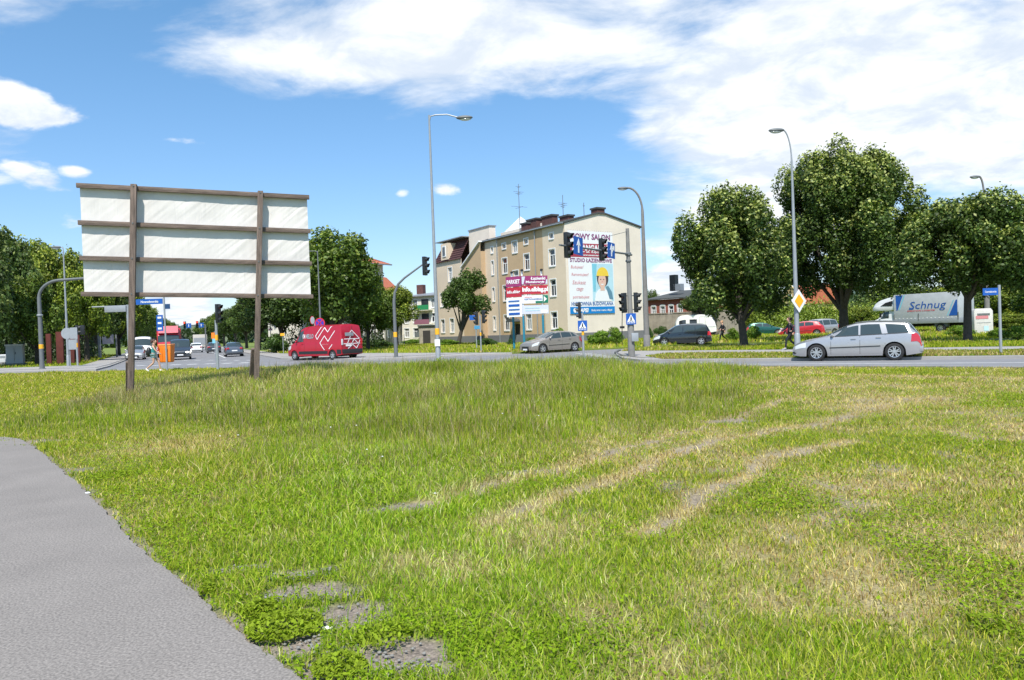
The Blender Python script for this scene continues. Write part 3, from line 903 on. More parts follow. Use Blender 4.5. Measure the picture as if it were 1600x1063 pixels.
fac(27.5, 20.5, M['wall_beige'], col_w(23.6, rs=rows, attic=False) + [(25.6, 26.6, z - .85, z + .85) for z in rows[:2]], x=-.6, prof=[(0, 10.8), (7, 10.8)])
MB().box((-.3, 15.8, 5.6), (.6, .02, 11.2)).build('wall', M['wall_tan'], bd)
MB().box((-.035, 7.9, .55), (.07, 15.7, 1.1)).build('plinth', M['plinth'], bd); MB().box((-.635, 21.7, .55), (.07, 11.6, 1.1)).build('plinth', M['plinth'], bd)
# rear and right walls
MB().box((10.4, 7.9, EV / 2), (.02, 15.8, EV)).build('wall', M['wall_beige'], bd)
MB().box((5, 27.5, 5.4), (11, .02, 10.8)).build('wall', M['wall_beige'], bd)
# roofs
rb = MB()
rb.add([(-.25, -.12, EV), (4.4, -.12, RG), (5.4, -.12, RG), (10.6, -.12, EV), (-.25, 16, EV), (4.4, 16, RG), (5.4, 16, RG), (10.6, 16, EV),
        (-.25, -.12, EV + .16), (4.4, -.12, RG + .16), (5.4, -.12, RG + .16), (10.6, -.12, EV + .16), (-.25, 16, EV + .16), (4.4, 16, RG + .16), (5.4, 16, RG + .16), (10.6, 16, EV + .16)],
       [(0, 1, 9, 8), (1, 2, 10, 9), (2, 3, 11, 10), (8, 9, 13, 12), (9, 10, 14, 13), (10, 11, 15, 14), (8, 12, 4, 0), (3, 7, 15, 11), (4, 12, 13, 5), (5, 13, 14, 6), (6, 14, 15, 7), (0, 4, 5, 1), (1, 5, 6, 2), (2, 6, 7, 3)])
roof = rb.build('roof', M['roof_dark'], bd)
MB().tube([(-.30, -.1, EV + .02), (-.30, 15.8, EV + .02)], .08, 8).build('gutter', M['zinc'], bd)
for t_ in (5.2, 12.9):
    MB().tube([(-.12, t_, EV), (-.12, t_, .2)], .055, 8).build('downpipe', M['zinc'], bd)
# canopy over the door
MB().xz([(-.7, 0), (.7, 0), (.7, .1), (.45, .32), (0, .4), (-.45, .32), (-.7, .1)], -.5, .5).build('canopy', M['roof_dark'], bd, loc=(-.55, 9.35, 2.55)).rotation_euler = (0, 0, R(-90))
# mansard at the far left, dormer, sloping coping, fire wall
mw = MB().add([(-.75, 20.5, 10.8), (-.75, 27.8, 10.8), (.7, 27.3, 13.5), (.7, 20.5, 13.5), (9, 27.3, 13.6), (9, 20.5, 13.6), (10.6, 27.5, 10.8), (10.6, 20.5, 10.8)],
              [(0, 1, 2, 3), (3, 2, 4, 5), (1, 6, 4, 2), (4, 6, 7, 5)]).build('roof', M['tile_brown'], bd)
mw['label'] = 'dark brown mansard roof'
for i in range(9):
    z = 10.8 + i * .3; x = -.75 + i * .161
    MB().bar((x - .03, 20.5, z + .02), (x - .03, 27.6 - i * .05, z + .02), .06, .05).build('tile_course', M['tile_brown'], bd)
MB().box((.3, 24.0, 13.55), (1.6, 7.2, .12)).build('coping', M['zinc'], bd)
MB().box((-.05, 24.6, 12.05), (1.5, 1.9, 2.1)).build('dormer', M['wall_beige'], bd)
dw = MB().box((-.84, 24.6, 12.1), (.08, .9, 1.4)).build('window', M['frame'], bd)
MB().box((-.89, 24.6, 12.1), (.03, .62, 1.1)).build('pane', M['pane'], dw)
MB().box((1.0, 18.0, 12.3), (.9, 4.9, 3.8)).build('fire_wall', M['wall_pink'], bd)
MB().box((1.0, 18.0, 14.26), (1.1, 5.1, .12)).build('coping', M['zinc'], bd)
MB().bar((-.62, 20.5, 9.65), (-.62, 15.8, EV + .06), .45, .14).build('coping', M['frame'], bd)
MB().add([(-.6, 20.5, 9.6), (-.6, 15.8, EV), (1, 15.8, EV + .6), (1, 20.5, 10.6)], [(0, 1, 2, 3)]).build('roof', M['zinc'], bd)
MB().box((2.4, 10.4, 12.95), (.25, 10.6, 1.0)).build('parapet', M['wall_pink'], bd)
MB().add([(3.0, 12.6, 13.4), (3.0, 16.6, 13.4), (6.0, 16.6, 13.4), (6.0, 12.6, 13.4), (4.5, 14.6, 15.4)], [(0, 1, 4), (1, 2, 4), (2, 3, 4), (3, 0, 4)]).build('skylight', M['frame'], bd)
def chimney(px, py_top, lx, w, dp, parent=roof, zb=12.4, m='brick_dark'):
    O = BC + Vector((math.cos(TH) * lx, math.sin(TH) * lx, 0))
    t = tline(px, py_top + 6, O, dF)
    X, Y = O.x + dF[0] * t, O.y + dF[1] * t
    zt = zfor(X, Y, py_top)
    t = max(t, dp / 2 + .12)
    MB().box((lx, t, (zb + zt - .18) / 2), (w, dp, zt - .18 - zb)).build('chimney', M[m], parent)
    MB().box((lx, t, zt - .09), (w + .2, dp + .2, .18)).build('coping', M['roof_dark'], parent)
chimney(823, 348.5, 1.6, .8, 1.1); chimney(835.5, 342.5, 2.2, .9, 1.9); chimney(859, 337, 2.6, .8, 1.9); chimney(885.5, 337, 3.2, .8, 1.5); chimney(942, 323.5, 5.0, 1.05, 1.0)
def antenna(px, ptop, lx, arms, t0):
    O = BC + Vector((math.cos(TH) * lx, math.sin(TH) * lx, 0))
    t = tline(px, ptop + 30, O, dF); X, Y = O.x + dF[0] * t, O.y + dF[1] * t
    zt = zfor(X, Y, ptop); mb = MB()
    mb.tube([(lx, t, 12.5), (lx, t, zt)], [.045, .03], 6)
    for z, l in arms: mb.bar((lx - l, t, zt - z), (lx + l, t, zt - z), .03); mb.bar((lx, t - l * .7, zt - z - .1), (lx, t + l * .7, zt - z - .1), .03)
    mb.build('antenna', M['steel_dark'], bd)
antenna(811, 288, 1.5, ((.3, .4), (.9, .7), (1.1, .5), (2.6, 1.1)), 13); antenna(880, 305, 3.4, ((.9, .6), (1.1, .6), (1.3, .3)), 2); antenna(913, 317, 4.2, ((.3, .15),), 1)

# ---- the banner on the gable (its own thing, hung 6 cm off the wall)
M['banner'] = mat('banner_white', (0.74, 0.74, 0.76), 0.6, var=0.03)
M['b_maroon'] = mat('banner_maroon', (0.33, 0.035, 0.06), 0.6, var=.04)
M['b_blue'] = mat('banner_blue', (0.0, 0.19, 0.52), 0.6, var=.04)
M['b_text'] = mat('banner_purple_text', (0.22, 0.05, 0.16), 0.6, var=.04)
M['b_pink'] = mat('banner_pink_text', (0.60, 0.22, 0.24), 0.6, var=.04)
M['b_navy'] = mat('banner_navy_text', (0.03, 0.12, 0.34), 0.6, var=.04)
M['b_sky'] = mat('banner_pale_cyan', (0.42, 0.62, 0.70), 0.6, var=.12, scale=.8)
M['b_cyan'] = mat('banner_cyan', (0.18, 0.48, 0.60), 0.6, var=.12, scale=.8)
M['b_yel'] = mat('helmet_yellow', (0.75, 0.52, 0.05), 0.5, var=.06)
M['b_hair'] = mat('banner_hair', (0.06, 0.04, 0.045), 0.6, var=.1)
M['b_skin'] = mat('banner_skin', (0.66, 0.43, 0.34), 0.6, var=.05)
M['b_slate'] = mat('banner_slate', (0.10, 0.22, 0.30), 0.6, var=.1)
def gp(s, off): return BC + Vector((dG[0] * s - math.sin(-0) * 0, dG[1] * s, 0)) + Vector((math.sin(TH), -math.cos(TH), 0)) * off
bn = root('banner', gp(0, .06), TH, 'tall white advertising banner with a woman in a yellow helmet on the blank gable', 'banner')
bx0, bx1, bz0, bz1 = 0.30, 6.30, 3.05, 11.6
panel('sheet', M['banner'], bn, bx0, bx1, bz0, bz1, 0, .02)
Hh = bz1 - bz0
def bz(f): return bz1 - Hh * f     # fraction down from the top
mid = (bx0 + bx1) / 2
text('NOWY SALON', M['b_text'], bn, mid, bz(.065), 5.3, .62, -.03, .03)
panel('maroon_band', M['b_maroon'], bn, bx0 + .02, bx1 - .02, bz(.315), bz(.15), -.02)
text('AWANGARDA', M['banner'], bn, mid, bz(.20), 5.0, .62, -.04, .05)
text('Elbląg ul. Łęczycka', M['banner'], bn, mid, bz(.253), 4.6, .28, -.04, .03)
text('www.awangarda.pl', M['banner'], bn, mid + .2, bz(.292), 3.2, .24, -.04, .03)
text('STUDIO ŁAZIENKOWE', M['b_text'], bn, mid, bz(.352), 5.6, .42, -.03, .03)
for s_, f_, w_, x_ in (('Budujesz?', .44, 1.6, 1.2), ('Remontujesz?', .53, 2.2, 1.55), ('Szukasz', .62, 1.7, 1.4), ('czego', .71, .9, 1.45), ('potrzebujesz', .80, 2.1, 1.6)):
    text(s_, M['b_pink'], bn, x_ + .2, bz(f_), w_, .40, -.03, .0, slant=.2)
# picture of the woman
px0, px1 = 3.35, 6.2; pb0, pb1 = bz(.85), bz(.39)
panel('picture', M['b_sky'], bn, px0, px1, pb0, pb1, -.018)
flat('picture_band', M['b_cyan'], bn, [(3.35, pb1), (4.0, pb1), (3.75, pb0 + 1), (3.45, pb0 + 1)], -.026)
def ellp(cx, cz, rx, rz_, a0=0, a1=360, n=20): return [(cx + rx * math.cos(R(a0 + (a1 - a0) * i / n)), cz + rz_ * math.sin(R(a0 + (a1 - a0) * i / n))) for i in range(n + (a1 - a0 < 360))]
fx, fz = 4.68, bz(.585)
flat('shirt', M['banner'], bn, [(3.6, pb0), (3.75, fz - 1.45), (4.2, fz - 1.0), (4.9, fz - 1.0), (5.5, fz - 1.15), (5.9, pb0)], -.034)
flat('jacket', M['b_slate'], bn, [(5.1, fz - .75), (5.45, fz - .65), (5.95, fz - 1.3), (6.1, pb0 + .2), (5.6, pb0 + .2), (5.3, fz - 1.2)], -.042)
flat('hair', M['b_hair'], bn, ellp(fx + .05, fz + .1, .78, .88), -.042)
flat('face', M['b_skin'], bn, ellp(fx - .03, fz - .12, .53, .80), -.050)
flat('neck', M['b_skin'], bn, [(fx - .3, fz - 1.15), (fx + .3, fz - 1.15), (fx + .25, fz - .6), (fx - .25, fz - .6)], -.047)
flat('helmet', M['b_yel'], bn, ellp(fx + .05, fz + .45, .80, .85, 0, 180) + [(fx - .85, fz + .38), (fx + .95, fz + .38)][::1], -.058)
for sx in (-.2, .2):
    flat('eye', M['b_hair'], bn, ellp(fx + sx - .03, fz + .02, .09, .045), -.058)
flat('mouth', M['banner'], bn, ellp(fx - .03, fz - .45, .2, .12, 180, 360), -.058)
flat('nose', M['b_pink'], bn, ellp(fx - .03, fz - .2, .05, .08), -.058)
text('HURTOWNIA BUDOWLANA', M['b_navy'], bn, mid, bz(.878), 5.6, .40, -.03, .025)
panel('blue_band', M['b_blue'], bn, bx0 + .01, bx1 - .01, bz0 + .01, bz(.915), -.02)
text('MAPEI', M['banner'], bn, 1.95, bz(.957), 1.45, .42, -.04, .05, slant=.2)
flat('logo_disc', M['banner'], bn, ellp(.95, bz(.957), .24, .24), -.036)
text('Buduj wraz z nami, z Mapei', M['banner'], bn, 4.5, bz(.962), 2.8, .28, -.04, .02)
mb = MB()
for i in range(24):
    x = bx0 + .12 + i * .25
    mb.tube([(x, -.01, bz0), (x, .03, bz0 - .18)], .012, 5); mb.tube([(x, -.01, bz1), (x, .03, bz1 + .15)], .012, 5)
mb.build('cord', M['signback'], bn)

# ---- red brick building behind a stained wall, right of the tenement
O1 = PY(1013, 500, 101); O1.z = 0; O2 = PY(1135, 496, 92); O2.z = 0
d12 = (O2 - O1); L12 = d12.length
bb = root('brick_building', O1, math.atan2(d12.y, d12.x), 'low red brick building with arched white windows behind the stained wall', 'building')
hs = []
for px in (1021.5, 1035.6, 1048.8, 1062.5):
    s = tline(px, 488, O1, d12 / L12); hs.append((s - .36, s + .36, 2.7, 4.1))
for k in range(2): hs.append((hs[3][0] + 2.6 + k * 1.4 * 1.0, hs[3][1] + 2.6 + k * 1.4, 2.7, 4.1))
wall(bb, 'wall', M['brick'], (0, 0), (L12, 0), [(0, 5.0), (L12, 5.0)], hs, depth=.15)
for h in hs:
    MB().xz([(h[0] - .10, 4.2), (h[0] + .04, 4.30), ((h[0] + h[1]) / 2, 4.35), (h[1] - .04, 4.30), (h[1] + .10, 4.2)], -.05, .0).build('arch', M['frame'], bb)
MB().add([(-.3, -.4, 5.0), (L12 + .3, -.4, 5.0), (L12 + .3, 8, 6.3), (-.3, 8, 6.3), (-.3, -.4, 5.15), (L12 + .3, -.4, 5.15), (L12 + .3, 8, 6.45), (-.3, 8, 6.45)], [(0, 1, 2, 3), (4, 5, 6, 7), (0, 1, 5, 4), (1, 2, 6, 5), (2, 3, 7, 6), (3, 0, 4, 7)]).build('roof', M['roof_dark'], bb)
for x_ in (0, L12): MB().box((x_, 4, 2.5), (.05, 8, 5)).build('wall', M['brick'], bb)
for px, w, h in ((1033, .9, 2.2), (1040, 1.2, .9), (1069, 1.5, .9)):
    s = tline(px, 460, O1, d12 / L12)
    MB().box((s, 3, 6.2 + h / 2), (w, .8, h)).build('chimney', M['black'] if h > 2 else M['zinc'], bb)
A = PY(1012, 505, 90); B = PY(1160, 505, 82); A.z = B.z = 0
dw_ = B - A
yw = root('yard_wall', A, math.atan2(dw_.y, dw_.x), 'long stained concrete yard wall below the red brick building', 'wall')
mb = MB(); nseg = 14; Lw = dw_.length
for i in range(nseg):
    MB().box(((i + .5) * Lw / nseg, 0, 1.45 + random.uniform(-.05, .05)), (Lw / nseg - .03, .22, 2.9)).build('wall_panel', M['old_wall'], yw)
MB().box((Lw / 2, 0, 2.98), (Lw, .34, .1)).build('coping', M['old_wall'], yw)

# ---- houses behind the trees at left centre
def house(name, px0, px1, Y0, Y1, H, wm, rm, label, cols, rws, roofh=2.0, dep=12, hip=True, win=(1.0, 1.6), over=.4):
    A = PY(px0, 520, Y0); B = PY(px1, 520, Y1); A.z = B.z = 0
    d = B - A; L = d.length
    h = root(name, A, math.atan2(d.y, d.x), label, 'building')
    hs = [(L * c - win[0] / 2, L * c + win[0] / 2, z - win[1] / 2, z + win[1] / 2) for c in cols for z in rws]
    wall(h, 'wall', wm, (0, 0), (L, 0), [(0, H), (L, H)], hs)
    for x_ in (0, L): MB().box((x_, dep / 2, H / 2), (.03, dep, H)).build('wall', wm, h)
    o = over
    rf = MB().add([(-o, -o, H), (L + o, -o, H), (L + o, dep + o, H), (-o, dep + o, H), ((dep / 2 if hip else -o), dep / 2, H + roofh), (L - (dep / 2 if hip else -o), dep / 2, H + roofh)],
             [(0, 1, 5, 4), (1, 2, 5), (2, 3, 4, 5), (3, 0, 4), (0, 3, 2, 1)] if True else []).build('roof', rm, h)
    MB().box((L / 2, -o - .04, H - .08), (L + 2 * o, .12, .16)).build('gutter', M['zinc'], h)
    return h, L, rf
h1, L1, rf = house('white_house', 530, 602, 88, 94, 10.6, M['cream'], M['tile_red'], 'tall white house with a red eave half hidden by the big tree', (.15, .3, .45, .6, .75, .9), (2, 5, 8), 2.6, 14, over=.8)
h2, L2, rf = house('tiled_house', 596, 632, 116, 128, 8.2, M['old_wall'], M['tile_red'], 'house with an orange red tiled roof between the white house and the cream block', (.3, .7), (2, 5), 3.4, 6, hip=False)
h3, L3, rf = house('cream_house', 628, 694, 126, 122, 8.0, M['cream'], M['zinc'], 'cream four storey block with small balconies beyond the courtyard', (.12, .34, .78, .93), (1.8, 4.2, 6.6), .8, 10, win=(1.0, 1.5))
for z, mm in ((5.4, mat('green_balcony', (0.02, 0.22, 0.08))), (3.0, mat('mauve_balcony', (0.25, 0.10, 0.14))), (.9, M['steel_dark'])):
    bal = MB().box((L3 * .58, -.6, z + .1), (3.0, 1.2, .15)).build('balcony', M['cream'], h3)
    MB().box((L3 * .58, -1.2, z + .55), (3.0, .05, .8)).build('balcony_front', mm, bal)
    MB().box((L3 * .58, -.02, z + 1.1), (1.4, .08, 1.7)).build('pane', M['pane'], bal)
for s in (.18, .72, .84):
    MB().box((L3 * s, 4, 9.3), (1.3, .9, 1.6)).build('chimney', M['brick_dark'], rf)
h4, L4, rf = house('yellow_house', 1218, 1262, 150, 142, 4.6, mat('ochre_render', (0.60, 0.42, 0.2), .9), M['tile_red'], 'ochre house with a gable glimpsed above the bushes', (.3, .6), (2, 4), 4.0, 9, hip=False)
MB().xz([(-.2, 4.6), (L4 + .2, 4.6), (L4 / 2, 8.8)], -.5, -.3).build('gable', mat('ochre_gable', (0.60, 0.42, 0.2), .9), h4)
gw = MB().box((L4 / 2, -.55, 6.0), (1.2, .12, 1.4)).build('window', M['frame'], h4)
MB().box((L4 / 2, -.62, 6.0), (.9, .03, 1.1)).build('pane', M['pane'], gw)
# low garage by the courtyard
A = PY(655, 522, 100); A.z = 0
sh = root('shed', A, 0.0, 'low grey flat roofed shed in the courtyard below the balconies', 'shed')
MB().box((1.9, 1.5, 1.3), (3.8, 3, 2.6)).build('wall', M['old_wall'], sh); MB().box((1.9, 1.5, 2.68), (4.2, 3.4, .16)).build('roof', M['roof_dark'], sh); MB().box((1.0, -.02, 1.0), (1.0, .06, 2.0)).build('door', M['door'], sh)
# wire fence in front of the white house
A = G(562, 541, .1); B = G(632, 541, .1)
fr = root('wire_fence', A, math.atan2(B.y - A.y, B.x - A.x), 'pale wire mesh fence before the white house', 'fence')
Lf = (B - A).length; k = int(Lf / 1.6)
for i in range(k + 1): MB().tube([(i * Lf / k, 0, 0), (i * Lf / k, 0, 1.5)], .04, 6).build('post', M['steel'], fr)
mb = MB()
for i in range(6): mb.bar((0, 0, .25 + i * .22), (Lf, 0, .25 + i * .22), .018)
for i in range(int(Lf / .25)): mb.bar((i * .25, 0, .2), (i * .25, 0, 1.4), .014)
mb.build('mesh_panel', M['steel'], fr)

# distant hill and far wood
mb = MB(); n = 60
pts = []
for i in range(n + 1):
    a = -1.2 + 2.4 * i / n; r = 900
    hh = 22 + 10 * math.sin(i * .5) + 6 * math.sin(i * 1.3)
    pts.append((math.sin(a) * r, math.cos(a) * r, hh))
for i in range(n):
    a, b = pts[i], pts[i + 1]
    mb.add([(a[0] * .8, a[1] * .8, -.2), (b[0] * .8, b[1] * .8, -.2), b, a], [(0, 1, 2, 3)])
hl = mb.build('hills', mat('far_hills', (0.05, 0.085, 0.06), .95, var=.3, scale=.02), smooth=True); hl['kind'] = 'structure'

# ================================================================ TREES
def crown_mesh(seed, Rx, Rz, n, ls, col=(0.058, 0.100, 0.014), tip=(0.34, 0.38, 0.10), lobes=26, tipf=.25, shape=0.0, lobe_r=.42, cone=0.0, name='crown'):
    r = np.random.default_rng(seed)
    # lobes filling an ellipsoid of radii Rx, Rx, Rz about (0,0,0)
    d = r.normal(size=(lobes, 3)); d /= np.linalg.norm(d, axis=1)[:, None]
    rad = r.uniform(.30, .78, lobes)[:, None]
    zz = r.uniform(-.80, .80, lobes); hz = (zz + 1) / 2
    prof = np.where(hz < .32, .72 + .28 * hz / .32, np.sqrt(np.clip(1 - ((hz - .32) / .70) ** 2, 0, 1)))
    ang = r.uniform(0, 2 * np.pi, lobes)
    rd = np.clip(prof - lobe_r * .60, 0.02, 1) * r.uniform(.55, 1.12, lobes)
    C = np.stack([np.cos(ang) * rd, np.sin(ang) * rd, zz * (1 - lobe_r * .45)], -1)
    C = np.concatenate([C, np.stack([np.zeros(5), np.zeros(5), np.linspace(-.6, .62, 5)], -1)])
    lr = r.uniform(.55, 1.2, len(C)) * lobe_r; lr[-5:] = lobe_r * 1.15
    k = r.choice(len(C), n, p=lr ** 2 / (lr ** 2).sum())
    dd = r.normal(size=(n, 3)); dd /= np.linalg.norm(dd, axis=1)[:, None]
    rr = lr[k] * r.uniform(.35, 1.0, n) ** .45
    # clumpy twigs
    bump = 1 + .42 * (fbm(dd[:, 0] * 3.1 + k * 1.7, dd[:, 2] * 3.1 + k * .9 + dd[:, 1] * 2, seed, 3) - .5) * 2
    P = C[k] + dd * np.array([.84, .84, 1.30]) * (rr * bump)[:, None]
    hn = np.clip((P[:, 2] + 1) / 2, 0, 1)
    if 0: P[:, :2] *= (1 - cone * (hn - .4))[:, None]
    P[:, 2] /= np.percentile(np.abs(P[:, 2]), 99.97); P[:, :2] /= np.percentile(np.hypot(P[:, 0], P[:, 1]), 99)
    P[:, 0] *= Rx; P[:, 1] *= Rx; P[:, 2] *= Rz
    a = dd + r.normal(0, .9, (n, 3)); a[:, 2] += .45
    a /= np.linalg.norm(a, axis=1)[:, None]
    t = np.cross(a, r.normal(size=(n, 3))); t /= np.linalg.norm(t, axis=1)[:, None]
    b = np.cross(a, t)
    s = ls * r.uniform(.6, 1.3, n)[:, None]
    V = np.stack([P - t * s * .55, P - b * s * .34, P + t * s * .55 - a * s * .18, P + b * s * .34], 1).reshape(-1, 3)
    base = np.array(col)[None] * r.uniform(.6, 1.35, n)[:, None]
    lobe_tone = r.uniform(.82, 1.2, len(C))[k][:, None]
    tp = (r.random(n) < tipf * np.clip((rr / lr[k] - .72) * 5, 0, 1) * np.clip(.15 + hn, 0, 1) * np.clip(.45 + dd[:, 2], .1, 1.2))[:, None]  # pale tips crowd upper sides: sunlit tops put into leaf colour, plus lime flowers
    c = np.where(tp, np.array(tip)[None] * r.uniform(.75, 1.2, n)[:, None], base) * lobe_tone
    return np_mesh(name, V, np.arange(n * 4).reshape(-1, 4), M['leaf'], np.repeat(c, 4, 0), parent='data'), C * np.array([Rx, Rx, Rz])
def tree(name, X, Y, H, Rx, cb, mesh, C, label, rz=0.0, trunk_r=.2, fork=None, lean=(0, 0), group=None, scale_ref=None, nlimb=7, z0=0.1):
    """cb: height of the crown's underside; mesh built for radii Rx, (H-cb)/2"""
    t = root(name, (X, Y, z0), rz, label, 'tree', group)
    Rz = (H - cb) / 2; cz = cb + Rz
    o = bpy.data.objects.new('crown', mesh); COL.objects.link(o); o.parent = t
    o.location = (lean[0], lean[1], cz)
    if scale_ref: o.scale = (Rx / scale_ref[0], Rx / scale_ref[0], Rz / scale_ref[1])
    mb = MB(); fk = fork or cb * .8
    lx, ly = lean
    mb.tube([(0, 0, -.25), (lx * .02, 0, .15), (lx * .15, ly * .15, fk * .5), (lx * .35, ly * .35, fk), (lx * .75, ly * .75, cb + Rz * .6), (lx, ly, cb + Rz * 1.3)], [trunk_r * 1.45, trunk_r * 1.1, trunk_r * .95, trunk_r * .85, trunk_r * .5, trunk_r * .12], 10)
    mb.build('trunk', M['bark'], t, smooth=True)
    rr = random.Random(int(X * 10))
    idx = list(range(len(C))); rr.shuffle(idx)
    sx = Rx / scale_ref[0] if scale_ref else 1; sz = Rz / scale_ref[1] if scale_ref else 1
    lm = MB()
    for j in idx[:nlimb]:
        c = C[j]; e = Vector((c[0] * sx + lx, c[1] * sx + ly, cz + c[2] * sz)); s = Vector((lx * .35, ly * .35, fk * rr.uniform(.85, 1.1)))
        if e.z < s.z + .2: e.z = s.z + .4
        m_ = s.lerp(e, .5) + Vector((rr.uniform(-.2, .2), rr.uniform(-.2, .2), rr.uniform(-.1, .4)))
        lm.tube([s, m_, e], [trunk_r * .48, trunk_r * .3, trunk_r * .08], 7)
    lm.build('limbs', M['bark'], t, smooth=True)
    return t
# three limes across the road
b = G(1163, 543.5, .1)
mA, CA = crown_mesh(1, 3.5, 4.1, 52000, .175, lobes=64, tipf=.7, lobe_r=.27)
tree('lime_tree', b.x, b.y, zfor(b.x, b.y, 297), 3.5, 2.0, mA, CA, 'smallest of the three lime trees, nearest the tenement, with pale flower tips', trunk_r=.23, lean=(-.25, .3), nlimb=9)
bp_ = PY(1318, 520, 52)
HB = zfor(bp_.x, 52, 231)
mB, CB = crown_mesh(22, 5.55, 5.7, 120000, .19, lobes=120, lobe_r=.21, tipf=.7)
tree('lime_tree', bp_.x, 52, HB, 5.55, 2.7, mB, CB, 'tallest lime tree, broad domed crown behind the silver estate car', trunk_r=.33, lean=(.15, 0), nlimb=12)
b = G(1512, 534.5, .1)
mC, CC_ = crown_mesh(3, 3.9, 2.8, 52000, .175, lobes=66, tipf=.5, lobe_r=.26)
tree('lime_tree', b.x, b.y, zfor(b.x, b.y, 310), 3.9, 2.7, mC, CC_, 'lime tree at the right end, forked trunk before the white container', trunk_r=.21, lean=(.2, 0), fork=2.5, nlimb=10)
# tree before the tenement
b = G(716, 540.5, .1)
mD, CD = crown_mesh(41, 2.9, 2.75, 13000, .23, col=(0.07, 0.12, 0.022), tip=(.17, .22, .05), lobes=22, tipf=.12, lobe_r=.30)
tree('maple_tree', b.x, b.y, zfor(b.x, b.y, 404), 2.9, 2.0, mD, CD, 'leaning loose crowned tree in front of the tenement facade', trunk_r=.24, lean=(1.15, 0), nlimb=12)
# shared crowns for the rest
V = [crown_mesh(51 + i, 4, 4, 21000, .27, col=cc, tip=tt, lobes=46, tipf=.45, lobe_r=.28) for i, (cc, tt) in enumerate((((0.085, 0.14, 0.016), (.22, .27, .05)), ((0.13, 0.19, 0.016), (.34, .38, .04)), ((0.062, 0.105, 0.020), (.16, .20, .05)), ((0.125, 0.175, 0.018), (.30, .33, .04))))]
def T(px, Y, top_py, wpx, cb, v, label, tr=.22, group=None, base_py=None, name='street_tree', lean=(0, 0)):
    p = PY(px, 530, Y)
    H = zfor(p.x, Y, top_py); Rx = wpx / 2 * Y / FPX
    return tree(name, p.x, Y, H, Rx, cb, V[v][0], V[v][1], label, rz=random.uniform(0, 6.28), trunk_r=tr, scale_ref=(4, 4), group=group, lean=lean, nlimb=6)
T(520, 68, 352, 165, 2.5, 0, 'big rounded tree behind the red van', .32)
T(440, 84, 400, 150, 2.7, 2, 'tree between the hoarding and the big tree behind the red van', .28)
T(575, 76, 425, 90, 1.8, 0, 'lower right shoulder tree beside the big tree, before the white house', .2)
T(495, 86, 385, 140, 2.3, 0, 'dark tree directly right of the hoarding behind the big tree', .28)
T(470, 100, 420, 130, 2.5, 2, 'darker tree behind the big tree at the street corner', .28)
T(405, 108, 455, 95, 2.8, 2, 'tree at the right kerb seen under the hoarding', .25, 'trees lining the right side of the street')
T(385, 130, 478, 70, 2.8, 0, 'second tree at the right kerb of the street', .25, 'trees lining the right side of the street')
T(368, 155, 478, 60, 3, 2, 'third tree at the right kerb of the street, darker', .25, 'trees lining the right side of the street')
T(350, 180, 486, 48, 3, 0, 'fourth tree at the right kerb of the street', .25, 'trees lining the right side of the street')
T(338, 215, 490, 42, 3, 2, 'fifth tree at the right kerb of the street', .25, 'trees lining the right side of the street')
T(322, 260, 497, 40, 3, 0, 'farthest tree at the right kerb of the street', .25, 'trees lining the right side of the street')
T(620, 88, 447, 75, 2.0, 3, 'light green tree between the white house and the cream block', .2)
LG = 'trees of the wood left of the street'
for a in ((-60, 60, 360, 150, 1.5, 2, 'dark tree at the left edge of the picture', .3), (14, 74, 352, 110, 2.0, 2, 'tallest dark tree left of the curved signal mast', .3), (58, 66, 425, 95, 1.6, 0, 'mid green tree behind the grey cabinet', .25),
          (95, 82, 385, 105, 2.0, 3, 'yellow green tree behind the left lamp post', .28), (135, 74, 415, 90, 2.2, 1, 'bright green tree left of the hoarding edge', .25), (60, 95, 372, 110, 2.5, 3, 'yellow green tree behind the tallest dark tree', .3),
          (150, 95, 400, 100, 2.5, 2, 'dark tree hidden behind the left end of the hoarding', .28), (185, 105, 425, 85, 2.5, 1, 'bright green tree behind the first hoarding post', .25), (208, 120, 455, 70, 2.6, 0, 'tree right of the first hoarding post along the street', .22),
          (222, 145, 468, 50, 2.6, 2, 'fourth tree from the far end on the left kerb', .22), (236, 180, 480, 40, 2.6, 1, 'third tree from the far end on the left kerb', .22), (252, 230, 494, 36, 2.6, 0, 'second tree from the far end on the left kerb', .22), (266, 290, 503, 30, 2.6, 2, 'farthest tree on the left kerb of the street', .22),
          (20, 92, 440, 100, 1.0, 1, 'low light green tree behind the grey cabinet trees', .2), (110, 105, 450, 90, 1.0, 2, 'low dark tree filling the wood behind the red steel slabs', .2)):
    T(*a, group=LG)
BG = 'bushy trees beyond the car park'
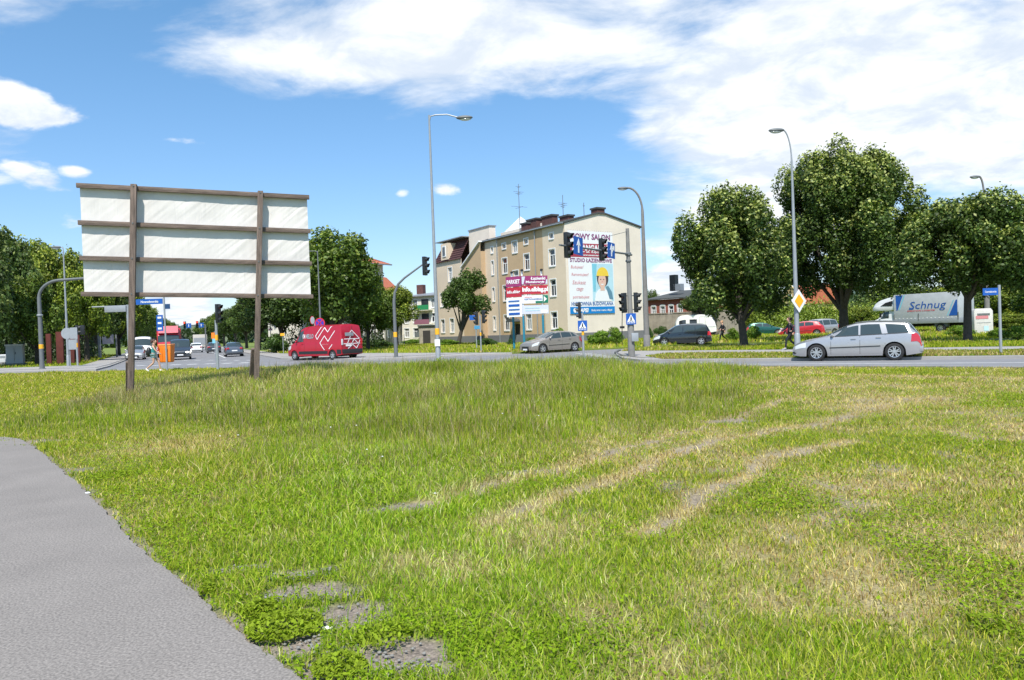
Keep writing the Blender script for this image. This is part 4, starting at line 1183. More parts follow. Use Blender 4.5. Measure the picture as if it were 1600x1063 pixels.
for a in ((1020, 125, 452, 30, 1, 2, 'small dark treetop right of the tenement gable', .2), (1100, 83, 458, 66, 2.7, 2, 'dark bushy tree above the caravan', .18), (1150, 88, 470, 60, .3, 3, 'light green bushy tree right of the caravan', .16), (1190, 95, 462, 70, .3, 1, 'fresh green bushy tree left of the diamond sign', .18), (1235, 100, 478, 70, .2, 3, 'yellow green bush tree behind the red parked car', .16),
          (1285, 92, 480, 75, .2, 1, 'fresh green bush tree behind the silver parked car', .16), (1335, 98, 474, 80, .2, 2, 'dark bush tree left of the delivery lorry', .18), (1345, 76, 480, 56, .1, 3, 'low bright bush by the lorry cab', .14), (1400, 100, 440, 120, .4, 2, 'dark tree rising behind the delivery lorry', .2),
          (1470, 104, 448, 120, .4, 1, 'tree behind the tail of the delivery lorry', .2), (1540, 88, 436, 100, .3, 2, 'dark tree behind the white container', .2), (1600, 72, 440, 110, .2, 3, 'light green tree at the right edge of the picture', .2), (1570, 64, 492, 90, .05, 3, 'low yellow green thicket right of the container', .12),
          (1650, 66, 430, 120, .3, 0, 'tree just beyond the right edge', .2), (1505, 70, 497, 60, .05, 1, 'low thicket behind the right lime trunk', .12)):
    T(*a, group=BG)
# shrubs
S = [crown_mesh(81 + i, 1.5, .9, 5200, .14, col=cc, tip=tt, lobes=14, tipf=.3, lobe_r=.38, name='foliage') for i, (cc, tt) in enumerate((((0.11, 0.20, 0.015), (.28, .36, .04)), ((0.05, 0.10, 0.018), (.11, .17, .03))))]
def shrub(px, py, wpx, top_py, v, label, group=None):
    p = G(px, py, .1)
    s = root('shrub', p, random.uniform(0, 6), label, 'shrub', group)
    H = max(.4, zfor(p.x, p.y, top_py) - .1)
    o = bpy.data.objects.new('foliage', S[v][0]); COL.objects.link(o); o.parent = s
    rx = wpx / 2 * p.y / FPX
    o.scale = (rx / 1.5, rx / 1.5, H / 2 / .9); o.location = (0, 0, H * .5)
    mb = MB()
    for i in range(7):
        a = i * .9; mb.tube([(.03 * math.cos(a), .03 * math.sin(a), -.1), (rx * .5 * math.cos(a), rx * .5 * math.sin(a), H * .7)], [.025, .008], 5)
    mb.build('stems', M['bark'], s)
for a in ((875, 541, 34, 512, 0, 'light green shrub behind the beige hatchback'), (940, 540.5, 46, 516, 0, 'light green shrub at the gable foot left of centre'), (962, 540, 26, 510, 0, 'upright light shrub at the gable foot by the mast'),
          (760, 541.5, 40, 528, 1, 'clipped dark shrub by the entrance of the tenement'), (798, 541, 16, 529, 1, 'small dark shrub right of the entrance hedge'), (832, 541, 26, 527, 0, 'pale shrub at the foot of the sign tower'),
          (432, 551.5, 50, 520, 1, 'dark rounded bush left of the red van'), (1034, 528, 26, 509, 1, 'dark bush at the stained wall behind the black people carrier'), (1145, 534, 24, 512, 0, 'bright bush left of the first lime trunk'), (1178, 533, 26, 508, 0, 'bright bush right of the first lime trunk'),
          (1015, 531, 14, 511, 1, 'small bush beside the concrete lamp column'), (700, 541, 40, 530, 0, 'low weedy shrub under the leaning tree'), (1340, 528, 60, 508, 0, 'low shrub before the lorry cab'), (590, 545, 50, 531, 1, 'low dark shrub right of the red van'), (645, 538, 40, 530, 0, 'low hedge before the courtyard cars'),
          (1590, 532, 50, 508, 0, 'low bramble at the far right beside the street sign'), (1560, 528, 30, 512, 0, 'bramble right of the white container'), (1500, 527, 44, 508, 0, 'weedy bush left of the white container')):
    shrub(*a)
# undergrowth along the wood and the waste ground: one mass each
def thicket(name, x0, x1, Y0, Y1, n, hh, col, label, seed):
    r = np.random.default_rng(seed)
    px = r.uniform(x0, x1, n); Y = r.uniform(Y0, Y1, n)
    X = (px - 800) / FPX * Y
    ok = (px > 292 + 13500 / Y + 6) | (px < 292 - 12800 / Y)
    X, Y = X[ok], Y[ok]; n = len(X)
    k = fbm(X * .35, Y * .35, seed, 3)
    z = .1 + r.random(n) * hh * np.clip(k * 1.6 - .1, .1, 1.3)
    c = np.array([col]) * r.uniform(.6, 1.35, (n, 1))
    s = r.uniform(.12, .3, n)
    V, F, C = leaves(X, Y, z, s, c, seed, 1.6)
    tag(np_mesh(name, V, F, M['leaf'], C), label, 'undergrowth', kind='stuff')
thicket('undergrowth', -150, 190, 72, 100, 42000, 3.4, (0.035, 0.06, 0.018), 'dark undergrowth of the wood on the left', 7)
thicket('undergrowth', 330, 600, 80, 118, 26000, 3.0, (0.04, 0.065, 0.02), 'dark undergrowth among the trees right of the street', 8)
thicket('undergrowth', 1172, 1700, 84, 108, 56000, 4.2, (0.18, 0.24, 0.025), 'tangle of wild bushes on the waste ground', 9)
# far wood filling the skyline gaps
r = np.random.default_rng(5); n = 45000
a = r.uniform(-.78, .85, n); Y = r.uniform(330, 470, n); X = a * Y
hgt = (7 + 11 * fbm(X * .03, Y * .03, 6, 4)) * np.where(np.abs(a + .435) < .035, .55, 1)
z = r.random(n) ** .7 * hgt
V_, F_, C_ = leaves(X, Y, z, r.uniform(1.6, 3.2, n), np.array([(0.05, 0.085, 0.03)]) * r.uniform(.6, 1.3, (n, 1)), 3, 1.8)
tag(np_mesh('far_wood', V_, F_, M['leaf'], C_), 'far wood along the skyline at the end of the street', 'wood', kind='stuff')
# ================================================================ VEHICLES
def paint(name, c, rough=.3, metal=.3, coat=.6):
    return mat(name, c, rough, metal=metal, var=.03, coat=coat)
def smooth_interp(pts, k=0.10):
    xs = np.array([p[0] for p in pts]); ys = np.array([p[1] for p in pts])
    g = np.linspace(xs[0], xs[-1], 500)
    v = np.interp(g, xs, ys)
    n = max(1, int(k / (g[1] - g[0])))
    if n > 1:
        vp_ = np.concatenate([2 * v[0] - v[1:n + 1][::-1], v, 2 * v[-1] - v[-n - 1:-1][::-1]])
        ker = np.hanning(2 * n + 1); ker /= ker.sum()
        v = np.convolve(vp_, ker, 'same')[n:-n]
    return lambda x: float(np.interp(x, g, v))
class Loft:
    def __init__(s, L, W, top, belt, sill, wheels, wr, arch=.055, tumble=.30, nose=.16, tail=.10, bulge=.05, crown=.05, arches=True):
        s.L, s.W = L, W; s.top = smooth_interp(top, .10); s.beltf = smooth_interp(belt, .1); s.sill = sill
        s.wheels, s.wr, s.ar = wheels, wr, wr + arch
        s.tumble, s.nose, s.tail, s.bulge, s.crown, s.arches = tumble, nose, tail, bulge, crown, arches
    def hw(s, x):
        w = s.W / 2; n, t = s.nose, s.tail
        a = max(0, 1 - x / .9); b = max(0, 1 - (s.L - x) / .6)
        return w * (1 - n * a ** 2.2 - t * b ** 2.4)
    def sillz(s, x):
        z = s.sill + .05 * max(0, 1 - x / .3) + .08 * max(0, 1 - (s.L - x) / .5)
        if s.arches:
            for xw in s.wheels:
                d = abs(x - xw)
                if d < s.ar: z = max(z, s.wr + math.sqrt(s.ar ** 2 - d ** 2))
        return z
    def p(s, x, v, side=1, off=0.0):
        zt = s.top(x); zs = s.sillz(x); zb = min(s.beltf(x), zt - .035)
        zs = min(zs, zb - .03)
        w = s.hw(x)
        def yl(z):
            q = (z - s.sill) / max(.05, (s.beltf(min(max(x, .6), s.L - .3)) - s.sill))
            return w * (1 - s.bulge * (2 * abs(q - .45)) ** 2.4)
        yb = yl(zb)
        h = zt - zb; cr = min(s.crown, h * .45)
        yr = max(.1, yb - .03 - s.tumble * h - (.10 if h < .15 else .10 * max(0, 1 - (h - .15) / .3)))
        if v <= 1:
            z = zs + (zb - zs) * v; y = yl(z)
        elif v <= 2:
            q = v - 1; z = zb + (zt - cr - zb) * q; y = yb + (yr - yb) * (q ** 1.0) + .02 * math.sin(q * math.pi) * min(1, h)
        else:
            q = v - 2; y = yr * (1 - q); z = zt - cr * (1 - q) ** 2.2
        if off:
            n = Vector((0, 1, .12)) if v < 1.9 else (Vector((0, .5, .8)) if v < 2.1 else Vector((0, 0, 1)))
            n.normalize(); y += n.y * off; z += n.z * off
        return Vector((s.L / 2 - x, side * y, z))
    def pz(s, x, z, side=1, off=.01):
        zt = s.top(x); zs = s.sillz(x); zb = min(s.beltf(x), zt - .035); cr = min(s.crown, (zt - zb) * .45)
        v = (z - zs) / (zb - zs) if z <= zb else 1 + (z - zb) / max(.01, (zt - cr - zb))
        return s.p(x, min(max(v, 0), 1.97), side, off)
    def body(s, name, m, parent, nx=70):
        st = set(np.linspace(0, s.L, nx))
        for xw in s.wheels:
            for a in np.linspace(-1, 1, 19): st.add(xw + s.ar * math.sin(a * math.pi / 2))
        for a in (.015, .04, .08): st.add(a); st.add(s.L - a)
        st = sorted(x for x in st if 0 <= x <= s.L)
        st = [x for i, x in enumerate(st) if i == 0 or x - st[i - 1] > .006]
        vs_ = [0, .12, .3, .5, .7, .86, .96, 1.0, 1.1, 1.5, 1.85, 2.0, 2.12, 2.3, 2.6, 3.0]
        V_, F_ = [], []
        m_ = len(vs_)
        row = 2 * m_ - 1
        for x in st:
            for v in vs_: V_.append(s.p(x, v, 1))
            for v in reversed(vs_[:-1]): V_.append(s.p(x, v, -1))
        for i in range(len(st) - 1):
            for j in range(row - 1):
                a = i * row + j; F_.append((a, a + 1, a + row + 1, a + row))
            a = i * row; F_.append((a, a + row, a + 2 * row - 1, a + row - 1))
        for i in (0, len(st) - 1):
            for j in range(m_ - 1):
                F_.append((i * row + j, i * row + j + 1, i * row + row - 2 - j, i * row + row - 1 - j))
        mb = MB().add(V_, F_)
        return mb.build(name, m, parent, smooth=True)
    def patch(s, name, m, parent, x0, x1, v0, v1, side=1, off=.006, x0t=None, x1t=None, nx=10, nv=6, both=False):
        x0t = x0 if x0t is None else x0t; x1t = x1 if x1t is None else x1t
        V_, F_ = [], []
        for j in range(nv + 1):
            q = j / nv; a = x0 + (x0t - x0) * q; b = x1 + (x1t - x1) * q
            for i in range(nx + 1): V_.append(s.p(a + (b - a) * i / nx, v0 + (v1 - v0) * q, side, off))
        for j in range(nv):
            for i in range(nx):
                a = j * (nx + 1) + i; F_.append((a, a + 1, a + nx + 2, a + nx + 1))
        return MB().add(V_, F_).build(name, m, parent, smooth=True)
    def screen(s, name, m, parent, x0, x1, v0=1.8, off=.006):
        """windscreen / rear screen: wraps across the whole width"""
        vs_ = [v0, 1.95, 2.0, 2.15, 2.4, 2.7, 3.0]
        V_, F_ = [], []
        for i in range(9):
            x = x0 + (x1 - x0) * i / 8
            r_ = [s.p(x, v, 1, off) for v in vs_] + [s.p(x, v, -1, off) for v in reversed(vs_[:-1])]
            V_ += r_
        k = 2 * len(vs_) - 1
        for i in range(8):
            for j in range(k - 1):
                a = i * k + j; F_.append((a, a + 1, a + k + 1, a + k))
        return MB().add(V_, F_).build(name, m, parent, smooth=True)
    def stripe(s, name, m, parent, pts, w=.03, side=1, off=.012):
        """a line of width w following (x, z) points on the flank"""
        mb = MB()
        for (xa, za), (xb, zb) in zip(pts[:-1], pts[1:]):
            dx, dz = xb - xa, zb - za; l = math.hypot(dx, dz); nx_, nz_ = -dz / l * w / 2, dx / l * w / 2
            k = max(1, int(l / .2))
            for i in range(k):
                a0, a1 = i / k, (i + 1) / k
                mb.add([s.pz(xa + dx * q + sg * nx_, za + dz * q + sg * nz_, side, off) for q, sg in ((a0, -1), (a1, -1), (a1, 1), (a0, 1))], [(0, 1, 2, 3)])
        return mb.build(name, m, parent)
def wheel(parent, x, y, r, w=.2, spokes=5, double=False, rimf=.66, rim_m=None, out=1):
    prof = [(r * rimf, -w / 2 * .9), (r * .88, -w / 2), (r * .97, -w * .42), (r, -w * .2), (r, w * .2), (r * .97, w * .42), (r * .88, w / 2), (r * rimf, w / 2 * .9)]
    t = MB().lathe(prof, axis='y', n=28).build('wheel', M['tyre'], parent, smooth=True)
    t.location = (x, y, r)
    mb = MB(); yo = out * w * .36
    mb.lathe([(r * rimf, out * w * .46), (r * rimf, out * w * .10), (r * rimf * .92, out * w * .10), (r * rimf * .90, out * w * .44), (r * rimf, out * w * .46)], axis='y', n=28)
    for i in range(spokes):
        a = 2 * math.pi * i / spokes + .3
        for da in ((-.17, .17) if double else (0,)):
            ww = .030 if double else .052
            b = a + da
            mb.bar((r * .10 * math.cos(b), yo, r * .10 * math.sin(b)), (r * rimf * .95 * math.cos(b + da * .3), yo * 1.05, r * rimf * .95 * math.sin(b + da * .3)), .03, ww) if False else mb.add(*spoke(r, rimf, b, da, ww, yo, out))
    mb.lathe([(.001, yo + out * .012), (r * .16, yo + out * .010), (r * .17, yo - out * .02)], axis='y', n=12)
    mb.build('rim', rim_m or M['rim'], t, smooth=True)
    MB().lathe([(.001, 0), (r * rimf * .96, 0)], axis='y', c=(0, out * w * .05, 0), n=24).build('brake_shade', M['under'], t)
    return t
def spoke(r, rimf, b, da, ww, yo, out):
    i0 = Vector((math.cos(b), 0, math.sin(b))); tt = Vector((-math.sin(b), 0, math.cos(b)))
    e = Vector((math.cos(b + da * .35), 0, math.sin(b + da * .35)))
    V_ = []
    for base, rad, hw_ in ((i0, r * .08, ww * .9), (e, r * rimf * .95, ww * .55)):
        for sgn, dy in ((-1, 0), (1, 0), (1, -.03), (-1, -.03)):
            p = base * rad + tt * (sgn * hw_); p.y = yo + out * dy * 1.0; V_.append(p)
    return V_, [(0, 1, 2, 3), (7, 6, 5, 4), (0, 4, 5, 1), (1, 5, 6, 2), (2, 6, 7, 3), (3, 7, 4, 0)]
def car(name, label, cat, pos, ang, spec, pm, group=None, wins=(), ws=None, rs=None, doors=(), plate=True, lights_on=False, handles=(), rimspokes=5, rimdouble=False, detail=True, rimf=.66, headx=(.03, .55), tailx=(.04, .3), taillz=(.62, .98), grille_z=(.32, .48), rails=False, wheelw=.2, mirror=None, extras=None, rim_m=None, pillar=None, z=0.0, glass=None):
    t = root(name, (pos[0], pos[1], z), ang, label, cat, group)
    f = Loft(**spec); L, W = f.L, f.W
    f.body('body', pm, t)
    for xw in f.wheels:
        for sd in (1, -1):
            wheel(t, L / 2 - xw, sd * (W / 2 - wheelw / 2 - .01), f.wr, wheelw, rimspokes, rimdouble, rimf, rim_m, out=sd)
    # dark underside with wheel housings
    ub = MB().box((0, 0, f.sill + .14), (L - .5, W - .55, .28))
    for xw in f.wheels: ub.box((L / 2 - xw, 0, f.wr + .12), (f.ar * 2.1, W - .30, f.wr * 1.3))
    ub.build('underbody', M['under'], t)
    gl = glass or M['glass']
    for sd in (1, -1):
        for w_ in wins:
            a, b = w_[0], w_[1]; at, bt = (w_[2], w_[3]) if len(w_) > 3 else (a, b)
            f.patch('side_window', gl, t, a, b, 1.06, 1.86, sd, .008, at, bt)
        for dx in doors: f.stripe('door_seam', M['trim'], t, [(dx, f.sillz(dx) + .06), (dx + .01, f.beltf(dx) - .01)], .012, sd, .004)
        for hx in handles:
            hz = f.beltf(hx) - .11; p = f.pz(hx, hz, sd, .018)
            MB().box(p, (.18, .03, .028)).build('door_handle', pm, t, bevel=.006)
        mx_ = mirror or (ws[0] + (ws[1] - ws[0]) * .28 if ws else 1.2)
        p = f.pz(mx_, f.beltf(mx_) + .07, sd, .09)
        mm = MB().ell(p, (.06, .11, .075), 12, 8).build('mirror', pm, t, smooth=True)
        # lamps on the shoulders of the nose and tail
        f.patch('headlight', M['headlight_on'] if lights_on else M['lamp'], t, headx[0], headx[1], .62, .96, sd, .010, nx=8, nv=4, x0t=headx[0] + .02, x1t=headx[1])
        f.patch('tail_light', M['tail'], t, L - tailx[1], L - tailx[0], taillz[0], taillz[1], sd, .010, nx=6, nv=4, x0t=L - tailx[1] + .03)
        if detail: f.stripe('side_moulding', M['trim'], t, [(f.wheels[0] + f.ar + .1, f.sill + .32), (f.wheels[1] - f.ar - .08, f.sill + .36)], .035, sd, .012)
        if rails:
            pts = [f.p(x, 2.05, sd, .05) for x in np.linspace(rails[0], rails[1], 8)]
            pts = [f.p(rails[0] - .05, 2.05, sd, .0)] + pts + [f.p(rails[1] + .05, 2.05, sd, .0)]
            MB().tube(pts, .016, 6).build('roof_rail', M['steel_dark'] if rails is not True else M['steel'], t, smooth=True)
    if ws: f.screen('windscreen', gl, t, *ws)
    if rs: f.screen('rear_window', gl, t, *rs)
    fz = f.top(0.0); hwf = f.hw(0) * .9
    fr = L / 2 + .012
    MB().box((fr - .005, 0, (grille_z[0] + grille_z[1]) / 2), (.03, hwf * 1.25, grille_z[1] - grille_z[0])).build('grille', M['black'], t, bevel=.01)
    MB().box((fr - .005, 0, f.sill + .09), (.03, hwf * 1.4, .09)).build('lower_intake', M['black'], t, bevel=.01)
    if plate:
        MB().box((fr + .018, 0, grille_z[0] - .04), (.012, .52, .11)).build('number_plate', M['white'], t)
        MB().box((-L / 2 - .012, 0, f.sill + (.42 if spec['top'][-2][1] > .7 else .3)), (.012, .52, .11)).build('number_plate', M['white'], t)
    MB().box((-L / 2 + .0, 0, f.sill + .16), (.05, f.hw(L) * 1.85, .07)).build('rear_bumper', M['trim'], t, bevel=.01)
    if extras: extras(t, f)
    return t, f
def near_side(px, py, ang, W):
    """place by the ground contact of the side facing the camera"""
    g = G(px, py); n = Vector((-math.sin(ang), math.cos(ang), 0))
    if n.dot(Vector((g.x, g.y, 0))) < 0: n = -n
    return g + n * W / 2
silver = paint('silver_paint', (0.40, 0.395, 0.40), .28, .45, .9)
beige_p = paint('beige_metallic', (0.34, 0.31, 0.27), .32, .5, .7)
black_p = paint('black_paint', (0.012, 0.016, 0.018), .2, .1, 1.0)
grey_p = paint('dark_grey_paint', (0.055, 0.062, 0.072), .28, .4, .9)
red_p = paint('red_van_paint', (0.40, 0.006, 0.022), .4, .05, .5)
green_p = paint('green_paint', (0.01, 0.085, 0.065), .3, .3, .7)
white_p = paint('white_paint_car', (0.68, 0.69, 0.70), .35, 0, .5)

estate = dict(L=4.515, W=1.76, top=[(0, .50), (.03, .62), (.12, .70), (.4, .80), (.9, .91), (1.22, .985), (1.55, 1.16), (1.95, 1.36), (2.3, 1.45), (2.7, 1.49), (3.3, 1.48), (3.9, 1.43), (4.12, 1.38), (4.34, 1.06), (4.42, .96), (4.5, .80), (4.515, .50)],
              belt=[(0, .55), (.3, .70), (1.2, .90), (2.4, .95), (3.6, 1.0), (4.515, 1.01)], sill=.19, wheels=(.90, 3.603), wr=.325, tumble=.34, nose=.20, tail=.12)
hatch = dict(L=4.24, W=1.79, top=[(0, .50), (.03, .64), (.15, .74), (.5, .86), (.95, .96), (1.2, 1.02), (1.6, 1.24), (1.95, 1.40), (2.3, 1.47), (2.8, 1.48), (3.4, 1.43), (3.75, 1.36), (4.05, 1.05), (4.16, .95), (4.22, .75), (4.24, .5)],
             belt=[(0, .58), (.3, .74), (1.2, .93), (2.4, .98), (3.6, 1.05), (4.24, 1.06)], sill=.19, wheels=(.86, 3.51), wr=.315, tumble=.34, nose=.20, tail=.16)
mpv = dict(L=4.32, W=1.74, top=[(0, .50), (.03, .64), (.15, .76), (.5, .90), (.85, 1.02), (1.3, 1.30), (1.7, 1.52), (2.0, 1.60), (2.6, 1.64), (3.5, 1.62), (3.95, 1.56), (4.18, 1.15), (4.26, 1.0), (4.31, .75), (4.32, .5)],
           belt=[(0, .6), (.3, .76), (1.1, .95), (2.4, 1.0), (4.32, 1.04)], sill=.2, wheels=(.85, 3.55), wr=.31, tumble=.26, nose=.20, tail=.10)
sedan = dict(L=4.55, W=1.78, top=[(0, .48), (.03, .62), (.15, .70), (.5, .80), (1.1, .93), (1.3, .98), (1.7, 1.2), (2.05, 1.38), (2.6, 1.44), (3.1, 1.40), (3.5, 1.22), (3.85, 1.03), (4.2, 1.0), (4.45, .96), (4.53, .8), (4.55, .5)],
             belt=[(0, .58), (.3, .72), (1.3, .90), (3.8, .95), (4.55, .95)], sill=.19, wheels=(.88, 3.55), wr=.32, tumble=.38, nose=.2, tail=.16)
bigvan = dict(L=5.9, W=2.05, top=[(0, .72), (.03, .90), (.3, 1.06), (.75, 1.22), (.92, 1.34), (1.45, 2.02), (1.7, 2.32), (2.1, 2.47), (2.6, 2.50), (5.5, 2.51), (5.78, 2.47), (5.86, 2.2), (5.9, 1.2), (5.9, .6)],
              belt=[(0, .95), (.7, 1.22), (1.2, 1.28), (5.9, 1.30)], sill=.30, wheels=(.93, 4.97), wr=.345, tumble=.07, nose=.20, tail=.03, crown=.10, bulge=.03)
midvan = dict(L=4.9, W=1.9, top=[(0, .60), (.03, .78), (.25, .92), (.75, 1.08), (.95, 1.16), (1.5, 1.66), (1.8, 1.86), (2.2, 1.94), (4.6, 1.94), (4.8, 1.85), (4.87, 1.2), (4.9, .6)],
              belt=[(0, .75), (.7, 1.06), (1.2, 1.12), (4.9, 1.14)], sill=.25, wheels=(.9, 3.9), wr=.33, tumble=.12, nose=.12, tail=.03, crown=.07, bulge=.03)

# silver estate on the near carriageway
def est_x(t, f):
    for sd in (1, -1):
        f.stripe('sill_skirt', silver, t, [(f.wheels[0] + f.ar + .02, f.sill + .02), (f.wheels[1] - f.ar - .02, f.sill + .02)], .09, sd, .022)
        f.stripe('window_trim', M['trim'], t, [(1.4, f.beltf(1.4) + .02), (4.05, f.beltf(4.0) + .02)], .022, sd, .012)
    MB().ell((f.L / 2 - .10, .62, .34), (.12, .16, .07), 12, 8).build('fog_lamp', M['black'], t, smooth=True)
    MB().ell((f.L / 2 - .10, -.62, .34), (.12, .16, .07), 12, 8).build('fog_lamp', M['black'], t, smooth=True)
    MB().box((-f.L / 2 + .04, 0, .42), (.16, 1.62, .20)).build('bumper', silver, t, bevel=.04)
a = R(150)
car('parked_car' if 0 else 'estate_car', 'silver estate car driving left on the near carriageway, largest car in the picture', 'car', (13.45, 28.75), a, estate, silver,
    wins=((1.50, 2.40, 1.86, 2.40), (2.47, 3.20, 2.47, 3.12), (3.40, 4.10, 3.32, 3.98)), ws=(1.28, 2.0), rs=(4.14, 4.36), doors=(1.42, 2.44, 3.30), handles=(2.22, 3.08), rimspokes=5, rimdouble=True,
    rails=(2.3, 3.9), extras=est_x, tailx=(.02, .36), taillz=(.60, .99), detail=True, headx=(.10, .52))
# red van with white zigzags
def van_x(t, f):
    Z1 = [(3.9, 2.46), (3.25, 1.72), (3.42, 1.48), (4.15, 2.30), (4.50, 1.98), (4.92, 2.48)]
    Z2 = [(5.22, 2.05), (4.55, 1.32), (4.18, 1.72), (3.72, 1.22), (4.2, .72)]
    Z3 = [(5.0, 1.10), (4.66, .78)]
    for z in (Z1, Z2, Z3): f.stripe('zigzag', M['white'], t, z, .055, 1); f.stripe('zigzag', M['white'], t, z, .055, -1)
    fn = lambda X, Z: f.pz(X, Z, 1, .014)
    for k, (s_, w_, h_) in enumerate((('MEBLE', .95, .34),)):
        pass
    text('RTM', M['white'], t, 2.0, 1.72, .25, .30, name='lettering', fn=fn)
    text('MELLO', M['signback'], t, 2.62, 1.72, .85, .34, name='lettering', fn=fn, bold=.05)
    text('www.logistyka.pl', M['b_pink'], t, 4.2, 1.12, .8, .08, fn=fn)
    for sd in (1, -1):
        f.stripe('side_moulding', M['trim'], t, [(1.45, .55), (4.5, .55)], .20, sd, .014)
        f.stripe('side_moulding', M['trim'], t, [(5.45, .58), (5.86, .58)], .30, sd, .016)
    xr = -f.L / 2 - .016
    def rear(pts, w=.05):
        mb = MB()
        for A_, B_ in zip(pts[:-1], pts[1:]): mb.bar((xr, A_[0], A_[1]), (xr, B_[0], B_[1]), .01, w)
        return mb.build('zigzag', M['white'], t)
    # on the rear, y=+0.9 is the picture's left edge
    rear([(.75, 1.45), (-.70, 1.45), (0.0, 2.05), (.25, 1.85)]); rear([(.55, .95), (.15, 1.62)]); rear([(.15, 1.0), (-.2, 1.42), (-.6, 1.08), (-.75, 1.35)]); rear([(.8, 1.12), (-.75, 1.12)]); rear([(.4, .78), (-.05, 1.05), (-.4, .78), (-.6, 1.05)])
    MB().box((xr, .25, 1.78), (.012, .8, .24)).build('lettering_panel', M['signback'], t)
    MB().box((xr + .005, 0, .62), (.05, 1.9, .24)).build('rear_bumper', M['trim'], t, bevel=.02)
    MB().box((xr, .35, 1.0), (.02, .5, .13)).build('number_plate', M['white'], t)
    for y in (.92, -.92): MB().box((xr + .01, y, 1.25), (.05, .13, .42)).build('tail_light', M['lamp'] if y > 0 else M['tail'], t, bevel=.015)
    MB().bar((xr, 0, .75), (xr, 0, 2.35), .012, .02).build('door_seam', M['trim'], t)
a = R(145.6)
p_ = G(459, 563.5); q_ = G(521, 563)
midp = (p_ + q_) / 2; n_ = Vector((-math.sin(a), math.cos(a), 0)); n_ = n_ if n_.dot(midp) > 0 else -n_
hd = Vector((math.cos(a), math.sin(a), 0))
c_ = midp + n_ * 1.02 + hd * 0.0
red_fs = dict(bigvan)
car('delivery_van', 'red panel van with white zigzag lines turning at the junction', 'van', (c_.x, c_.y), a, bigvan, red_p, wins=((1.12, 1.95, 1.55, 1.95),), ws=(.98, 1.62), doors=(2.05, 3.3), handles=(1.85,), rails=False,
    extras=van_x, detail=False, rimf=.58, mirror=1.25, tailx=(.0, .1), taillz=(.3, .5), wheelw=.22, headx=(.12, .6), plate=False)
# beige hatchback
a = R(211)
p_ = G(847, 552.3); q_ = G(898, 549.5); midp = (p_ + q_) / 2; n_ = Vector((-math.sin(a), math.cos(a), 0)); n_ = n_ if n_.dot(midp) > 0 else -n_
c_ = midp + n_ * .88
car('hatchback', 'beige metallic hatchback on the side road below the sign tower', 'car', (c_.x, c_.y), a, hatch, beige_p, wins=((1.5, 2.4, 1.85, 2.4), (2.48, 3.3, 2.48, 3.22), (3.36, 3.72, 3.30, 3.45)), ws=(1.26, 1.98), rs=(3.80, 4.06), doors=(1.4, 2.44, 3.3), handles=(2.2, 3.1), headx=(.05, .6))
# black people carrier
a = R(166)
c_ = near_side(1066, 540.5, a, 1.74)
car('people_carrier', 'black people carrier on the side road before the caravan', 'car', (c_.x, c_.y), a, mpv, black_p, wins=((1.35, 2.2, 1.7, 2.2), (2.28, 3.1), (3.16, 3.95, 3.16, 3.85)), ws=(1.0, 1.75), rs=(3.98, 4.18), doors=(1.25, 2.24, 3.13), handles=(2.0, 2.95), rails=(2.1, 3.7))
# parked cars on the waste ground
def simple(label, px, py, ang, spec, pm, name='parked_car', group=None, on=False, **k):
    a = R(ang); c_ = near_side(px, py, a, spec['W'])
    L = spec['L']
    base = dict(wins=((1.5, 2.4, 1.85, 2.4), (2.48, 3.25)), ws=(1.28, 1.98), rs=(L - .42, L - .18), doors=(2.44,), handles=())
    if spec is estate: base.update(wins=((1.50, 2.40, 1.86, 2.40), (2.47, 3.20), (3.40, 4.05)), rs=(4.14, 4.36))
    if spec is sedan: base.update(wins=((1.55, 2.4, 1.95, 2.4), (2.48, 3.2, 2.48, 3.1)), rs=(3.2, 3.8), ws=(1.35, 2.05))
    if spec is hatch: base.update(rs=(3.80, 4.06))
    if spec is mpv: base.update(wins=((1.35, 2.2, 1.7, 2.2), (2.28, 3.1), (3.16, 3.95, 3.16, 3.85)), ws=(1.0, 1.75), rs=(3.98, 4.18))
    base.update(k)
    return car(name, label, 'car' if 'van' not in name else 'van', (c_.x, c_.y), a, spec, pm, group=group, lights_on=on, **base)
PK = 'cars parked on the waste ground'
simple('silver hatchback parked beside the caravan', 1118, 526.5, 15, hatch, silver, group=PK)
simple('dark green hatchback parked between the two nearest lime trunks', 1197, 524.5, -8, hatch, green_p, group=PK)
simple('red estate parked behind the pole with the diamond sign', 1252, 526, 155, hatch, paint('red_paint', (.45, .02, .03), .3, .1, .8), group=PK)
simple('silver people carrier parked right of the red car', 1287, 524.5, 200, mpv, silver, group=PK)
simple('white saloon parked in the courtyard before the cream block', 655, 536, 184, sedan, white_p, group='cars in the courtyard')
simple('dark saloon parked left of the white one in the courtyard', 630, 536, 188, sedan, grey_p, group='cars in the courtyard')
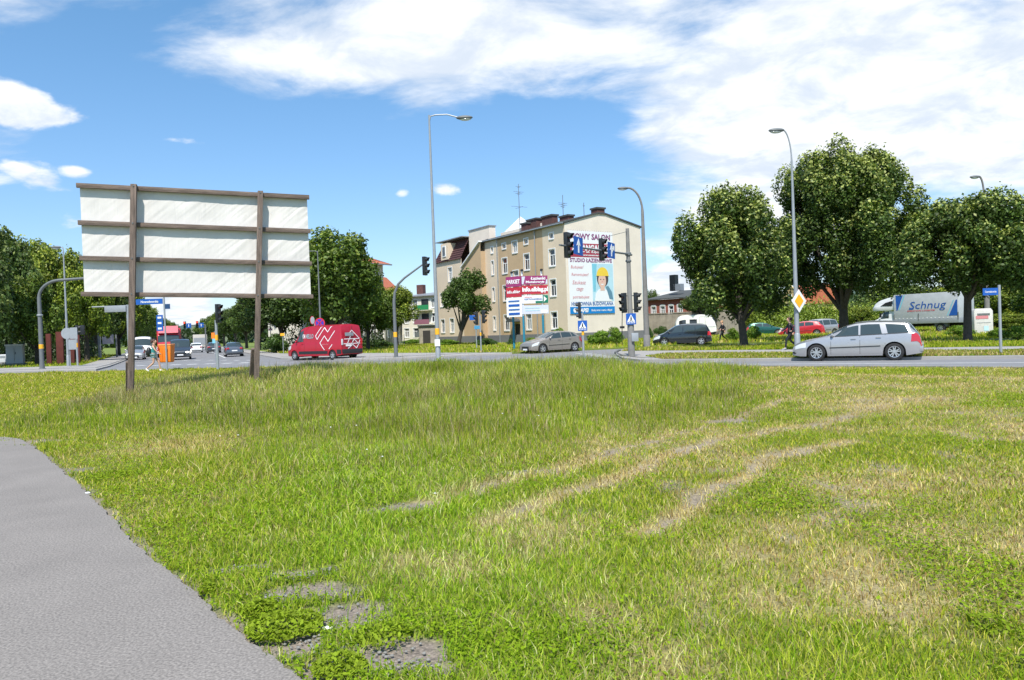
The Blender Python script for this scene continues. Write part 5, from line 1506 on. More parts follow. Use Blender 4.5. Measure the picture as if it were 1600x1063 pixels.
# street traffic on the left
SA = -66.5
def street(label, px, py, spec, pm, away=False, name='car', on=False, **k):
    p = G(px, py); a = R(SA + (180 if away else 0))
    L = spec['L']
    d = Vector((math.cos(a), math.sin(a), 0))
    base = dict(wins=((1.5, 2.4, 1.85, 2.4), (2.48, 3.25)), ws=(1.28, 1.98), rs=(L - .42, L - .18))
    if spec is sedan: base.update(wins=((1.55, 2.4, 1.95, 2.4), (2.48, 3.2, 2.48, 3.1)), rs=(3.2, 3.8), ws=(1.35, 2.05))
    if spec is hatch: base.update(rs=(3.80, 4.06))
    if spec is bigvan: base.update(wins=((1.12, 1.95, 1.55, 1.95),), ws=(.98, 1.62), rs=None, rimf=.58, grille_z=(.62, .85))
    if spec is midvan: base.update(wins=((1.25, 2.0, 1.55, 2.0),(2.1,3.3),(3.4,4.6)), ws=(1.0, 1.70), rs=(4.79, 4.865), rimf=.6, grille_z=(.50, .66))
    base.update(k)
    c_ = Vector((p.x, p.y, 0)) + (-d if not away else d) * L / 2 * 1.0
    def ex(t, f):
        fr = f.L / 2
        if not away:
            for y in (-.33, .33):
                w = f.hw(0)
                MB().ell((fr - .02, y * w / .45, grille_z_mid(base)), (.05, .15, .07), 12, 6).build('headlight', M['headlight_on'] if on else M['lamp'], t, smooth=True)
        else:
            for sd in (-1, 1):
                MB().box((-fr - .0, sd * f.hw(f.L) * .82, .84), (.04, .24, .16)).build('tail_light', M['tail'], t, bevel=.015)
            hw = f.hw(f.L)
    car(name, label, 'van' if 'van' in name else 'car', (c_.x, c_.y), a, spec, pm, extras=ex, lights_on=on, **base)
def grille_z_mid(b):
    g = b.get('grille_z', (.32, .48)); return (g[0] + g[1]) / 2 + .12
OG = 'oncoming traffic in the street'; AG = 'traffic driving away in the street'
street('dark grey minibus with lit headlights waiting beside the orange litter bin', 282, 562.5, midvan, grey_p, on=True, name='minibus_van', group=OG)
street('silver hatchback seen from the front left of the first hoarding post', 210, 563, hatch, silver, group=OG)
street('white panel van behind the silver hatchback in the street', 222, 558.5, bigvan, white_p, name='panel_van', group=OG, on=True)
street('white hatchback seen from behind in the street', 307, 551.3, hatch, white_p, away=True, group=AG)
street('dark hatchback seen from behind, left of the signal post in the street', 335, 552, hatch, grey_p, away=True, group=AG)
street('dark grey saloon seen from behind at the right kerb of the street', 367, 557.5, sedan, paint('slate_paint', (.10, .115, .14), .28, .4, .9), away=True, group=AG)
# beige box van far down the street
p = G(313, 547.6)
bt = root('box_truck', (p.x, p.y, 0), R(SA + 180), 'pale box lorry seen from behind farther down the street', 'truck', None)
MB().box((0, 0, 1.75), (5, 2.35, 2.3)).build('cargo_box', mat('pale_box', (.5, .47, .42)), bt, bevel=.03)
MB().box((-2.52, 0, 1.7), (.03, 2.1, 1.2)).build('rear_door', M['signback'], bt)
MB().box((3.3, 0, 1.4), (1.7, 2.1, 1.7)).build('cab', white_p, bt, bevel=.1)
MB().box((0, 0, .5), (6, 1.2, .25)).build('chassis', M['under'], bt)
for sd in (-1, 1): MB().box((-2.53, sd * .95, .62), (.05, .3, .16)).build('tail_light', M['tail'], bt)
for x in (-1.6, 3.1):
    for sd in (-1, 1): wheel(bt, x, sd * 1.0, .42, .25, 6, out=sd, rimf=.55)
# red lorry waiting behind the minibus
p = PY(264, 540, 82)
rl = root('lorry', (p.x, p.y, 0), R(SA), 'red lorry with roof spoiler behind the dark minibus', 'truck')
lorry_red = paint('lorry_red', (.55, .03, .045), .35, .05, .6)
cab = Loft(L=2.1, W=2.4, top=[(0, 1.3), (.05, 1.7), (.35, 2.55), (.6, 2.72), (2.1, 2.75)], belt=[(0, 1.45), (2.1, 1.5)], sill=.5, wheels=(1.1,), wr=.48, tumble=.04, nose=.05, tail=0, crown=.06)
cb_ = cab.body('cab', lorry_red, rl, 30)
cab.screen('windscreen', M['glass'], rl, .07, .33)
for sd in (-1, 1): cab.patch('side_window', M['glass'], rl, .5, 1.3, 1.08, 1.7, sd)
MB().xz([(1.0, 2.7), (.6, 2.75), (-.6, 3.5), (-1.0, 3.5), (-1.0, 2.7)], -1.0, 1.0).build('roof_spoiler', mat('pale_red', (.62, .16, .18)), rl, bevel=.04)
MB().box((-4.4, 0, 2.0), (6.4, 2.45, 2.5)).build('cargo_box', lorry_red, rl, bevel=.03)
MB().box((-3, 0, .65), (8, 1.2, .3)).build('chassis', M['under'], rl)
MB().box((1.08, 0, 1.0), (.04, 1.6, .35)).build('grille', M['black'], rl); MB().box((1.09, 0, .6), (.05, 2.3, .25)).build('bumper', M['white'], rl)
for sd in (-1, 1):
    MB().box((1.1, sd * .95, .62), (.06, .3, .16)).build('headlight', M['lamp'], rl); MB().box((.75, sd * 1.4, 2.0), (.1, .2, .5)).build('mirror', M['black'], rl)
    wheel(rl, -.05, sd * 1.05, .48, .28, 6, out=sd, rimf=.55); wheel(rl, -5.2, sd * 1.05, .48, .28, 6, out=sd, rimf=.55)

# delivery lorry on the waste ground
PA, PB_ = PY(1397, 500, 66.2), PY(1498, 500, 61.3)
dv = Vector((PA.x - PB_.x, PA.y - PB_.y, 0)); bl = dv.length; a = math.atan2(dv.y, dv.x)
nrm = Vector((-math.sin(a), math.cos(a), 0)); nrm = nrm if nrm.dot(PA) > 0 else -nrm
cen = (PA + PB_) / 2 + nrm * 1.2; cen.z = 0.1
lt = root('delivery_lorry', cen, a, 'white lorry with grey tarpaulin box lettered in blue behind the silver estate car', 'truck')
M['tarp'] = mat('grey_tarp', (0.42, 0.44, 0.47), .55, var=.10, scale=1.2, bump=.5, bscale=2.5)
M['tarp_blue'] = mat('tarp_blue', (0.01, 0.085, 0.36), .5, var=.08)
hb = bl / 2; zb0, zb1 = 1.05, 3.42
tg = Vector((0, 1, 0)); sdv = 1 if nrm.dot(Vector((-math.sin(a), math.cos(a), 0))) < 0 else -1   # local y sign of the side facing us
ys = 1.2 * sdv
MB().box((0, 0, (zb0 + zb1) / 2), (bl, 2.4, zb1 - zb0)).build('tarpaulin', M['tarp'], lt, bevel=.03)
def Lx(f): return hb - f * bl          # f: 0 at the front (picture left), 1 at the rear
def side_poly(name, pts, m, o=.012):
    MB().prism(pts, lambda p: (Lx(p[0]), ys + sdv * o, p[1]), lambda p: (Lx(p[0]), ys + sdv * (o - .01), p[1])).build(name, m, lt)
side_poly('blue_flash', [(.035, 3.36), (.155, 3.36), (.065, 2.05), (.045, 2.0)], M['tarp_blue'])
side_poly('blue_flash', [(.17, 3.36), (.19, 3.36), (.10, 2.05), (.08, 2.05)], M['b_cyan'])
side_poly('blue_flash', [(.985, 2.75), (.985, 1.42), (.86, 1.42), (.965, 2.72)], M['tarp_blue'])
side_poly('blue_flash', [(.925, 2.72), (.94, 2.72), (.845, 1.42), (.83, 1.42)], M['b_cyan'])
tx = lambda X, Z: (-X * sdv * -1 if False else (hb - X), ys + sdv * .02, Z)
text('Schnug', M['tarp_blue'], lt, bl * .54, 2.32, bl * .56, .84, bold=.0, slant=.25, fn=lambda X, Z: (hb - X, ys + sdv * .02, Z))
text('SPEDITION LOGISTIK', M['red'], lt, bl * .44, 1.93, bl * .44, .12, bold=.02, fn=lambda X, Z: (hb - X, ys + sdv * .02, Z), slant=.2)
side_poly('blue_flash', [(.24, 2.06), (.31, 2.06), (.33, 2.14), (.26, 2.14)], M['tarp_blue'], .016)
MB().box((0, 0, zb0 - .02), (bl + .04, 2.46, .42)).build('drop_side', M['steel'], lt, bevel=.01)
mb = MB()
for i in range(16): mb.box((Lx((i + .5) / 16), ys + sdv * .03, zb0 + .23), (.09, .03, .06))
mb.build('strap_loop', M['white'], lt)['kind'] = 'stuff'
for f_ in (0.004, .40, .996): MB().box((Lx(f_), ys + sdv * .02, (zb0 + 1.35) / 2 + .2), (.07, .06, .6)).build('stanchion', M['steel_dark'], lt)
MB().box((-.3, 0, .68), (bl + 1.5, .9, .22)).build('chassis', M['under'], lt)
MB().box((-hb * .45, sdv * .9, .66), (1.1, .3, .32)).build('tool_box', M['steel_dark'], lt)
for x in (-bl * .22,):
    for sd in (-1, 1): wheel(lt, x, sd * 1.0, .40, .30, 6, out=sd, rimf=.58)
cabL = Loft(L=2.6, W=2.0, top=[(0, .80), (.04, 1.0), (.35, 1.16), (.7, 1.30), (.85, 1.42), (1.3, 1.98), (1.6, 2.20), (2.1, 2.25), (2.6, 2.25)], belt=[(0, 1.0), (.7, 1.25), (2.6, 1.32)], sill=.35, wheels=(.95,), wr=.37, tumble=.10, nose=.15, tail=0, crown=.08)
ce = bpy.data.objects.new('cab', None)
co = cabL.body('cab', white_p, lt, 40); off_x = hb + 1.32
co.location = (off_x, 0, 0)
for nm, o in (('windscreen', cabL.screen('windscreen', M['glass'], co, .90, 1.5)),): pass
for sd in (-1, 1): cabL.patch('side_window', M['glass'], co, 1.10, 1.95, 1.08, 1.80, sd, .008, 1.45, 1.95); wheel(lt, off_x + 1.3 - .95, sd * .88, .37, .24, 6, out=sd, rimf=.58)
cabL.patch('headlight', M['lamp'], co, .1, .6, .6, .95, sdv)
pod = Loft(L=2.3, W=2.1, top=[(0, 2.35), (.06, 2.55), (.3, 2.80), (.8, 3.08), (1.3, 3.22), (2.3, 3.40)], belt=[(0, 2.30), (.3, 2.45), (1.0, 2.65), (2.3, 2.75)], sill=2.06, wheels=(), wr=.1, tumble=.12, nose=.25, tail=0, crown=.10, arches=False)
pc_ = pod.body('sleeper_pod', white_p, lt, 30); pc_.location = (hb + 1.17, 0, 0)
MB().prism([(-.35, 2.45), (.75, 2.50), (.25, 2.78), (-.35, 2.92)], lambda p: (p[0] + hb + .60, sdv * 1.07, p[1]), lambda p: (p[0] + hb + .60, sdv * 1.02, p[1])).build('pod_window', M['black'], lt)
MB().box((hb + 1.3, sdv * 1.2, 1.65), (.12, .16, .4)).build('mirror', M['black'], lt)

# caravan
a = R(172)
c_ = PY(1086, 505, 83)
cv = root('caravan', (c_.x, c_.y, .15), a, 'cream white touring caravan parked before the stained wall', 'caravan')
cvl = Loft(L=4.4, W=2.1, top=[(0, 1.35), (.05, 1.7), (.35, 2.25), (.7, 2.42), (1.2, 2.48), (3.6, 2.48), (3.95, 2.35), (4.2, 1.9), (4.38, 1.2), (4.4, .9)], belt=[(0, 1.2), (4.4, 1.2)], sill=.45, wheels=(2.5,), wr=.32, tumble=.03, nose=.03, tail=.03, crown=.08, bulge=.01)
cvl.body('body', mat('caravan_shell', (.70, .69, .64), .45), cv)
for a0, a1 in ((.35, 1.1), (1.5, 2.3)):
    f_ = cvl.patch('window', M['pane'], cv, a0, a1, 1.12, 1.62, 1); cvl.patch('window', M['pane'], cv, a0, a1, 1.12, 1.62, -1)
for sd in (-1, 1): cvl.stripe('trim_strip', M['steel'], cv, [(.1, 1.05), (4.3, 1.05)], .05, sd); cvl.stripe('door_seam', M['steel_dark'], cv, [(2.6, .55), (2.6, 2.2), (3.2, 2.2), (3.2, .55)], .025, sd); wheel(cv, -.3, sd * .9, .32, .2, 6, out=sd)
cvl.screen('rear_window', M['pane'], cv, 3.98, 4.22, 1.75)
MB().bar((2.1, 0, .5), (3.2, 0, .45), .08).build('tow_bar', M['steel'], cv)
MB().box((0, 0, .45), (3.6, 1.6, .12)).build('chassis', M['under'], cv)
# ================================================================ HOARDING
b1, b2 = PY(205, 618, 20.35), PY(400, 596, 21.75)
A = PY(128, 400, 20.0); B = PY(484, 400, 21.9)
dh = Vector((B.x - A.x, B.y - A.y, 0)); Lh = dh.length; ah = math.atan2(dh.y, dh.x)
gz = float(terr(np.array([A.x]), np.array([A.y]))[0])
hr = root('hoarding', (A.x, A.y, 0), ah, 'old wooden hoarding seen from behind with a stretched white sheet on two posts', 'billboard')
zT0, zB0 = zfor(A.x, A.y, 286), zfor(A.x, A.y, 459)
zT1, zB1 = zfor(B.x, B.y, 305), zfor(B.x, B.y, 463)
zt_ = lambda s: zT0 + (zT1 - zT0) * s / Lh
zb_ = lambda s: zB0 + (zB1 - zB0) * s / Lh
M['sheet'] = bpy.data.materials.new('sheet_canvas'); M['sheet'].use_nodes = True
t_ = M['sheet'].node_tree; bs = t_.nodes['Principled BSDF']; bs.inputs['Roughness'].default_value = .7
tcn = t_.nodes.new('ShaderNodeTexCoord'); nz = t_.nodes.new('ShaderNodeTexNoise'); nz.inputs['Scale'].default_value = 1.1; nz.inputs['Detail'].default_value = 5
t_.links.new(tcn.outputs['Object'], nz.inputs['Vector'])
mpg = t_.nodes.new('ShaderNodeMapping'); mpg.inputs['Scale'].default_value = (3.2, 3, .35); mpg.inputs['Rotation'].default_value = (0, R(52), 0)
t_.links.new(tcn.outputs['Object'], mpg.inputs[0])
n2 = t_.nodes.new('ShaderNodeTexNoise'); n2.inputs['Scale'].default_value = 2.0; n2.inputs['Detail'].default_value = 3; n2.inputs['Distortion'].default_value = .3
t_.links.new(mpg.outputs[0], n2.inputs['Vector'])
rmp = t_.nodes.new('ShaderNodeMapRange'); rmp.inputs[1].default_value = .3; rmp.inputs[2].default_value = .7; rmp.inputs[3].default_value = .60; rmp.inputs[4].default_value = .70
t_.links.new(nz.outputs['Fac'], rmp.inputs[0])
cmbn = t_.nodes.new('ShaderNodeCombineColor'); m3 = t_.nodes.new('ShaderNodeMath'); m3.operation = 'MULTIPLY'; m3.inputs[1].default_value = .955; t_.links.new(rmp.outputs[0], m3.inputs[0])
t_.links.new(rmp.outputs[0], cmbn.inputs[0]); t_.links.new(m3.outputs[0], cmbn.inputs[1])
m2 = t_.nodes.new('ShaderNodeMath'); m2.operation = 'MULTIPLY'; m2.inputs[1].default_value = .91; t_.links.new(rmp.outputs[0], m2.inputs[0]); t_.links.new(m2.outputs[0], cmbn.inputs[2])
t_.links.new(cmbn.outputs[0], bs.inputs['Base Color'])
bp = t_.nodes.new('ShaderNodeBump'); bp.inputs['Strength'].default_value = .35; bp.inputs['Distance'].default_value = .05
t_.links.new(n2.outputs['Fac'], bp.inputs['Height']); t_.links.new(bp.outputs[0], bs.inputs['Normal'])
# sheet with real creases fanning from the fixings
ns, nz_ = 220, 110
sx = np.linspace(.01, Lh - .01, ns); fr = np.linspace(0, 1, nz_)
SX, FR = np.meshgrid(sx, fr)
ZT = zT0 + (zT1 - zT0) * SX / Lh; ZB = zB0 + (zB1 - zB0) * SX / Lh
SZ = ZB + (ZT - ZB) * FR
diag = (SX * .78 - SZ * .9)
cre = (np.abs(fbm(diag * 5.0, (SX + SZ) * .35, 31, 3) - .5) - .12) * -.034 * (.25 + 1.3 * vn(SX * .8, SZ * 1.1, 3)) + (fbm(SX * 1.3, SZ * 1.3, 77, 2) - .5) * .03
q = (FR * 3.02) % 1
env = np.sin(np.clip(q, 0, 1) * np.pi) ** .6
SY = .05 + cre * env
Vv = np.stack([SX, SY, SZ], -1).reshape(-1, 3)
ii = np.arange(ns * nz_).reshape(nz_, ns)
Fq = np.stack([ii[:-1, :-1], ii[:-1, 1:], ii[1:, 1:], ii[1:, :-1]], -1).reshape(-1, 4)
sh_ = np_mesh('sheet', Vv, Fq, M['sheet'], parent=hr, smooth=True)
for i, f in enumerate((1.0, .645, .325, .0)):
    z0_, z1_ = zb_(0) + (zt_(0) - zb_(0)) * f, zb_(Lh) + (zt_(Lh) - zb_(Lh)) * f
    off = -.04 if i in (0,) else (.0 if i < 3 else -.02)
    MB().bar((-.04 if i != 3 else -.06, -.05, z0_ - (.07 if i == 0 else 0)), (Lh + .04, -.05, z1_ - (.07 if i == 0 else 0)), .12, .045) if False else None
    rail = MB().add(*(lambda a0, a1, h: ([(x, y, z + dz) for (x, z) in (a0, a1) for y, dz in ((-.09, -h), (0.0, -h), (0.0, h), (-.09, h))], [(0, 1, 2, 3), (7, 6, 5, 4), (0, 4, 5, 1), (1, 5, 6, 2), (2, 6, 7, 3), (3, 7, 4, 0)]))((-.05, z0_ - (.06 if i == 0 else 0)), (Lh + .05, z1_ - (.06 if i == 0 else 0)), .062)).build('rail', M['wood'], hr, bevel=.006)
for k_, (bb_, pxt, pyt) in enumerate(((b1, 210, 289), (b2, 407, 302))):
    s_ = (Vector((bb_.x, bb_.y, 0)) - Vector((A.x, A.y, 0))).dot(dh.normalized())
    tp = PY(pxt, pyt, bb_.y); s2 = (Vector((tp.x, tp.y, 0)) - Vector((A.x, A.y, 0))).dot(dh.normalized())
    g_ = float(terr(np.array([bb_.x]), np.array([bb_.y]))[0])
    ztp = zt_(s2) + .02
    w = .075
    MB().add([(s + dx, y, z) for s, z in ((s_, g_ - .3), (s2, ztp)) for dx, y in ((-w, -.27), (w, -.27), (w, -.095), (-w, -.095))], [(0, 1, 2, 3), (7, 6, 5, 4), (0, 4, 5, 1), (1, 5, 6, 2), (2, 6, 7, 3), (3, 7, 4, 0)]).build('post', M['wood_up'], hr, bevel=.008)
    MB().bar((s_ - .16, .55, g_ - .25), (s_ - .02, -.05, g_ + 1.0), .14, .09).build('brace', M['wood_up'], hr, bevel=.006)
    mb = MB()
    for f in (.985, .645, .325, .0):
        z = zb_(s_) + (zt_(s_) - zb_(s_)) * f; sx_ = s_ + (s2 - s_) * (z - g_) / (ztp - g_)
        mb.lathe([(.001, -.285), (.02, -.285), (.02, -.27)], c=(sx_, 0, z), axis='y', n=8)
    bo = mb.build('bolt', M['steel_dark'], hr); bo['kind'] = 'stuff'

# ================================================================ STREET FURNITURE
def at(px, py, z=0.1):
    return G(px, py, z)
def band(r, z, parent, x=0.0, y=0.0, h=.32):
    MB().lathe([(r, z), (r + .006, z + .01), (r + .006, z + h - .01), (r, z + h)], c=(x, y, 0), n=14).build('yellow_band', M['orange_y'], parent)
def signal(parent, pos, ang, n=3, s=1.0, lit=None, back=None, name='signal_head'):
    """a signal head whose lenses face local direction `ang`"""
    h = MB().box((0, 0, 0), (.16 * s, .30 * s, .335 * n * s)).build(name, M['black'], parent, bevel=.02 * s)
    h.location = pos; h.rotation_euler = (0, 0, ang)
    if back: MB().box((-.085 * s, 0, 0), (.01, .26 * s, .31 * n * s)).build('back_plate', back, h)
    cols = {'r': (.25, .01, .01), 'a': (.25, .12, .01), 'g': (.01, .16, .08)}
    seq = 'rag' if n == 3 else 'rg'
    for i in range(n):
        z = (n / 2 - .5 - i) * .335 * s
        on = lit == seq[i]
        ky = 'lens_' + seq[i] + ('1' if on else '')
        if ky not in M: M[ky] = mat(ky, cols[seq[i]], .25, var=.02, coat=.5, emit=((1, .05, .02, 4) if seq[i] == 'r' else (.1, 1, .5, 4)) if on else None)
        MB().lathe([(.001, .092 * s), (.06 * s, .09 * s), (.10 * s, .082 * s)], c=(0, 0, z), axis='x', n=16).build('lens', M[ky], h)
        # visor: open-bottomed tube
        vs_, fs_ = [], []
        for j in range(13):
            a = R(-35 + 250 * j / 12)
            for x, rr in ((.08 * s, .125 * s), (.30 * s, .118 * s)):
                for e in (0, .008): vs_.append((x if not (x > .2 * s) else (.20 * s + .10 * s * max(0, math.sin(a))), (rr - e) * math.cos(a), z + (rr - e) * math.sin(a)))
        for j in range(12):
            o = j * 4; fs_ += [(o, o + 2, o + 6, o + 4), (o + 1, o + 5, o + 7, o + 3), (o + 2, o + 3, o + 7, o + 6)]
        MB().add(vs_, fs_).build('visor', M['black'], h)
    return h
def lamp_post(name, label, px, py, Y, toppx, toppy, headpx, headpy, r0, r1, mt, bands=(), group=None, straight=.0, armlen=None):
    base = at(px, py) if Y is None else PY(px, 540, Y); base.z = .1
    X, Yy = base.x, base.y
    top = PY(toppx, toppy, Yy); hp = PY(headpx, headpy, Yy)
    # real poles stand upright: keep the base under the top
    rt_ = root(name, (X, Yy, 0), 0.0, label, 'street lamp', group)
    tx_, tz = 0.0, top.z
    lx = (hp.x - top.x)
    zt = max(tz, hp.z)
    pts = [(0, 0, 0), (0, 0, 1.2), (0, 0, zt * .5), (0, 0, zt - straight)]
    rs = [r0 * 1.0, r0, (r0 + r1) / 2, r1]
    MB().tube([(0, 0, 0), (0, 0, .9), (0, 0, .95)], [r0 * 1.2, r0 * 1.2, r0], 12).build('pole_base', mt, rt_, smooth=True)
    MB().tube(pts, rs, 14).build('pole', mt, rt_, smooth=True)
    arm = []
    for i in range(9):
        q = i / 8; a = q * math.pi / 2
        arm.append((lx * .9 * (1 - math.cos(a)) if straight > .3 else lx * .9 * q, 0, zt - straight + straight * math.sin(a)))
    if straight <= .3: arm = [(0, 0, zt - .3), (lx * .04, 0, zt - .06), (lx * .2, 0, zt), (lx * .55, 0, zt), (lx * .9, 0, hp.z + .05)]
    MB().tube(arm, [r1] + [r1 * .75] * (len(arm) - 1), 8).build('arm', mt, rt_, smooth=True)
    sg = 1 if lx > 0 else -1
    e = arm[-1]
    hd_ = MB().ell((e[0] + sg * .30, 0, e[2] - .02), (.42, .15, .11), 14, 8).build('lamp_head', M['steel_dark'], rt_, smooth=True)
    MB().ell((e[0] + sg * .34, 0, e[2] - .09), (.30, .12, .09), 12, 6).build('lamp_glass', M['lamp'], hd_, smooth=True)
    for z in bands: band(r0 + .003, z, rt_)
    return rt_
lp = lamp_post('street_lamp', 'tall slender grey street lamp left of the tenement, tallest in the picture', 684, 571, 36.8, 676, 180, 727, 185, .105, .045, M['steel'], bands=(1.55,))
MB().box((0, -.14, 1.15), (.26, .03, .34)).build('notice', M['white'], lp)
ldi = lamp_post('street_lamp', 'tall grey street lamp carrying a yellow diamond sign before the tallest lime', 1246, 548, 38.0, 1236, 212, 1221, 203, .125, .05, M['steel'], straight=1.6)
lamp_post('street_lamp', 'thin grey street lamp rising in front of the left wood', 107, 572, None, 100, 392, 94, 387, .10, .045, M['steel'], straight=.3)
lamp_post('street_lamp', 'street lamp before the big tree behind the red van', 502, 552, 62, 502, 392, 482, 394, .09, .04, M['steel_dark'])
lamp_post('street_lamp', 'concrete street lamp with curved arm right of the banner gable', 1011, 542, None, 998, 330, 972, 294, .20, .10, M['concrete'], straight=1.7)
lamp_post('street_lamp', 'concrete street lamp in front of the white container at the right', 1544, 523, 55.6, 1536, 290, 1528, 276, .19, .09, M['concrete'], straight=1.5)
def onpost(base, px, py, off=0.0):
    """height where pixel row py meets a vertical pole at base"""
    return zfor(base.x, base.y, py)
def tilt(rt_):  # pictures show plates square to the camera
    return rt_
# diamond priority sign on its lamp
zc = zfor(ldi.location.x, ldi.location.y, 470.5)
ds = root('priority_sign', (ldi.location.x, ldi.location.y, 0), R(33), 'yellow and white diamond priority sign on the lamp post before the tallest lime', 'road sign')
def diamond(r, y, m, nm, par):
    return flat(nm, m, par, [(0, zc - r), (r, zc), (0, zc + r), (-r, zc)], y, .012)
dd0 = diamond(.60, -.17, M['white'], 'plate', ds); diamond(.36, -.185, M['orange_y'], 'yellow_field', ds)
MB().box((0, -.14, zc), (.06, .05, .5)).build('bracket', M['steel_dark'], ds)
ds2 = MB()
# curved mast at far left
def mast(label, base, bend, endxy, r0, r1, mt, bands=()):
    rt_ = root('traffic_mast', (base.x, base.y, .1), 0.0, label, 'traffic light')
    return rt_
b = at(66, 577)
m1 = root('signal_mast', (b.x, b.y, 0), 0.0, 'curved grey signal mast at the left, its arm running behind the hoarding', 'signal mast')
zb_m = zfor(b.x, b.y, 465); zt_m = zfor(b.x, b.y, 439)
pts = [(0, 0, .05), (0, 0, zb_m * .5), (0, 0, zb_m)]
for i in range(1, 9):
    a = i / 8 * math.pi / 2; pts.append((1.55 * (1 - math.cos(a)), 0, zb_m + (zt_m - zb_m) * math.sin(a)))
pts.append((6.0, 0, zt_m + .15))
MB().tube(pts, [.15, .14, .12] + [.10] * 8 + [.07], 12).build('pole', M['steel_dark'], m1, smooth=True)
MB().lathe([(.26, .02), (.26, .12), (.17, .16), (.16, .5)], n=14).build('pole_base', M['steel_dark'], m1, smooth=True)
MB().lathe([(.15, 0), (.19, .03), (.19, .1), (.15, .13)], c=(0, 0, zfor(b.x, b.y, 494)), n=14).build('collar', M['steel'], m1)
band(.145, zfor(b.x, b.y, 545), m1, h=.30)
signal(m1, (5.6, 0, zt_m - .3), R(60), 3)
# mast at centre left
b = at(619, 558.5)
m2_ = root('signal_mast', (b.x, b.y, 0), 0.0, 'curved signal mast between the red van and the tall lamp', 'signal mast')
z1 = zfor(b.x, b.y, 462); he = PY(661, 416, b.y); ex = he.x - b.x; ze = he.z
pts = [(0, 0, .05), (0, 0, z1 * .5), (0, 0, z1 - .4), (.08, 0, z1 + .2), (.32, 0, z1 + .75), (.75, 0, z1 + 1.15), (ex, 0, ze + .12)]
MB().tube(pts, [.13, .115, .10, .09, .08, .07, .055], 12).build('pole', M['steel_dark'], m2_, smooth=True)
MB().lathe([(.22, .02), (.22, .1), (.13, .14)], n=12).build('pole_base', M['steel_dark'], m2_)
band(.12, zfor(b.x, b.y, 527), m2_, h=.34)
signal(m2_, (ex + .12, 0, ze), R(-22), 3, 1.25, back=M['signback'])
# main mast by the banner
b = at(987, 557)
mm_ = root('signal_mast', (b.x, b.y, 0), 0.0, 'straight grey signal mast with a long arm in front of the banner gable', 'signal mast')
zt3 = zfor(b.x, b.y, 357)
MB().tube([(0, 0, 0), (0, 0, 2.2), (0, 0, 2.3), (0, 0, zt3)], [.17, .165, .13, .085], 14).build('pole', M['concrete'], mm_, smooth=True)
MB().box((.16, -.17, zfor(b.x, b.y, 527)), (.34, .2, .42)).build('switch_box', M['signback'], mm_, bevel=.01)
band(.152, zfor(b.x, b.y, 518), mm_, h=.42)
za = zfor(b.x, b.y, 397)
e1 = PY(886, 384, 29.5) - Vector((b.x, b.y, 0)); e2 = PY(940, 391, 34) - Vector((b.x, b.y, 0))
MB().tube([(.25, .5, za), (0, 0, za), (e2.x, e2.y, e2.z - .02), (e1.x - .35, e1.y - .75, e1.z - .05)], [.05, .05, .045, .04], 10).build('arm', M['steel_dark'], mm_, smooth=True)
MB().lathe([(.12, -.09), (.155, -.06), (.155, .06), (.12, .09)], c=(0, 0, za), n=12).build('collar', M['steel_dark'], mm_)
MB().lathe([(.12, -.06), (.15, -.03), (.15, .03), (.12, .06)], c=(0, 0, za - .35), n=12).build('collar', M['steel_dark'], mm_)
mb = MB().tube([(0, 0, zt3 - .15), (e2.x, e2.y, e2.z + .55)], .012, 5).build('stay_wire', M['steel_dark'], mm_)
FA = math.atan2(-.50, .87)      # signals facing the traffic from the right
for e, s_ in ((e1, 1.0), (e2, 1.0)):
    signal(mm_, (e.x, e.y, e.z + .02), FA, 3, s_ * 1.02)
    # blue lane-arrow sign below and beside each head
    wd = .62
    bsg = bpy.data.objects.new('arrow_sign', None)
for e in (e1, e2):
    pl = MB().box((0, 0, 0), (.78, .02, .72)).build('arrow_sign', M['blue_sign'], mm_)
    d_ = Vector((.50, .30, 0)); pl.location = (e.x + .46, e.y + .1, e.z - .02); pl.rotation_euler = (0, R(3), R(58))
    ar = [(-.05, -.28), (.05, -.28), (.05, .05), (.17, .0), (.0, .30), (-.17, .0), (-.05, .05)]
    MB().xz(ar, -.022, -.012).build('arrow', M['white'], pl)
    if e is e2:
        MB().xz([(.05, -.12), (.22, .06), (.30, .0), (.30, .24), (.08, .20), (.15, .13), (.0, -.05)], -.022, -.012).build('arrow', M['white'], pl)
zs_ = zfor(b.x, b.y, 473)
signal(mm_, (.30, -.05, zs_), R(-25), 3, 1.0); signal(mm_, (-.30, -.05, zs_), R(205), 3, 1.0)
mb = MB()
for z in (zs_ + .35, zs_ - .35): mb.bar((-.3, -.02, z), (.3, -.02, z), .05)
mb.build('bracket', M['steel_dark'], mm_)
def crossing_sign(parent, zc, s, y=-.17, yaw=0.0):
    pl = MB().box((0, 0, 0), (s, .02, s * 1.12)).build('crossing_sign', M['blue_sign'], parent)
    pl.location = (0, y, zc); pl.rotation_euler = (0, 0, yaw)
    k = s / .6
    MB().xz([(-.24 * k, -.17 * k), (.24 * k, -.17 * k), (0, .27 * k)], -.02, -.012).build('triangle', M['white'], pl)
    fg = MB().xz([(-.03 * k, .12 * k), (.03 * k, .12 * k), (.05 * k, 0), (.03 * k, -.02 * k), (.09 * k, -.14 * k), (.05 * k, -.15 * k), (0, -.05 * k), (-.06 * k, -.15 * k), (-.10 * k, -.14 * k), (-.03 * k, -.01 * k), (-.05 * k, .02 * k)], -.028, -.021)
    fg.ell((0, -.024, .15 * k), (.028 * k, .004, .03 * k), 8, 6)
    fg.build('walking_figure', M['blackp'], pl)
    mb = MB()
    for i in range(5): mb.box(((-.2 + i * .1) * k, -.017, -.235 * k), (.055 * k, .01, .055 * k))
    z_ = mb.build('stripes', M['white'], pl); z_['kind'] = 'stuff'
    return pl
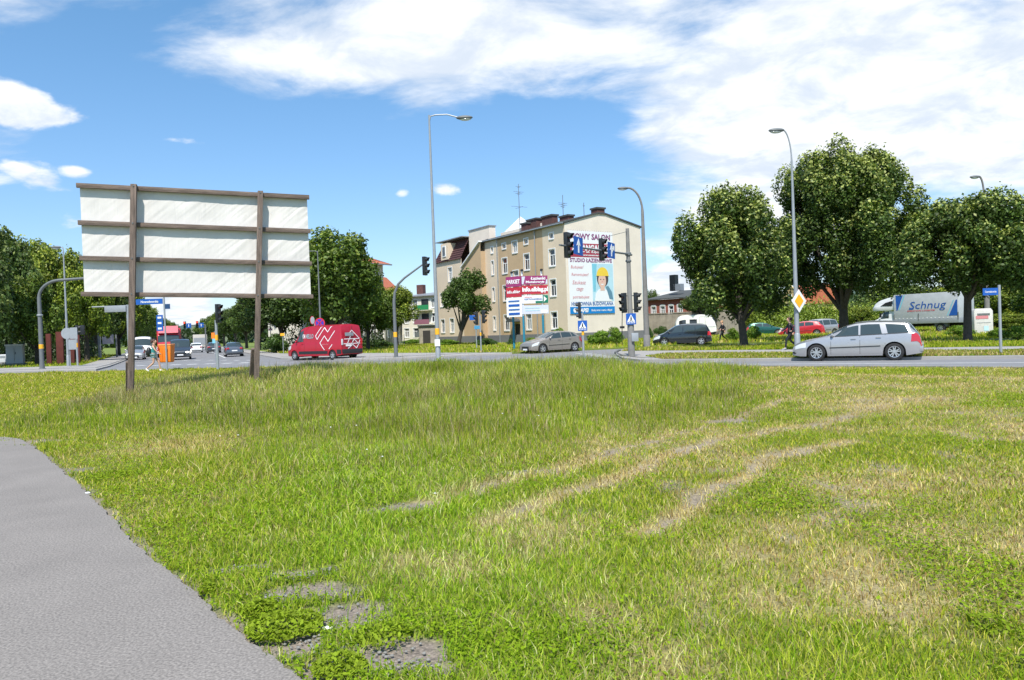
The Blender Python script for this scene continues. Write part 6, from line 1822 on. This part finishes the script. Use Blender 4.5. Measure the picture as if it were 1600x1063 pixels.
crossing_sign(mm_, zfor(b.x, b.y, 498.5), .50, -.2)
# push-button pole next to it
b = at(972, 541)
k_ = root('pedestrian_post', (b.x, b.y, 0), 0, 'thin leaning black post with a push button box left of the main mast', 'post')
MB().tube([(0, 0, 0), (.05, 0, 1.6), (.12, 0, 3.0)], .03, 8).build('post', M['black'], k_); MB().box((.05, -.05, 1.55), (.35, .15, .18)).build('button_box', M['black'], k_, bevel=.01)
# crossing sign pole with pedestrian signal
b = at(912, 556.5)
cp = root('crossing_post', (b.x, b.y, 0), R(-8), 'grey post with a blue pedestrian crossing sign and small signal right of the beige hatchback', 'road sign')
MB().tube([(0, 0, 0), (0, 0, zfor(b.x, b.y, 489))], .06, 10).build('post', M['signback'], cp)
crossing_sign(cp, zfor(b.x, b.y, 509), .50, -.09)
band(.062, zfor(b.x, b.y, 524), cp, h=.22)
signal(cp, (-.14, 0, zfor(b.x, b.y, 485)), R(188), 3, .88)
# pair of posts in front of the tenement
b = at(748, 548)
for (px, py, lab, sg) in ((745, 546, 'thin post with small blue signs left of the pair before the leaning tree', 0), (752, 551, 'post with a two lens signal right of the pair before the leaning tree', 1)):
    b = at(px, py); q_ = root('signal_post', (b.x, b.y, 0), 0, lab, 'traffic light')
    zt = zfor(b.x, b.y, 493 if sg else 490)
    MB().tube([(0, 0, 0), (0, 0, zt)], .05, 8).build('post', M['signback'], q_)
    if sg:
        band(.052, zfor(b.x, b.y, 525), q_, h=.25)
        signal(q_, (.25, 0, zt - .1), R(-20), 3, .95); signal(q_, (-.25, .1, zt - .2), R(200), 3, .95)
    else:
        MB().box((-.28, -.05, zt - .35), (.5, .02, .42)).build('sign_plate', M['blue_sign'], q_); MB().box((.1, -.05, zt - 1.2), (.5, .02, .3)).build('sign_plate', mat('light_blue_sign', (.05, .25, .45)), q_)
# post with black signal seen from the side, right of the bin
b = at(340.5, 578, 0.1)
q_ = root('signal_post', (b.x, b.y, 0), 0, 'grey signal post between the hoarding posts with a black head turned right', 'traffic light')
zt = zfor(b.x, b.y, 500)
MB().tube([(0, 0, 0), (0, 0, zt)], [.075, .065], 12).build('post', M['signback'], q_)
band(.075, zfor(b.x, b.y, 532), q_, h=.30)
signal(q_, (.14, 0, zfor(b.x, b.y, 490)), R(-18), 3, 1.0)
# street name post with direction plates
b = at(261, 580, .1)
sp = root('street_name_post', (b.x, b.y, 0), 0, 'thin post with blue street name plates left of the signal post between the hoarding posts', 'road sign')
zt = zfor(b.x, b.y, 464)
MB().tube([(0, 0, 0), (0, 0, zt)], .045, 10).build('post', M['signback'], sp)
zc_ = zfor(b.x, b.y, 470.5)
pl = MB().box((-.80, 0, zc_), (1.45, .03, .29)).build('name_plate', M['blue_sign'], sp)
text('Nowodworska', M['white'], sp, -.78, zc_, .95, .13, -.025)
MB().box((.14, .0, zfor(b.x, b.y, 479)), (.34, .03, .27)).build('name_plate', mat('dark_blue_plate', (.01, .05, .14)), sp)
for i in range(3):
    MB().box((-.30, .04, zfor(b.x, b.y, 496 + i * 8.5)), (.36, .02, .28)).build('direction_plate', M['blue_sign'], sp)
    MB().box((-.30, .02, zfor(b.x, b.y, 496 + i * 8.5)), (.2, .01, .1)).build('pictogram', M['white'], sp)
# orange litter bin hung on the post
bn_ = root('litter_bin', (b.x, b.y, 0), 0, 'big orange litter bin hung behind the street name post', 'bin')
zb1_, zt1_ = zfor(b.x, b.y, 566.5), zfor(b.x, b.y, 540)
MB().add([(x * w, .32 + y * w * .8, z) for z, w in ((zb1_, .28), (zb1_ + .06, .30), (zt1_ - .1, .335), (zt1_, .335)) for x, y in ((-1, -1), (1, -1), (1, 1), (-1, 1))],
         [(3, 2, 1, 0)] + [(i * 4 + j, i * 4 + (j + 1) % 4, i * 4 + 4 + (j + 1) % 4, i * 4 + 4 + j) for i in range(3) for j in range(4)] + [(12, 13, 14, 15)]).build('body', M['orange'], bn_, bevel=.04).location = (-.12, 0, 0)
MB().box((-.12, .32, zt1_ + .03), (.72, .58, .10)).build('lid', mat('orange_lid', (.8, .28, .08), .45), bn_, bevel=.045)
for x in (-.25, .02): MB().box((x, .04, (zb1_ + zt1_) / 2), (.015, .01, .7)).build('rib', M['orange'], bn_)
MB().box((0, .03, zt1_ - .2), (.12, .1, .05)).build('clamp', M['steel_dark'], bn_)
# small post signal at far left, sign backs on the lamp
b = at(121.5, 571.5)
q_ = root('signal_post', (b.x, b.y, 0), 0, 'small signal post beside the left street lamp', 'traffic light')
zt = zfor(b.x, b.y, 522)
MB().tube([(0, 0, 0), (0, 0, zt)], .07, 10).build('post', M['signback'], q_); band(.072, zfor(b.x, b.y, 543), q_, h=.35)
signal(q_, (.05, 0, zt + .3), R(20), 2, 1.1); signal(q_, (.42, .1, zt + .3), R(100), 2, 1.1)
b = at(107, 573.5)
q_ = root('road_sign', (b.x, b.y + .3, 0), 0, 'grey backs of a round and two square road signs on the left lamp', 'road sign')
z_ = zfor(b.x, b.y, 521)
MB().lathe([(.001, 0), (.42, 0), (.42, .02), (.001, .02)], c=(-.18, -.05, z_), axis='y', n=20).build('round_plate', M['signback'], q_)
MB().box((.38, -.1, z_), (.55, .02, .85)).build('plate', M['signback'], q_); MB().box((.25, -.1, z_ - .85), (.6, .02, .75)).build('plate', M['signback'], q_); MB().tube([(-.02, -.0, 0), (-.02, -.0, z_ + .4)], .03, 6).build('post', M['signback'], q_)
# grey cabinet, white box
b = at(23, 571.5)
q_ = root('utility_cabinet', (b.x, b.y, .1), face(b.x, b.y) * .5, 'tall pale grey utility cabinet on a concrete foot at the left', 'cabinet')
hc = zfor(b.x, b.y, 539) - .1
MB().box((0, .3, .1), (1.45, .75, .2)).build('foot', M['concrete'], q_); MB().box((0, .3, (hc + .2) / 2), (1.3, .6, hc - .2)).build('body', mat('pale_cabinet', (.42, .45, .47), .5, var=.05), q_, bevel=.02)
MB().box((0, .3, hc - .02), (1.42, .72, .14)).build('top', mat('cabinet_top', (.55, .57, .57), .5), q_, bevel=.02)
MB().box((-.0, -.01, hc * .52), (.02, .02, hc * .66)).build('door_seam', M['steel_dark'], q_); MB().box((.1, -.02, hc * .6), (.05, .04, .18)).build('handle', M['steel_dark'], q_)
b = at(4, 571.5)
q_ = root('meter_box', (b.x, b.y, .1), 0, 'low white box at the left edge beside the tall grey cabinet', 'cabinet')
MB().box((0, .3, .15), (.9, .6, .3)).build('foot', M['concrete'], q_); MB().box((0, .3, .66), (.85, .5, .72)).build('body', mat('white_box', (.6, .62, .64), .5), q_, bevel=.02); MB().box((0, .04, .8), (.5, .02, .2)).build('label_plate', M['steel'], q_)
# rust red steel slabs in the wood
b = at(84, 570.5)
q_ = root('steel_sculpture', (b.x, b.y + 1.5, .1), R(-15), 'rust red upright steel slabs under the trees at the left', 'sculpture')
M['rust'] = mat('rust_red', (.10, .022, .018), .85, var=.3, scale=2)
hh_ = zfor(b.x, b.y + 1.5, 520)
for i, (x, w, h) in enumerate(((-1.6, .5, .95), (-.55, .75, 1.0), (.45, .75, 1.0), (1.1, .3, .88))): MB().box((x, i * .15, hh_ * h / 2), (w, .12, hh_ * h)).build('slab', M['rust'], q_, bevel=.01)
b = at(143, 556)
q_ = root('post_box', (b.x, b.y, .1), 0, 'slim faded pink column beside the pavement at the edge of the wood', 'post')
MB().lathe([(.16, 0), (.2, .05), (.2, 1.45), (.13, 1.6), (.001, 1.65)], n=14).build('body', mat('faded_pink', (.55, .16, .15), .6), q_, smooth=True); MB().lathe([(.24, 0), (.24, .06), (.2, .08)], n=14).build('foot', M['concrete'], q_)
# info board on two posts by the pavement
b = at(160, 560)
q_ = root('notice_board', (b.x, b.y, .1), R(15), 'grey notice board on two posts beside the left pavement', 'notice board')
hb2 = zfor(b.x, b.y, 518)
MB().box((-.25, 0, hb2 / 2), (.26, .26, hb2)).build('post', M['signback'], q_); MB().box((1.25, 1.2, hb2 * .42), (.16, .16, hb2 * .84)).build('post', M['steel_dark'], q_)
MB().box((.55, .5, hb2 * .68), (1.2, .08, 1.1), rz=R(30)).build('board', M['signback'], q_)
# cantilever direction sign over the street's left side
b = PY(203, 560, 66)
q_ = root('overhead_sign', (b.x, b.y, .1), 0, 'large overhead direction sign on a cantilever seen edge on behind the first hoarding post', 'road sign')
zt = zfor(b.x, b.y, 478)
MB().tube([(0, 0, 0), (0, 0, zt)], .14, 10).build('post', M['steel'], q_)
MB().tube([(0, 0, zt - .1), (-3.2, 0, zt - .1)], .06, 8).build('arm', M['steel'], q_); MB().box((-1.0, -.15, zt - .35), (1.9, .25, .55)).build('sign_box', M['steel'], q_, bevel=.02)
# gantry with blue signs and red lights down the street
b = PY(322, 540, 112)
q_ = root('signal_gantry', (b.x, b.y, 0), 0, 'far signal mast with lit red lights and blue arrow signs over the street', 'traffic light')
zt = zfor(b.x, b.y, 508)
MB().tube([(0, 0, 0), (0, 0, zt), (-.2, 0, zt + .05), (-3.6, 0, zt + .05)], [.12, .1, .08, .06], 8).build('pole', M['steel_dark'], q_)
for x in (-3.1, -1.2):
    signal(q_, (x, 0, zt + .1), R(-90), 3, 1.1, lit='r'); MB().box((x + .62, -.05, zt), (.75, .03, .7)).build('arrow_sign', M['blue_sign'], q_)
    MB().box((x + .62, -.08, zt), (.1, .02, .4)).build('arrow', M['white'], q_)
# no stopping sign and a round sign over the red van
b = PY(498, 552, 60)
q_ = root('no_stopping_sign', (b.x, b.y, .1), 0, 'round blue and red no stopping sign showing above the red van', 'road sign')
zc2 = zfor(b.x, b.y, 507)
MB().tube([(-.25, 0, 0), (-.25, 0, zc2 + .3)], .04, 8).build('post', M['signback'], q_)
def disc(nm, m, r, y, par, cx=0.0, rx=1.0, zc=None):
    return MB().xz([(cx + r * rx * math.cos(a * math.pi / 10), (zc or zc2) + r * math.sin(a * math.pi / 10)) for a in range(20)], y - .008, y).build(nm, m, par)
disc('red_rim', M['red'], .42, -.06, q_, .2); disc('blue_field', mat('sign_violet_blue', (.05, .03, .35), .4), .33, -.075, q_, .2)
for a in (45, -45): MB().box((.2, -.095, zc2), (.64, .01, .07), ry=R(a)).build('red_bar', M['red'], q_)
disc('pale_disc', M['signback'], .30, -.06, q_, -.38, .55, zc2 + .25); disc('red_rim', M['red'], .34, -.045, q_, -.40, .55, zc2 + .25)
b = at(443, 553)
q_ = root('small_yellow_sign', (b.x, b.y, 0), 0, 'small yellow plate on a thin post beside the dark bush left of the red van', 'road sign')
zt = zfor(b.x, b.y, 521)
MB().tube([(0, 0, 0), (0, 0, zt)], .035, 8).build('post', M['signback'], q_); MB().box((-.02, -.05, zt - .12), (.42, .02, .26)).build('plate', M['orange_y'], q_)
b = at(424, 549.5)
q_ = root('small_white_sign', (b.x, b.y, 0), 0, 'thin post with a small white plate right of the second hoarding post', 'road sign')
zt = zfor(b.x, b.y, 490)
MB().tube([(0, 0, 0), (0, 0, zt)], .05, 8).build('post', M['signback'], q_); MB().box((.02, -.06, zfor(b.x, b.y, 515)), (.5, .02, .3)).build('plate', M['white'], q_); MB().box((.02, -.08, zfor(b.x, b.y, 515)), (.5, .01, .07)).build('red_bar', M['red'], q_)
b = PY(336, 545, 62)
q_ = root('roadside_sign', (b.x, b.y, 0), 0, 'small orange and blue plates on a thin post behind the signal post', 'road sign')
zt = zfor(b.x, b.y, 518)
MB().tube([(0, 0, 0), (0, 0, zt)], .035, 8).build('post', M['signback'], q_); MB().box((-.1, -.05, zt - .35), (.28, .02, .5)).build('plate', M['orange'], q_); MB().box((.0, -.05, zt - .8), (.36, .02, .38)).build('plate', M['b_cyan'], q_)
# sign tower with four pairs of boards
b = at(838, 547.5)
tw = root('sign_tower', (b.x, b.y, .1), R(12), 'triangular tower of advertising boards on three blue posts before the tenement', 'advertising sign')
M['post_blue'] = mat('post_blue', (.02, .20, .30), .5, var=.1)
ppm = FPX / b.y
zz_ = lambda py: zfor(b.x, b.y, py) - .1
Wt = 42 / ppm / math.cos(R(12))
x0t, x1t = -20 / ppm, 22 / ppm
depth_t = 1.9
for (x, y) in ((x0t + .08, .1), (x1t - .42, .1), (x0t - .30, depth_t)):
    MB().tube([(x, y, 0), (x, y, zz_(493))], .085, 10).build('post', M['post_blue'], tw)
    MB().tube([(x, y, zz_(493)), (x, y, zz_(423))], .07, 10).build('post', M['white'], tw)
    MB().box((x, y - .05, zz_(422)), (.14, .3, .14)).build('floodlight', M['black'], tw)
M['magenta'] = mat('board_magenta', (.28, .03, .13), .55, var=.05); M['board_red'] = mat('board_red', (.42, .02, .04), .55, var=.05); M['board_pale'] = mat('board_pale_blue', (.55, .58, .68), .55, var=.06); M['dgreen'] = mat('board_green', (.0, .16, .09), .5)
rowsb = ((431, 444.5, M['magenta']), (446, 459.5, M['board_red']), (461.5, 474, M['white']), (477, 490.5, M['board_pale']))
for y0_, y1_, m_ in rowsb:
    panel('board', m_, tw, x0t, x1t, zz_(y1_), zz_(y0_), 0, .06)
    MB().box(((x0t + x1t) / 2, .05, (zz_(y0_) + zz_(y1_)) / 2), (x1t - x0t, .03, .08)).build('board_frame', M['signback'], tw)
def tz(py): return zz_(py)
text('Łazienki', M['white'], tw, x0t + 1.25, tz(435), 1.1, .22, -.04, .03); text('Metalowy', M['white'], tw, x0t + .95, tz(441), 1.25, .22, -.04, .03)
MB().xz([(x1t - .40, tz(443)), (x1t - .22, tz(441)), (x1t - .40, tz(439))], -.045, -.035).build('arrow', M['white'], tw)
flat('corner_flash', M['board_pale'], tw, [(x1t - .18, tz(444)), (x1t - .02, tz(444)), (x1t - .02, tz(437)), (x1t - .1, tz(437))], -.04)
flat('corner_flash', M['board_pale'], tw, [(x0t + .02, tz(444)), (x0t + .14, tz(444)), (x0t + .28, tz(432)), (x0t + .02, tz(432))], -.04)
text('info.elblag.pl', M['white'], tw, (x0t + x1t) / 2 + .02, tz(453), 1.95, .44, -.04, .05)
text('reklama', M['b_pink'], tw, x0t + .45, tz(464), .55, .12, -.04, .02); text('ELEKTRONARZĘDZIA', M['b_navy'], tw, x0t + .85, tz(467.8), 1.35, .16, -.04, .03)
flat('green_end', M['dgreen'], tw, [(x1t - .42, tz(473.8)), (x1t - .01, tz(473.8)), (x1t - .01, tz(461.7)), (x1t - .42, tz(461.7))], -.04)
flat('arrow', M['white'], tw, [(x1t - .34, tz(472)), (x1t - .10, tz(467.5)), (x1t - .34, tz(463))], -.05)
flat('green_strip', M['dgreen'], tw, [(x0t + 1.0, tz(473.8)), (x1t - .43, tz(473.8)), (x1t - .43, tz(470.5)), (x0t + 1.0, tz(470.5))], -.04)
flat('arrow', M['white'], tw, [(x1t - .6, tz(489.5)), (x1t - .12, tz(489.5)), (x1t - .05, tz(487)), (x1t - .12, tz(484.5)), (x1t - .6, tz(484.5))], -.04)
for i in range(2): MB().box((x0t + .75, -.04, tz(481 + i * 4)), (1.1, .008, .06)).build('print_line', M['b_sky'], tw)
# side boards running back to the left
sv = Vector((-.42, 1.9, 0)); sl = sv.length; sa = math.atan2(sv.y, sv.x)
side = bpy.data.objects.new('x', None); bpy.data.objects.remove(side)
for y0_, y1_, m_ in ((431, 447, M['magenta']), (448, 463, M['board_red']), (464, 494, M['white'])):
    z0_, z1_ = tz(y1_), tz(y0_)
    p0_ = Vector((x0t - .03, .0, 0)); p1_ = p0_ + Vector((-.95, .9, 0)) * 1.0
    nn = Vector((-.9, -.95, 0)).normalized() * .05
    MB().add([p0_ + Vector((0, 0, z0_)), p1_ + Vector((0, 0, z0_)), p1_ + Vector((0, 0, z1_)), p0_ + Vector((0, 0, z1_)), p0_ - nn + Vector((0, 0, z0_)), p1_ - nn + Vector((0, 0, z0_)), p1_ - nn + Vector((0, 0, z1_)), p0_ - nn + Vector((0, 0, z1_))],
             [(0, 1, 2, 3), (7, 6, 5, 4), (0, 4, 5, 1), (1, 5, 6, 2), (2, 6, 7, 3), (3, 7, 4, 0)]).build('side_board', m_, tw)
    q1 = (p1_ - p0_)
    if m_ is M['white']:
        for i, mk_ in enumerate((M['b_navy'], M['tarp_blue'], M['b_navy'], M['tarp_blue'])):
            zc3 = z1_ - (z1_ - z0_) * (.18 + i * .22); c3 = p0_ + q1 * .5 + nn * .35
            MB().box((c3.x, c3.y, zc3), (q1.length * .72, .02, .10 + .06 * (i % 2)), rz=math.atan2(q1.y, q1.x)).build('print_line', mk_, tw)
    else:
        fnn = lambda X, Z, p0=p0_, q=q1, nn=nn: (p0 + q * (1 - X) + nn * .35 + Vector((0, 0, Z)))
        text('PARKIET' if m_ is M['magenta'] else 'info.elblag', M['white'], tw, .5, (z0_ + z1_) / 2, .85, .3, fn=lambda X, Z, f=fnn: tuple(f(X, Z)), bold=.03, slant=0)
# right: street name post, donation container
b = at(1564, 553.5)
q_ = root('street_name_post', (b.x, b.y, 0), 0, 'grey post with a blue street name plate at the far right', 'road sign')
zt = zfor(b.x, b.y, 445)
MB().tube([(0, 0, 0), (0, 0, zt)], .05, 10).build('post', M['signback'], q_)
MB().box((-.33, 0, zfor(b.x, b.y, 455)), (.56, .03, .26), ry=R(0)).build('name_plate', M['blue_sign'], q_); text('Czerniakowska', M['white'], q_, -.33, zfor(b.x, b.y, 455), .42, .08, -.025, .01)
b = at(1534, 522)
q_ = root('clothes_container', (b.x, b.y, .1), face(b.x, b.y) * .5, 'white clothes donation container behind the concrete lamp column', 'container')
hc = zfor(b.x, b.y, 484.5)
MB().prism([(-.6, 0), (.6, 0), (.6, hc - .18), (.48, hc), (-.48, hc), (-.6, hc - .18)], lambda p: (p[0], -.5, p[1]), lambda p: (p[0], .5, p[1])).build('body', mat('container_white', (.62, .6, .58), .5), q_, bevel=.02)
MB().box((0, -.52, hc * .78), (.8, .03, .12)).build('hatch', M['steel_dark'], q_); MB().box((-.1, -.515, hc * .66), (.8, .012, .22)).build('red_print', M['b_pink'], q_); MB().box((0, -.515, hc * .45), (.9, .012, .02)).build('seam', M['signback'], q_); MB().box((.15, -.515, hc * .22), (.3, .012, .35)).build('label_print', M['b_sky'], q_)
# fallen bits of paper and stones on the lawn
for px, py, lab in ((137, 771, 'tiny scrap of white paper lying on the footpath'), (680, 1001 - 230, 'white stone by the bare patch in the lawn'), (512, 982, 'pale stone on the bare soil beside the footpath')):
    g = at(px, py, .12)
    MBo = MB().ell((0, 0, .01), (.028, .018, .010), 8, 5).build('litter' if 'paper' in lab else 'stone', M['white'], None); MBo.location = (g.x, g.y, float(terr(np.array([g.x]), np.array([g.y]))[0]) + .012)
    tag(MBo, lab, 'litter' if 'paper' in lab else 'stone')
# white flowers in the long grass
fl = MB()
for px, py in ((232, 622), (215, 603), (730, 590), (760, 612), (365, 668), (500, 660), (820, 640), (560, 690), (950, 610), (1050, 600), (780, 575)):
    g = at(px, py, .45)
    for i in range(2):
        x_, y_ = g.x + random.uniform(-.5, .5), g.y + random.uniform(-.5, .5); z_ = float(terr(np.array([x_]), np.array([y_]))[0]) + random.uniform(.18, .3)
        fl.ell((x_, y_, z_), (.011, .011, .006), 7, 4)
tag(fl.build('flowers', M['white']), 'small white flower heads scattered in the long grass', 'flowers', kind='stuff')

# ================================================================ PEOPLE
def skin_mesh(name, verts, edges, radii, rootv, m, parent, sub=2):
    me = bpy.data.meshes.new('tmp'); me.from_pydata([tuple(v) for v in verts], edges, [])
    o = bpy.data.objects.new('tmp', me); COL.objects.link(o)
    md = o.modifiers.new('s', 'SKIN'); md.use_smooth_shade = True
    for i, sv_ in enumerate(me.skin_vertices[0].data):
        r_ = radii[i]; sv_.radius = (r_, r_) if not hasattr(r_, '__len__') else r_
        sv_.use_root = (i == rootv)
    o.modifiers.new('u', 'SUBSURF').levels = sub
    dg = bpy.context.evaluated_depsgraph_get(); dg.update()
    nm = bpy.data.meshes.new_from_object(o.evaluated_get(dg), preserve_all_data_layers=False, depsgraph=dg)
    nm.name = name
    bpy.data.objects.remove(o)
    nm.materials.clear(); nm.materials.append(m)
    nm.polygons.foreach_set('use_smooth', [True] * len(nm.polygons))
    ob = bpy.data.objects.new(name, nm); COL.objects.link(ob); ob.parent = parent
    return ob
def person(label, pos, heading, H, pose, cols, extras=None):
    """walks along local +X"""
    t = root('person', pos, heading, label, 'person')
    k = H / 1.75
    J = dict(pel=(0, 0, .95), bel=(.0, 0, 1.10), ch=(.02, 0, 1.32), nk=(.03, 0, 1.47), hb=(.05, 0, 1.55), hd=(.06, 0, 1.66),
             hl=(0, .09, .90), hr=(0, -.09, .90), sl=(.02, .18, 1.41), sr=(.02, -.18, 1.41))
    J.update(pose)
    names = list(J); P_ = {n: Vector(J[n]) * k for n in names}
    skel = [('pel', 'bel'), ('bel', 'ch'), ('ch', 'nk'), ('nk', 'hb'), ('hb', 'hd'), ('pel', 'hl'), ('pel', 'hr'), ('hl', 'kl'), ('kl', 'al'), ('al', 'tl'), ('hr', 'kr'), ('kr', 'ar'), ('ar', 'tr'), ('ch', 'sl'), ('ch', 'sr'), ('sl', 'el'), ('el', 'wl'), ('sr', 'er'), ('er', 'wr')]
    Rr = dict(pel=.125, bel=.105, ch=.13, nk=.055, hb=.075, hd=.085, hl=.09, hr=.09, kl=.056, kr=.056, al=.038, ar=.038, tl=.034, tr=.034, sl=.055, sr=.055, el=.038, er=.038, wl=.026, wr=.026)
    vs_, es_, rs_ = [], [], []; ix = {}
    for n in names: ix[n] = len(vs_); vs_.append(P_[n]); rs_.append(Rr[n] * k)
    es_ = [(ix[a], ix[b]) for a, b in skel]
    for sd, w_, e_ in ((1, 'wl', 'el'), (-1, 'wr', 'er')):
        d_ = (P_[w_] - P_[e_]).normalized(); palm = P_[w_] + d_ * .07 * k
        ip = len(vs_); vs_.append(palm); rs_.append(.03 * k); es_.append((ix[w_], ip))
        lat = Vector((1, 0, 0)) - d_ * d_.x
        lat = lat.normalized() if lat.length > .1 else Vector((0, 0, 1))
        for f in range(4):
            b0 = palm + lat * (f - 1.5) * .019 * k + d_ * .02 * k; b1 = b0 + d_ * (.045, .052, .048, .036)[f] * k + Vector((0, -sd * .015, 0)) * k
            i0 = len(vs_); vs_ += [b0, b1]; rs_ += [.009 * k, .007 * k]; es_ += [(ip, i0), (i0, i0 + 1)]
        th = palm - d_ * .02 * k + lat * .035 * k; i0 = len(vs_); vs_ += [th, th + d_ * .04 * k + lat * .01 * k]; rs_ += [.010 * k, .008 * k]; es_ += [(ip, i0), (i0, i0 + 1)]
    skin_mesh('body', vs_, es_, rs_, 0, M['skin'], t, 1)
    hd = P_['hd']
    hd_o = MB().ell(hd + Vector((.012, 0, .0)) * k, (.095 * k, .075 * k, .115 * k), 14, 10)
    def cloth(name, keys, edges, grow, m, rootk):
        kk = {n: i for i, n in enumerate(keys)}
        return skin_mesh(name, [P_[n] for n in keys], [(kk[a], kk[b]) for a, b in edges], [(Rr[n] + grow) * k for n in keys], kk[rootk], m, t, 1)
    top_keys = ['pel', 'bel', 'ch', 'nk', 'sl', 'sr', 'el', 'er'] + (['wl', 'wr'] if cols.get('long', True) else [])
    te = [('pel', 'bel'), ('bel', 'ch'), ('ch', 'nk'), ('ch', 'sl'), ('ch', 'sr'), ('sl', 'el'), ('sr', 'er')] + ([('el', 'wl'), ('er', 'wr')] if cols.get('long', True) else [])
    if cols.get('sleeveless'): top_keys = ['pel', 'bel', 'ch', 'sl', 'sr']; te = [('pel', 'bel'), ('bel', 'ch'), ('ch', 'sl'), ('ch', 'sr')]
    cloth('top', top_keys, te, .022, cols['top'], 'bel')
    if cols.get('shorts'):
        P_['ml'] = P_['hl'].lerp(P_['kl'], .5); P_['mr'] = P_['hr'].lerp(P_['kr'], .5); Rr['ml'] = Rr['mr'] = .085
        cloth('shorts', ['pel', 'hl', 'hr', 'ml', 'mr'], [('pel', 'hl'), ('pel', 'hr'), ('hl', 'ml'), ('hr', 'mr')], .018, cols['legs'], 'pel')
    else:
        cloth('trousers', ['pel', 'hl', 'hr', 'kl', 'kr', 'al', 'ar'], [('pel', 'hl'), ('pel', 'hr'), ('hl', 'kl'), ('hr', 'kr'), ('kl', 'al'), ('kr', 'ar')], .014, cols['legs'], 'pel')
    for a_, t2 in (('al', 'tl'), ('ar', 'tr')):
        A_, T_ = P_[a_], P_[t2]
        MB().bar(A_ - (T_ - A_).normalized() * .05 * k - Vector((0, 0, .03)) * k, T_ + (T_ - A_).normalized() * .06 * k - Vector((0, 0, .01)) * k, .095 * k, .075 * k).build('shoe', cols.get('shoe', M['blackp']), t, bevel=.02)
    MB().ell(hd + Vector((-.022, 0, .028)) * k, (.10 * k, .092 * k, .115 * k), 12, 8).build('hair', cols['hair'], t, smooth=True)
    if cols.get('pony'): MB().ell(hd + Vector((-.14, 0, .0)) * k, (.05 * k, .035 * k, .10 * k), 10, 7).build('ponytail', cols['hair'], t, smooth=True)
    MB().ell(hd + Vector((.045, 0, -.015)) * k, (.072 * k, .068 * k, .105 * k), 14, 10).ell(hd + Vector((.118, 0, -.02)) * k, (.018 * k, .012 * k, .02 * k), 8, 5).build('face', M['skin'], t, smooth=True)
    for sd in (-1, 1):
        MB().ell(hd + Vector((.108, sd * .03, .01)) * k, (.008 * k, .013 * k, .008 * k), 8, 5).build('eye', M['blackp'], t)
        MB().ell(hd + Vector((.0, sd * .088, -.01)) * k, (.018 * k, .012 * k, .03 * k), 8, 5).build('ear', M['skin'], t)
    MB().ell(hd + Vector((.108, 0, -.065)) * k, (.008 * k, .022 * k, .006 * k), 8, 5).build('mouth', M['red'], t)
    if extras: extras(t, P_, k)
    return t
stride = dict(kl=(.24, .09, .52), al=(.30, .09, .10), tl=(.44, .09, .045), kr=(.02, -.09, .50), ar=(-.36, -.09, .18), tr=(-.27, -.09, .06), el=(-.16, .23, 1.17), wl=(-.10, .26, .93), er=(.16, -.24, 1.18), wr=(.34, -.22, 1.02))
teal = mat('teal_vest', (.06, .30, .30), .8, var=.1); lblue = mat('pale_blue_shorts', (.35, .50, .55), .8); darkcl = mat('dark_cloth', (.015, .018, .025), .85, var=.2); hairb = mat('brown_hair', (.07, .03, .02), .6); haird = mat('dark_hair', (.02, .013, .01), .6); hairbl = mat('blond_hair', (.45, .25, .12), .6); bagred = mat('maroon_bag', (.20, .015, .03), .6)
b = at(241, 581, .1)
def bp_x(t, P_, k):
    c = (P_['ch'] + P_['bel']) / 2 + Vector((-.24, 0, -.12)) * k
    MB().ell(c, (.15 * k, .17 * k, .27 * k), 14, 10).build('backpack', M['black'], t, smooth=True)
    for sd in (-1, 1): MB().tube([P_['ch'] + Vector((-.15, sd * .1, .12)) * k, P_['ch'] + Vector((.03, sd * .12, .17)) * k, P_['bel'] + Vector((.12, sd * .13, .1)) * k], .016, 6).build('strap', M['black'], t)
person('woman in teal vest and pale shorts with black rucksack passing the orange bin', (b.x, b.y, .10), R(12), 1.72, dict(stride, el=(-.14, .22, 1.2), wl=(-.02, .24, 1.0)), dict(top=teal, legs=lblue, shorts=True, sleeveless=True, hair=hairb, pony=True, shoe=M['white']), bp_x)
b = at(1236, 546.5, .1)
def bag_x(t, P_, k):
    MB().ell(P_['pel'] + Vector((.02, -.19, .02)) * k, (.20 * k, .08 * k, .17 * k), 14, 9).build('bag', bagred, t, smooth=True)
    MB().tube([P_['pel'] + Vector((-.1, -.18, .1)) * k, P_['ch'] + Vector((-.05, .02, .17)) * k, P_['pel'] + Vector((.1, .18, .1)) * k], .012, 6).build('strap', bagred, t)
person('woman in dark clothes with maroon bag walking beside the diamond sign lamp', (b.x, b.y, .10), R(168), 1.66, dict(stride, er=(.22, -.24, 1.16), wr=(.46, -.22, 1.02)), dict(top=darkcl, legs=M['black'], hair=hairb, pony=True, shoe=M['signback']), bag_x)
b = at(1130, 534.5, .1)
def b3(t, P_, k):
    MB().ell(P_['pel'] + Vector((.05, -.2, .05)) * k, (.16 * k, .06 * k, .14 * k), 12, 8).build('bag', mat('tan_bag', (.45, .25, .2)), t, smooth=True)
person('person with fair hair and a dark jacket walking past the first lime trunk', (b.x, b.y, .10), R(175), 1.66, stride, dict(top=darkcl, legs=M['black'], hair=hairbl), b3)
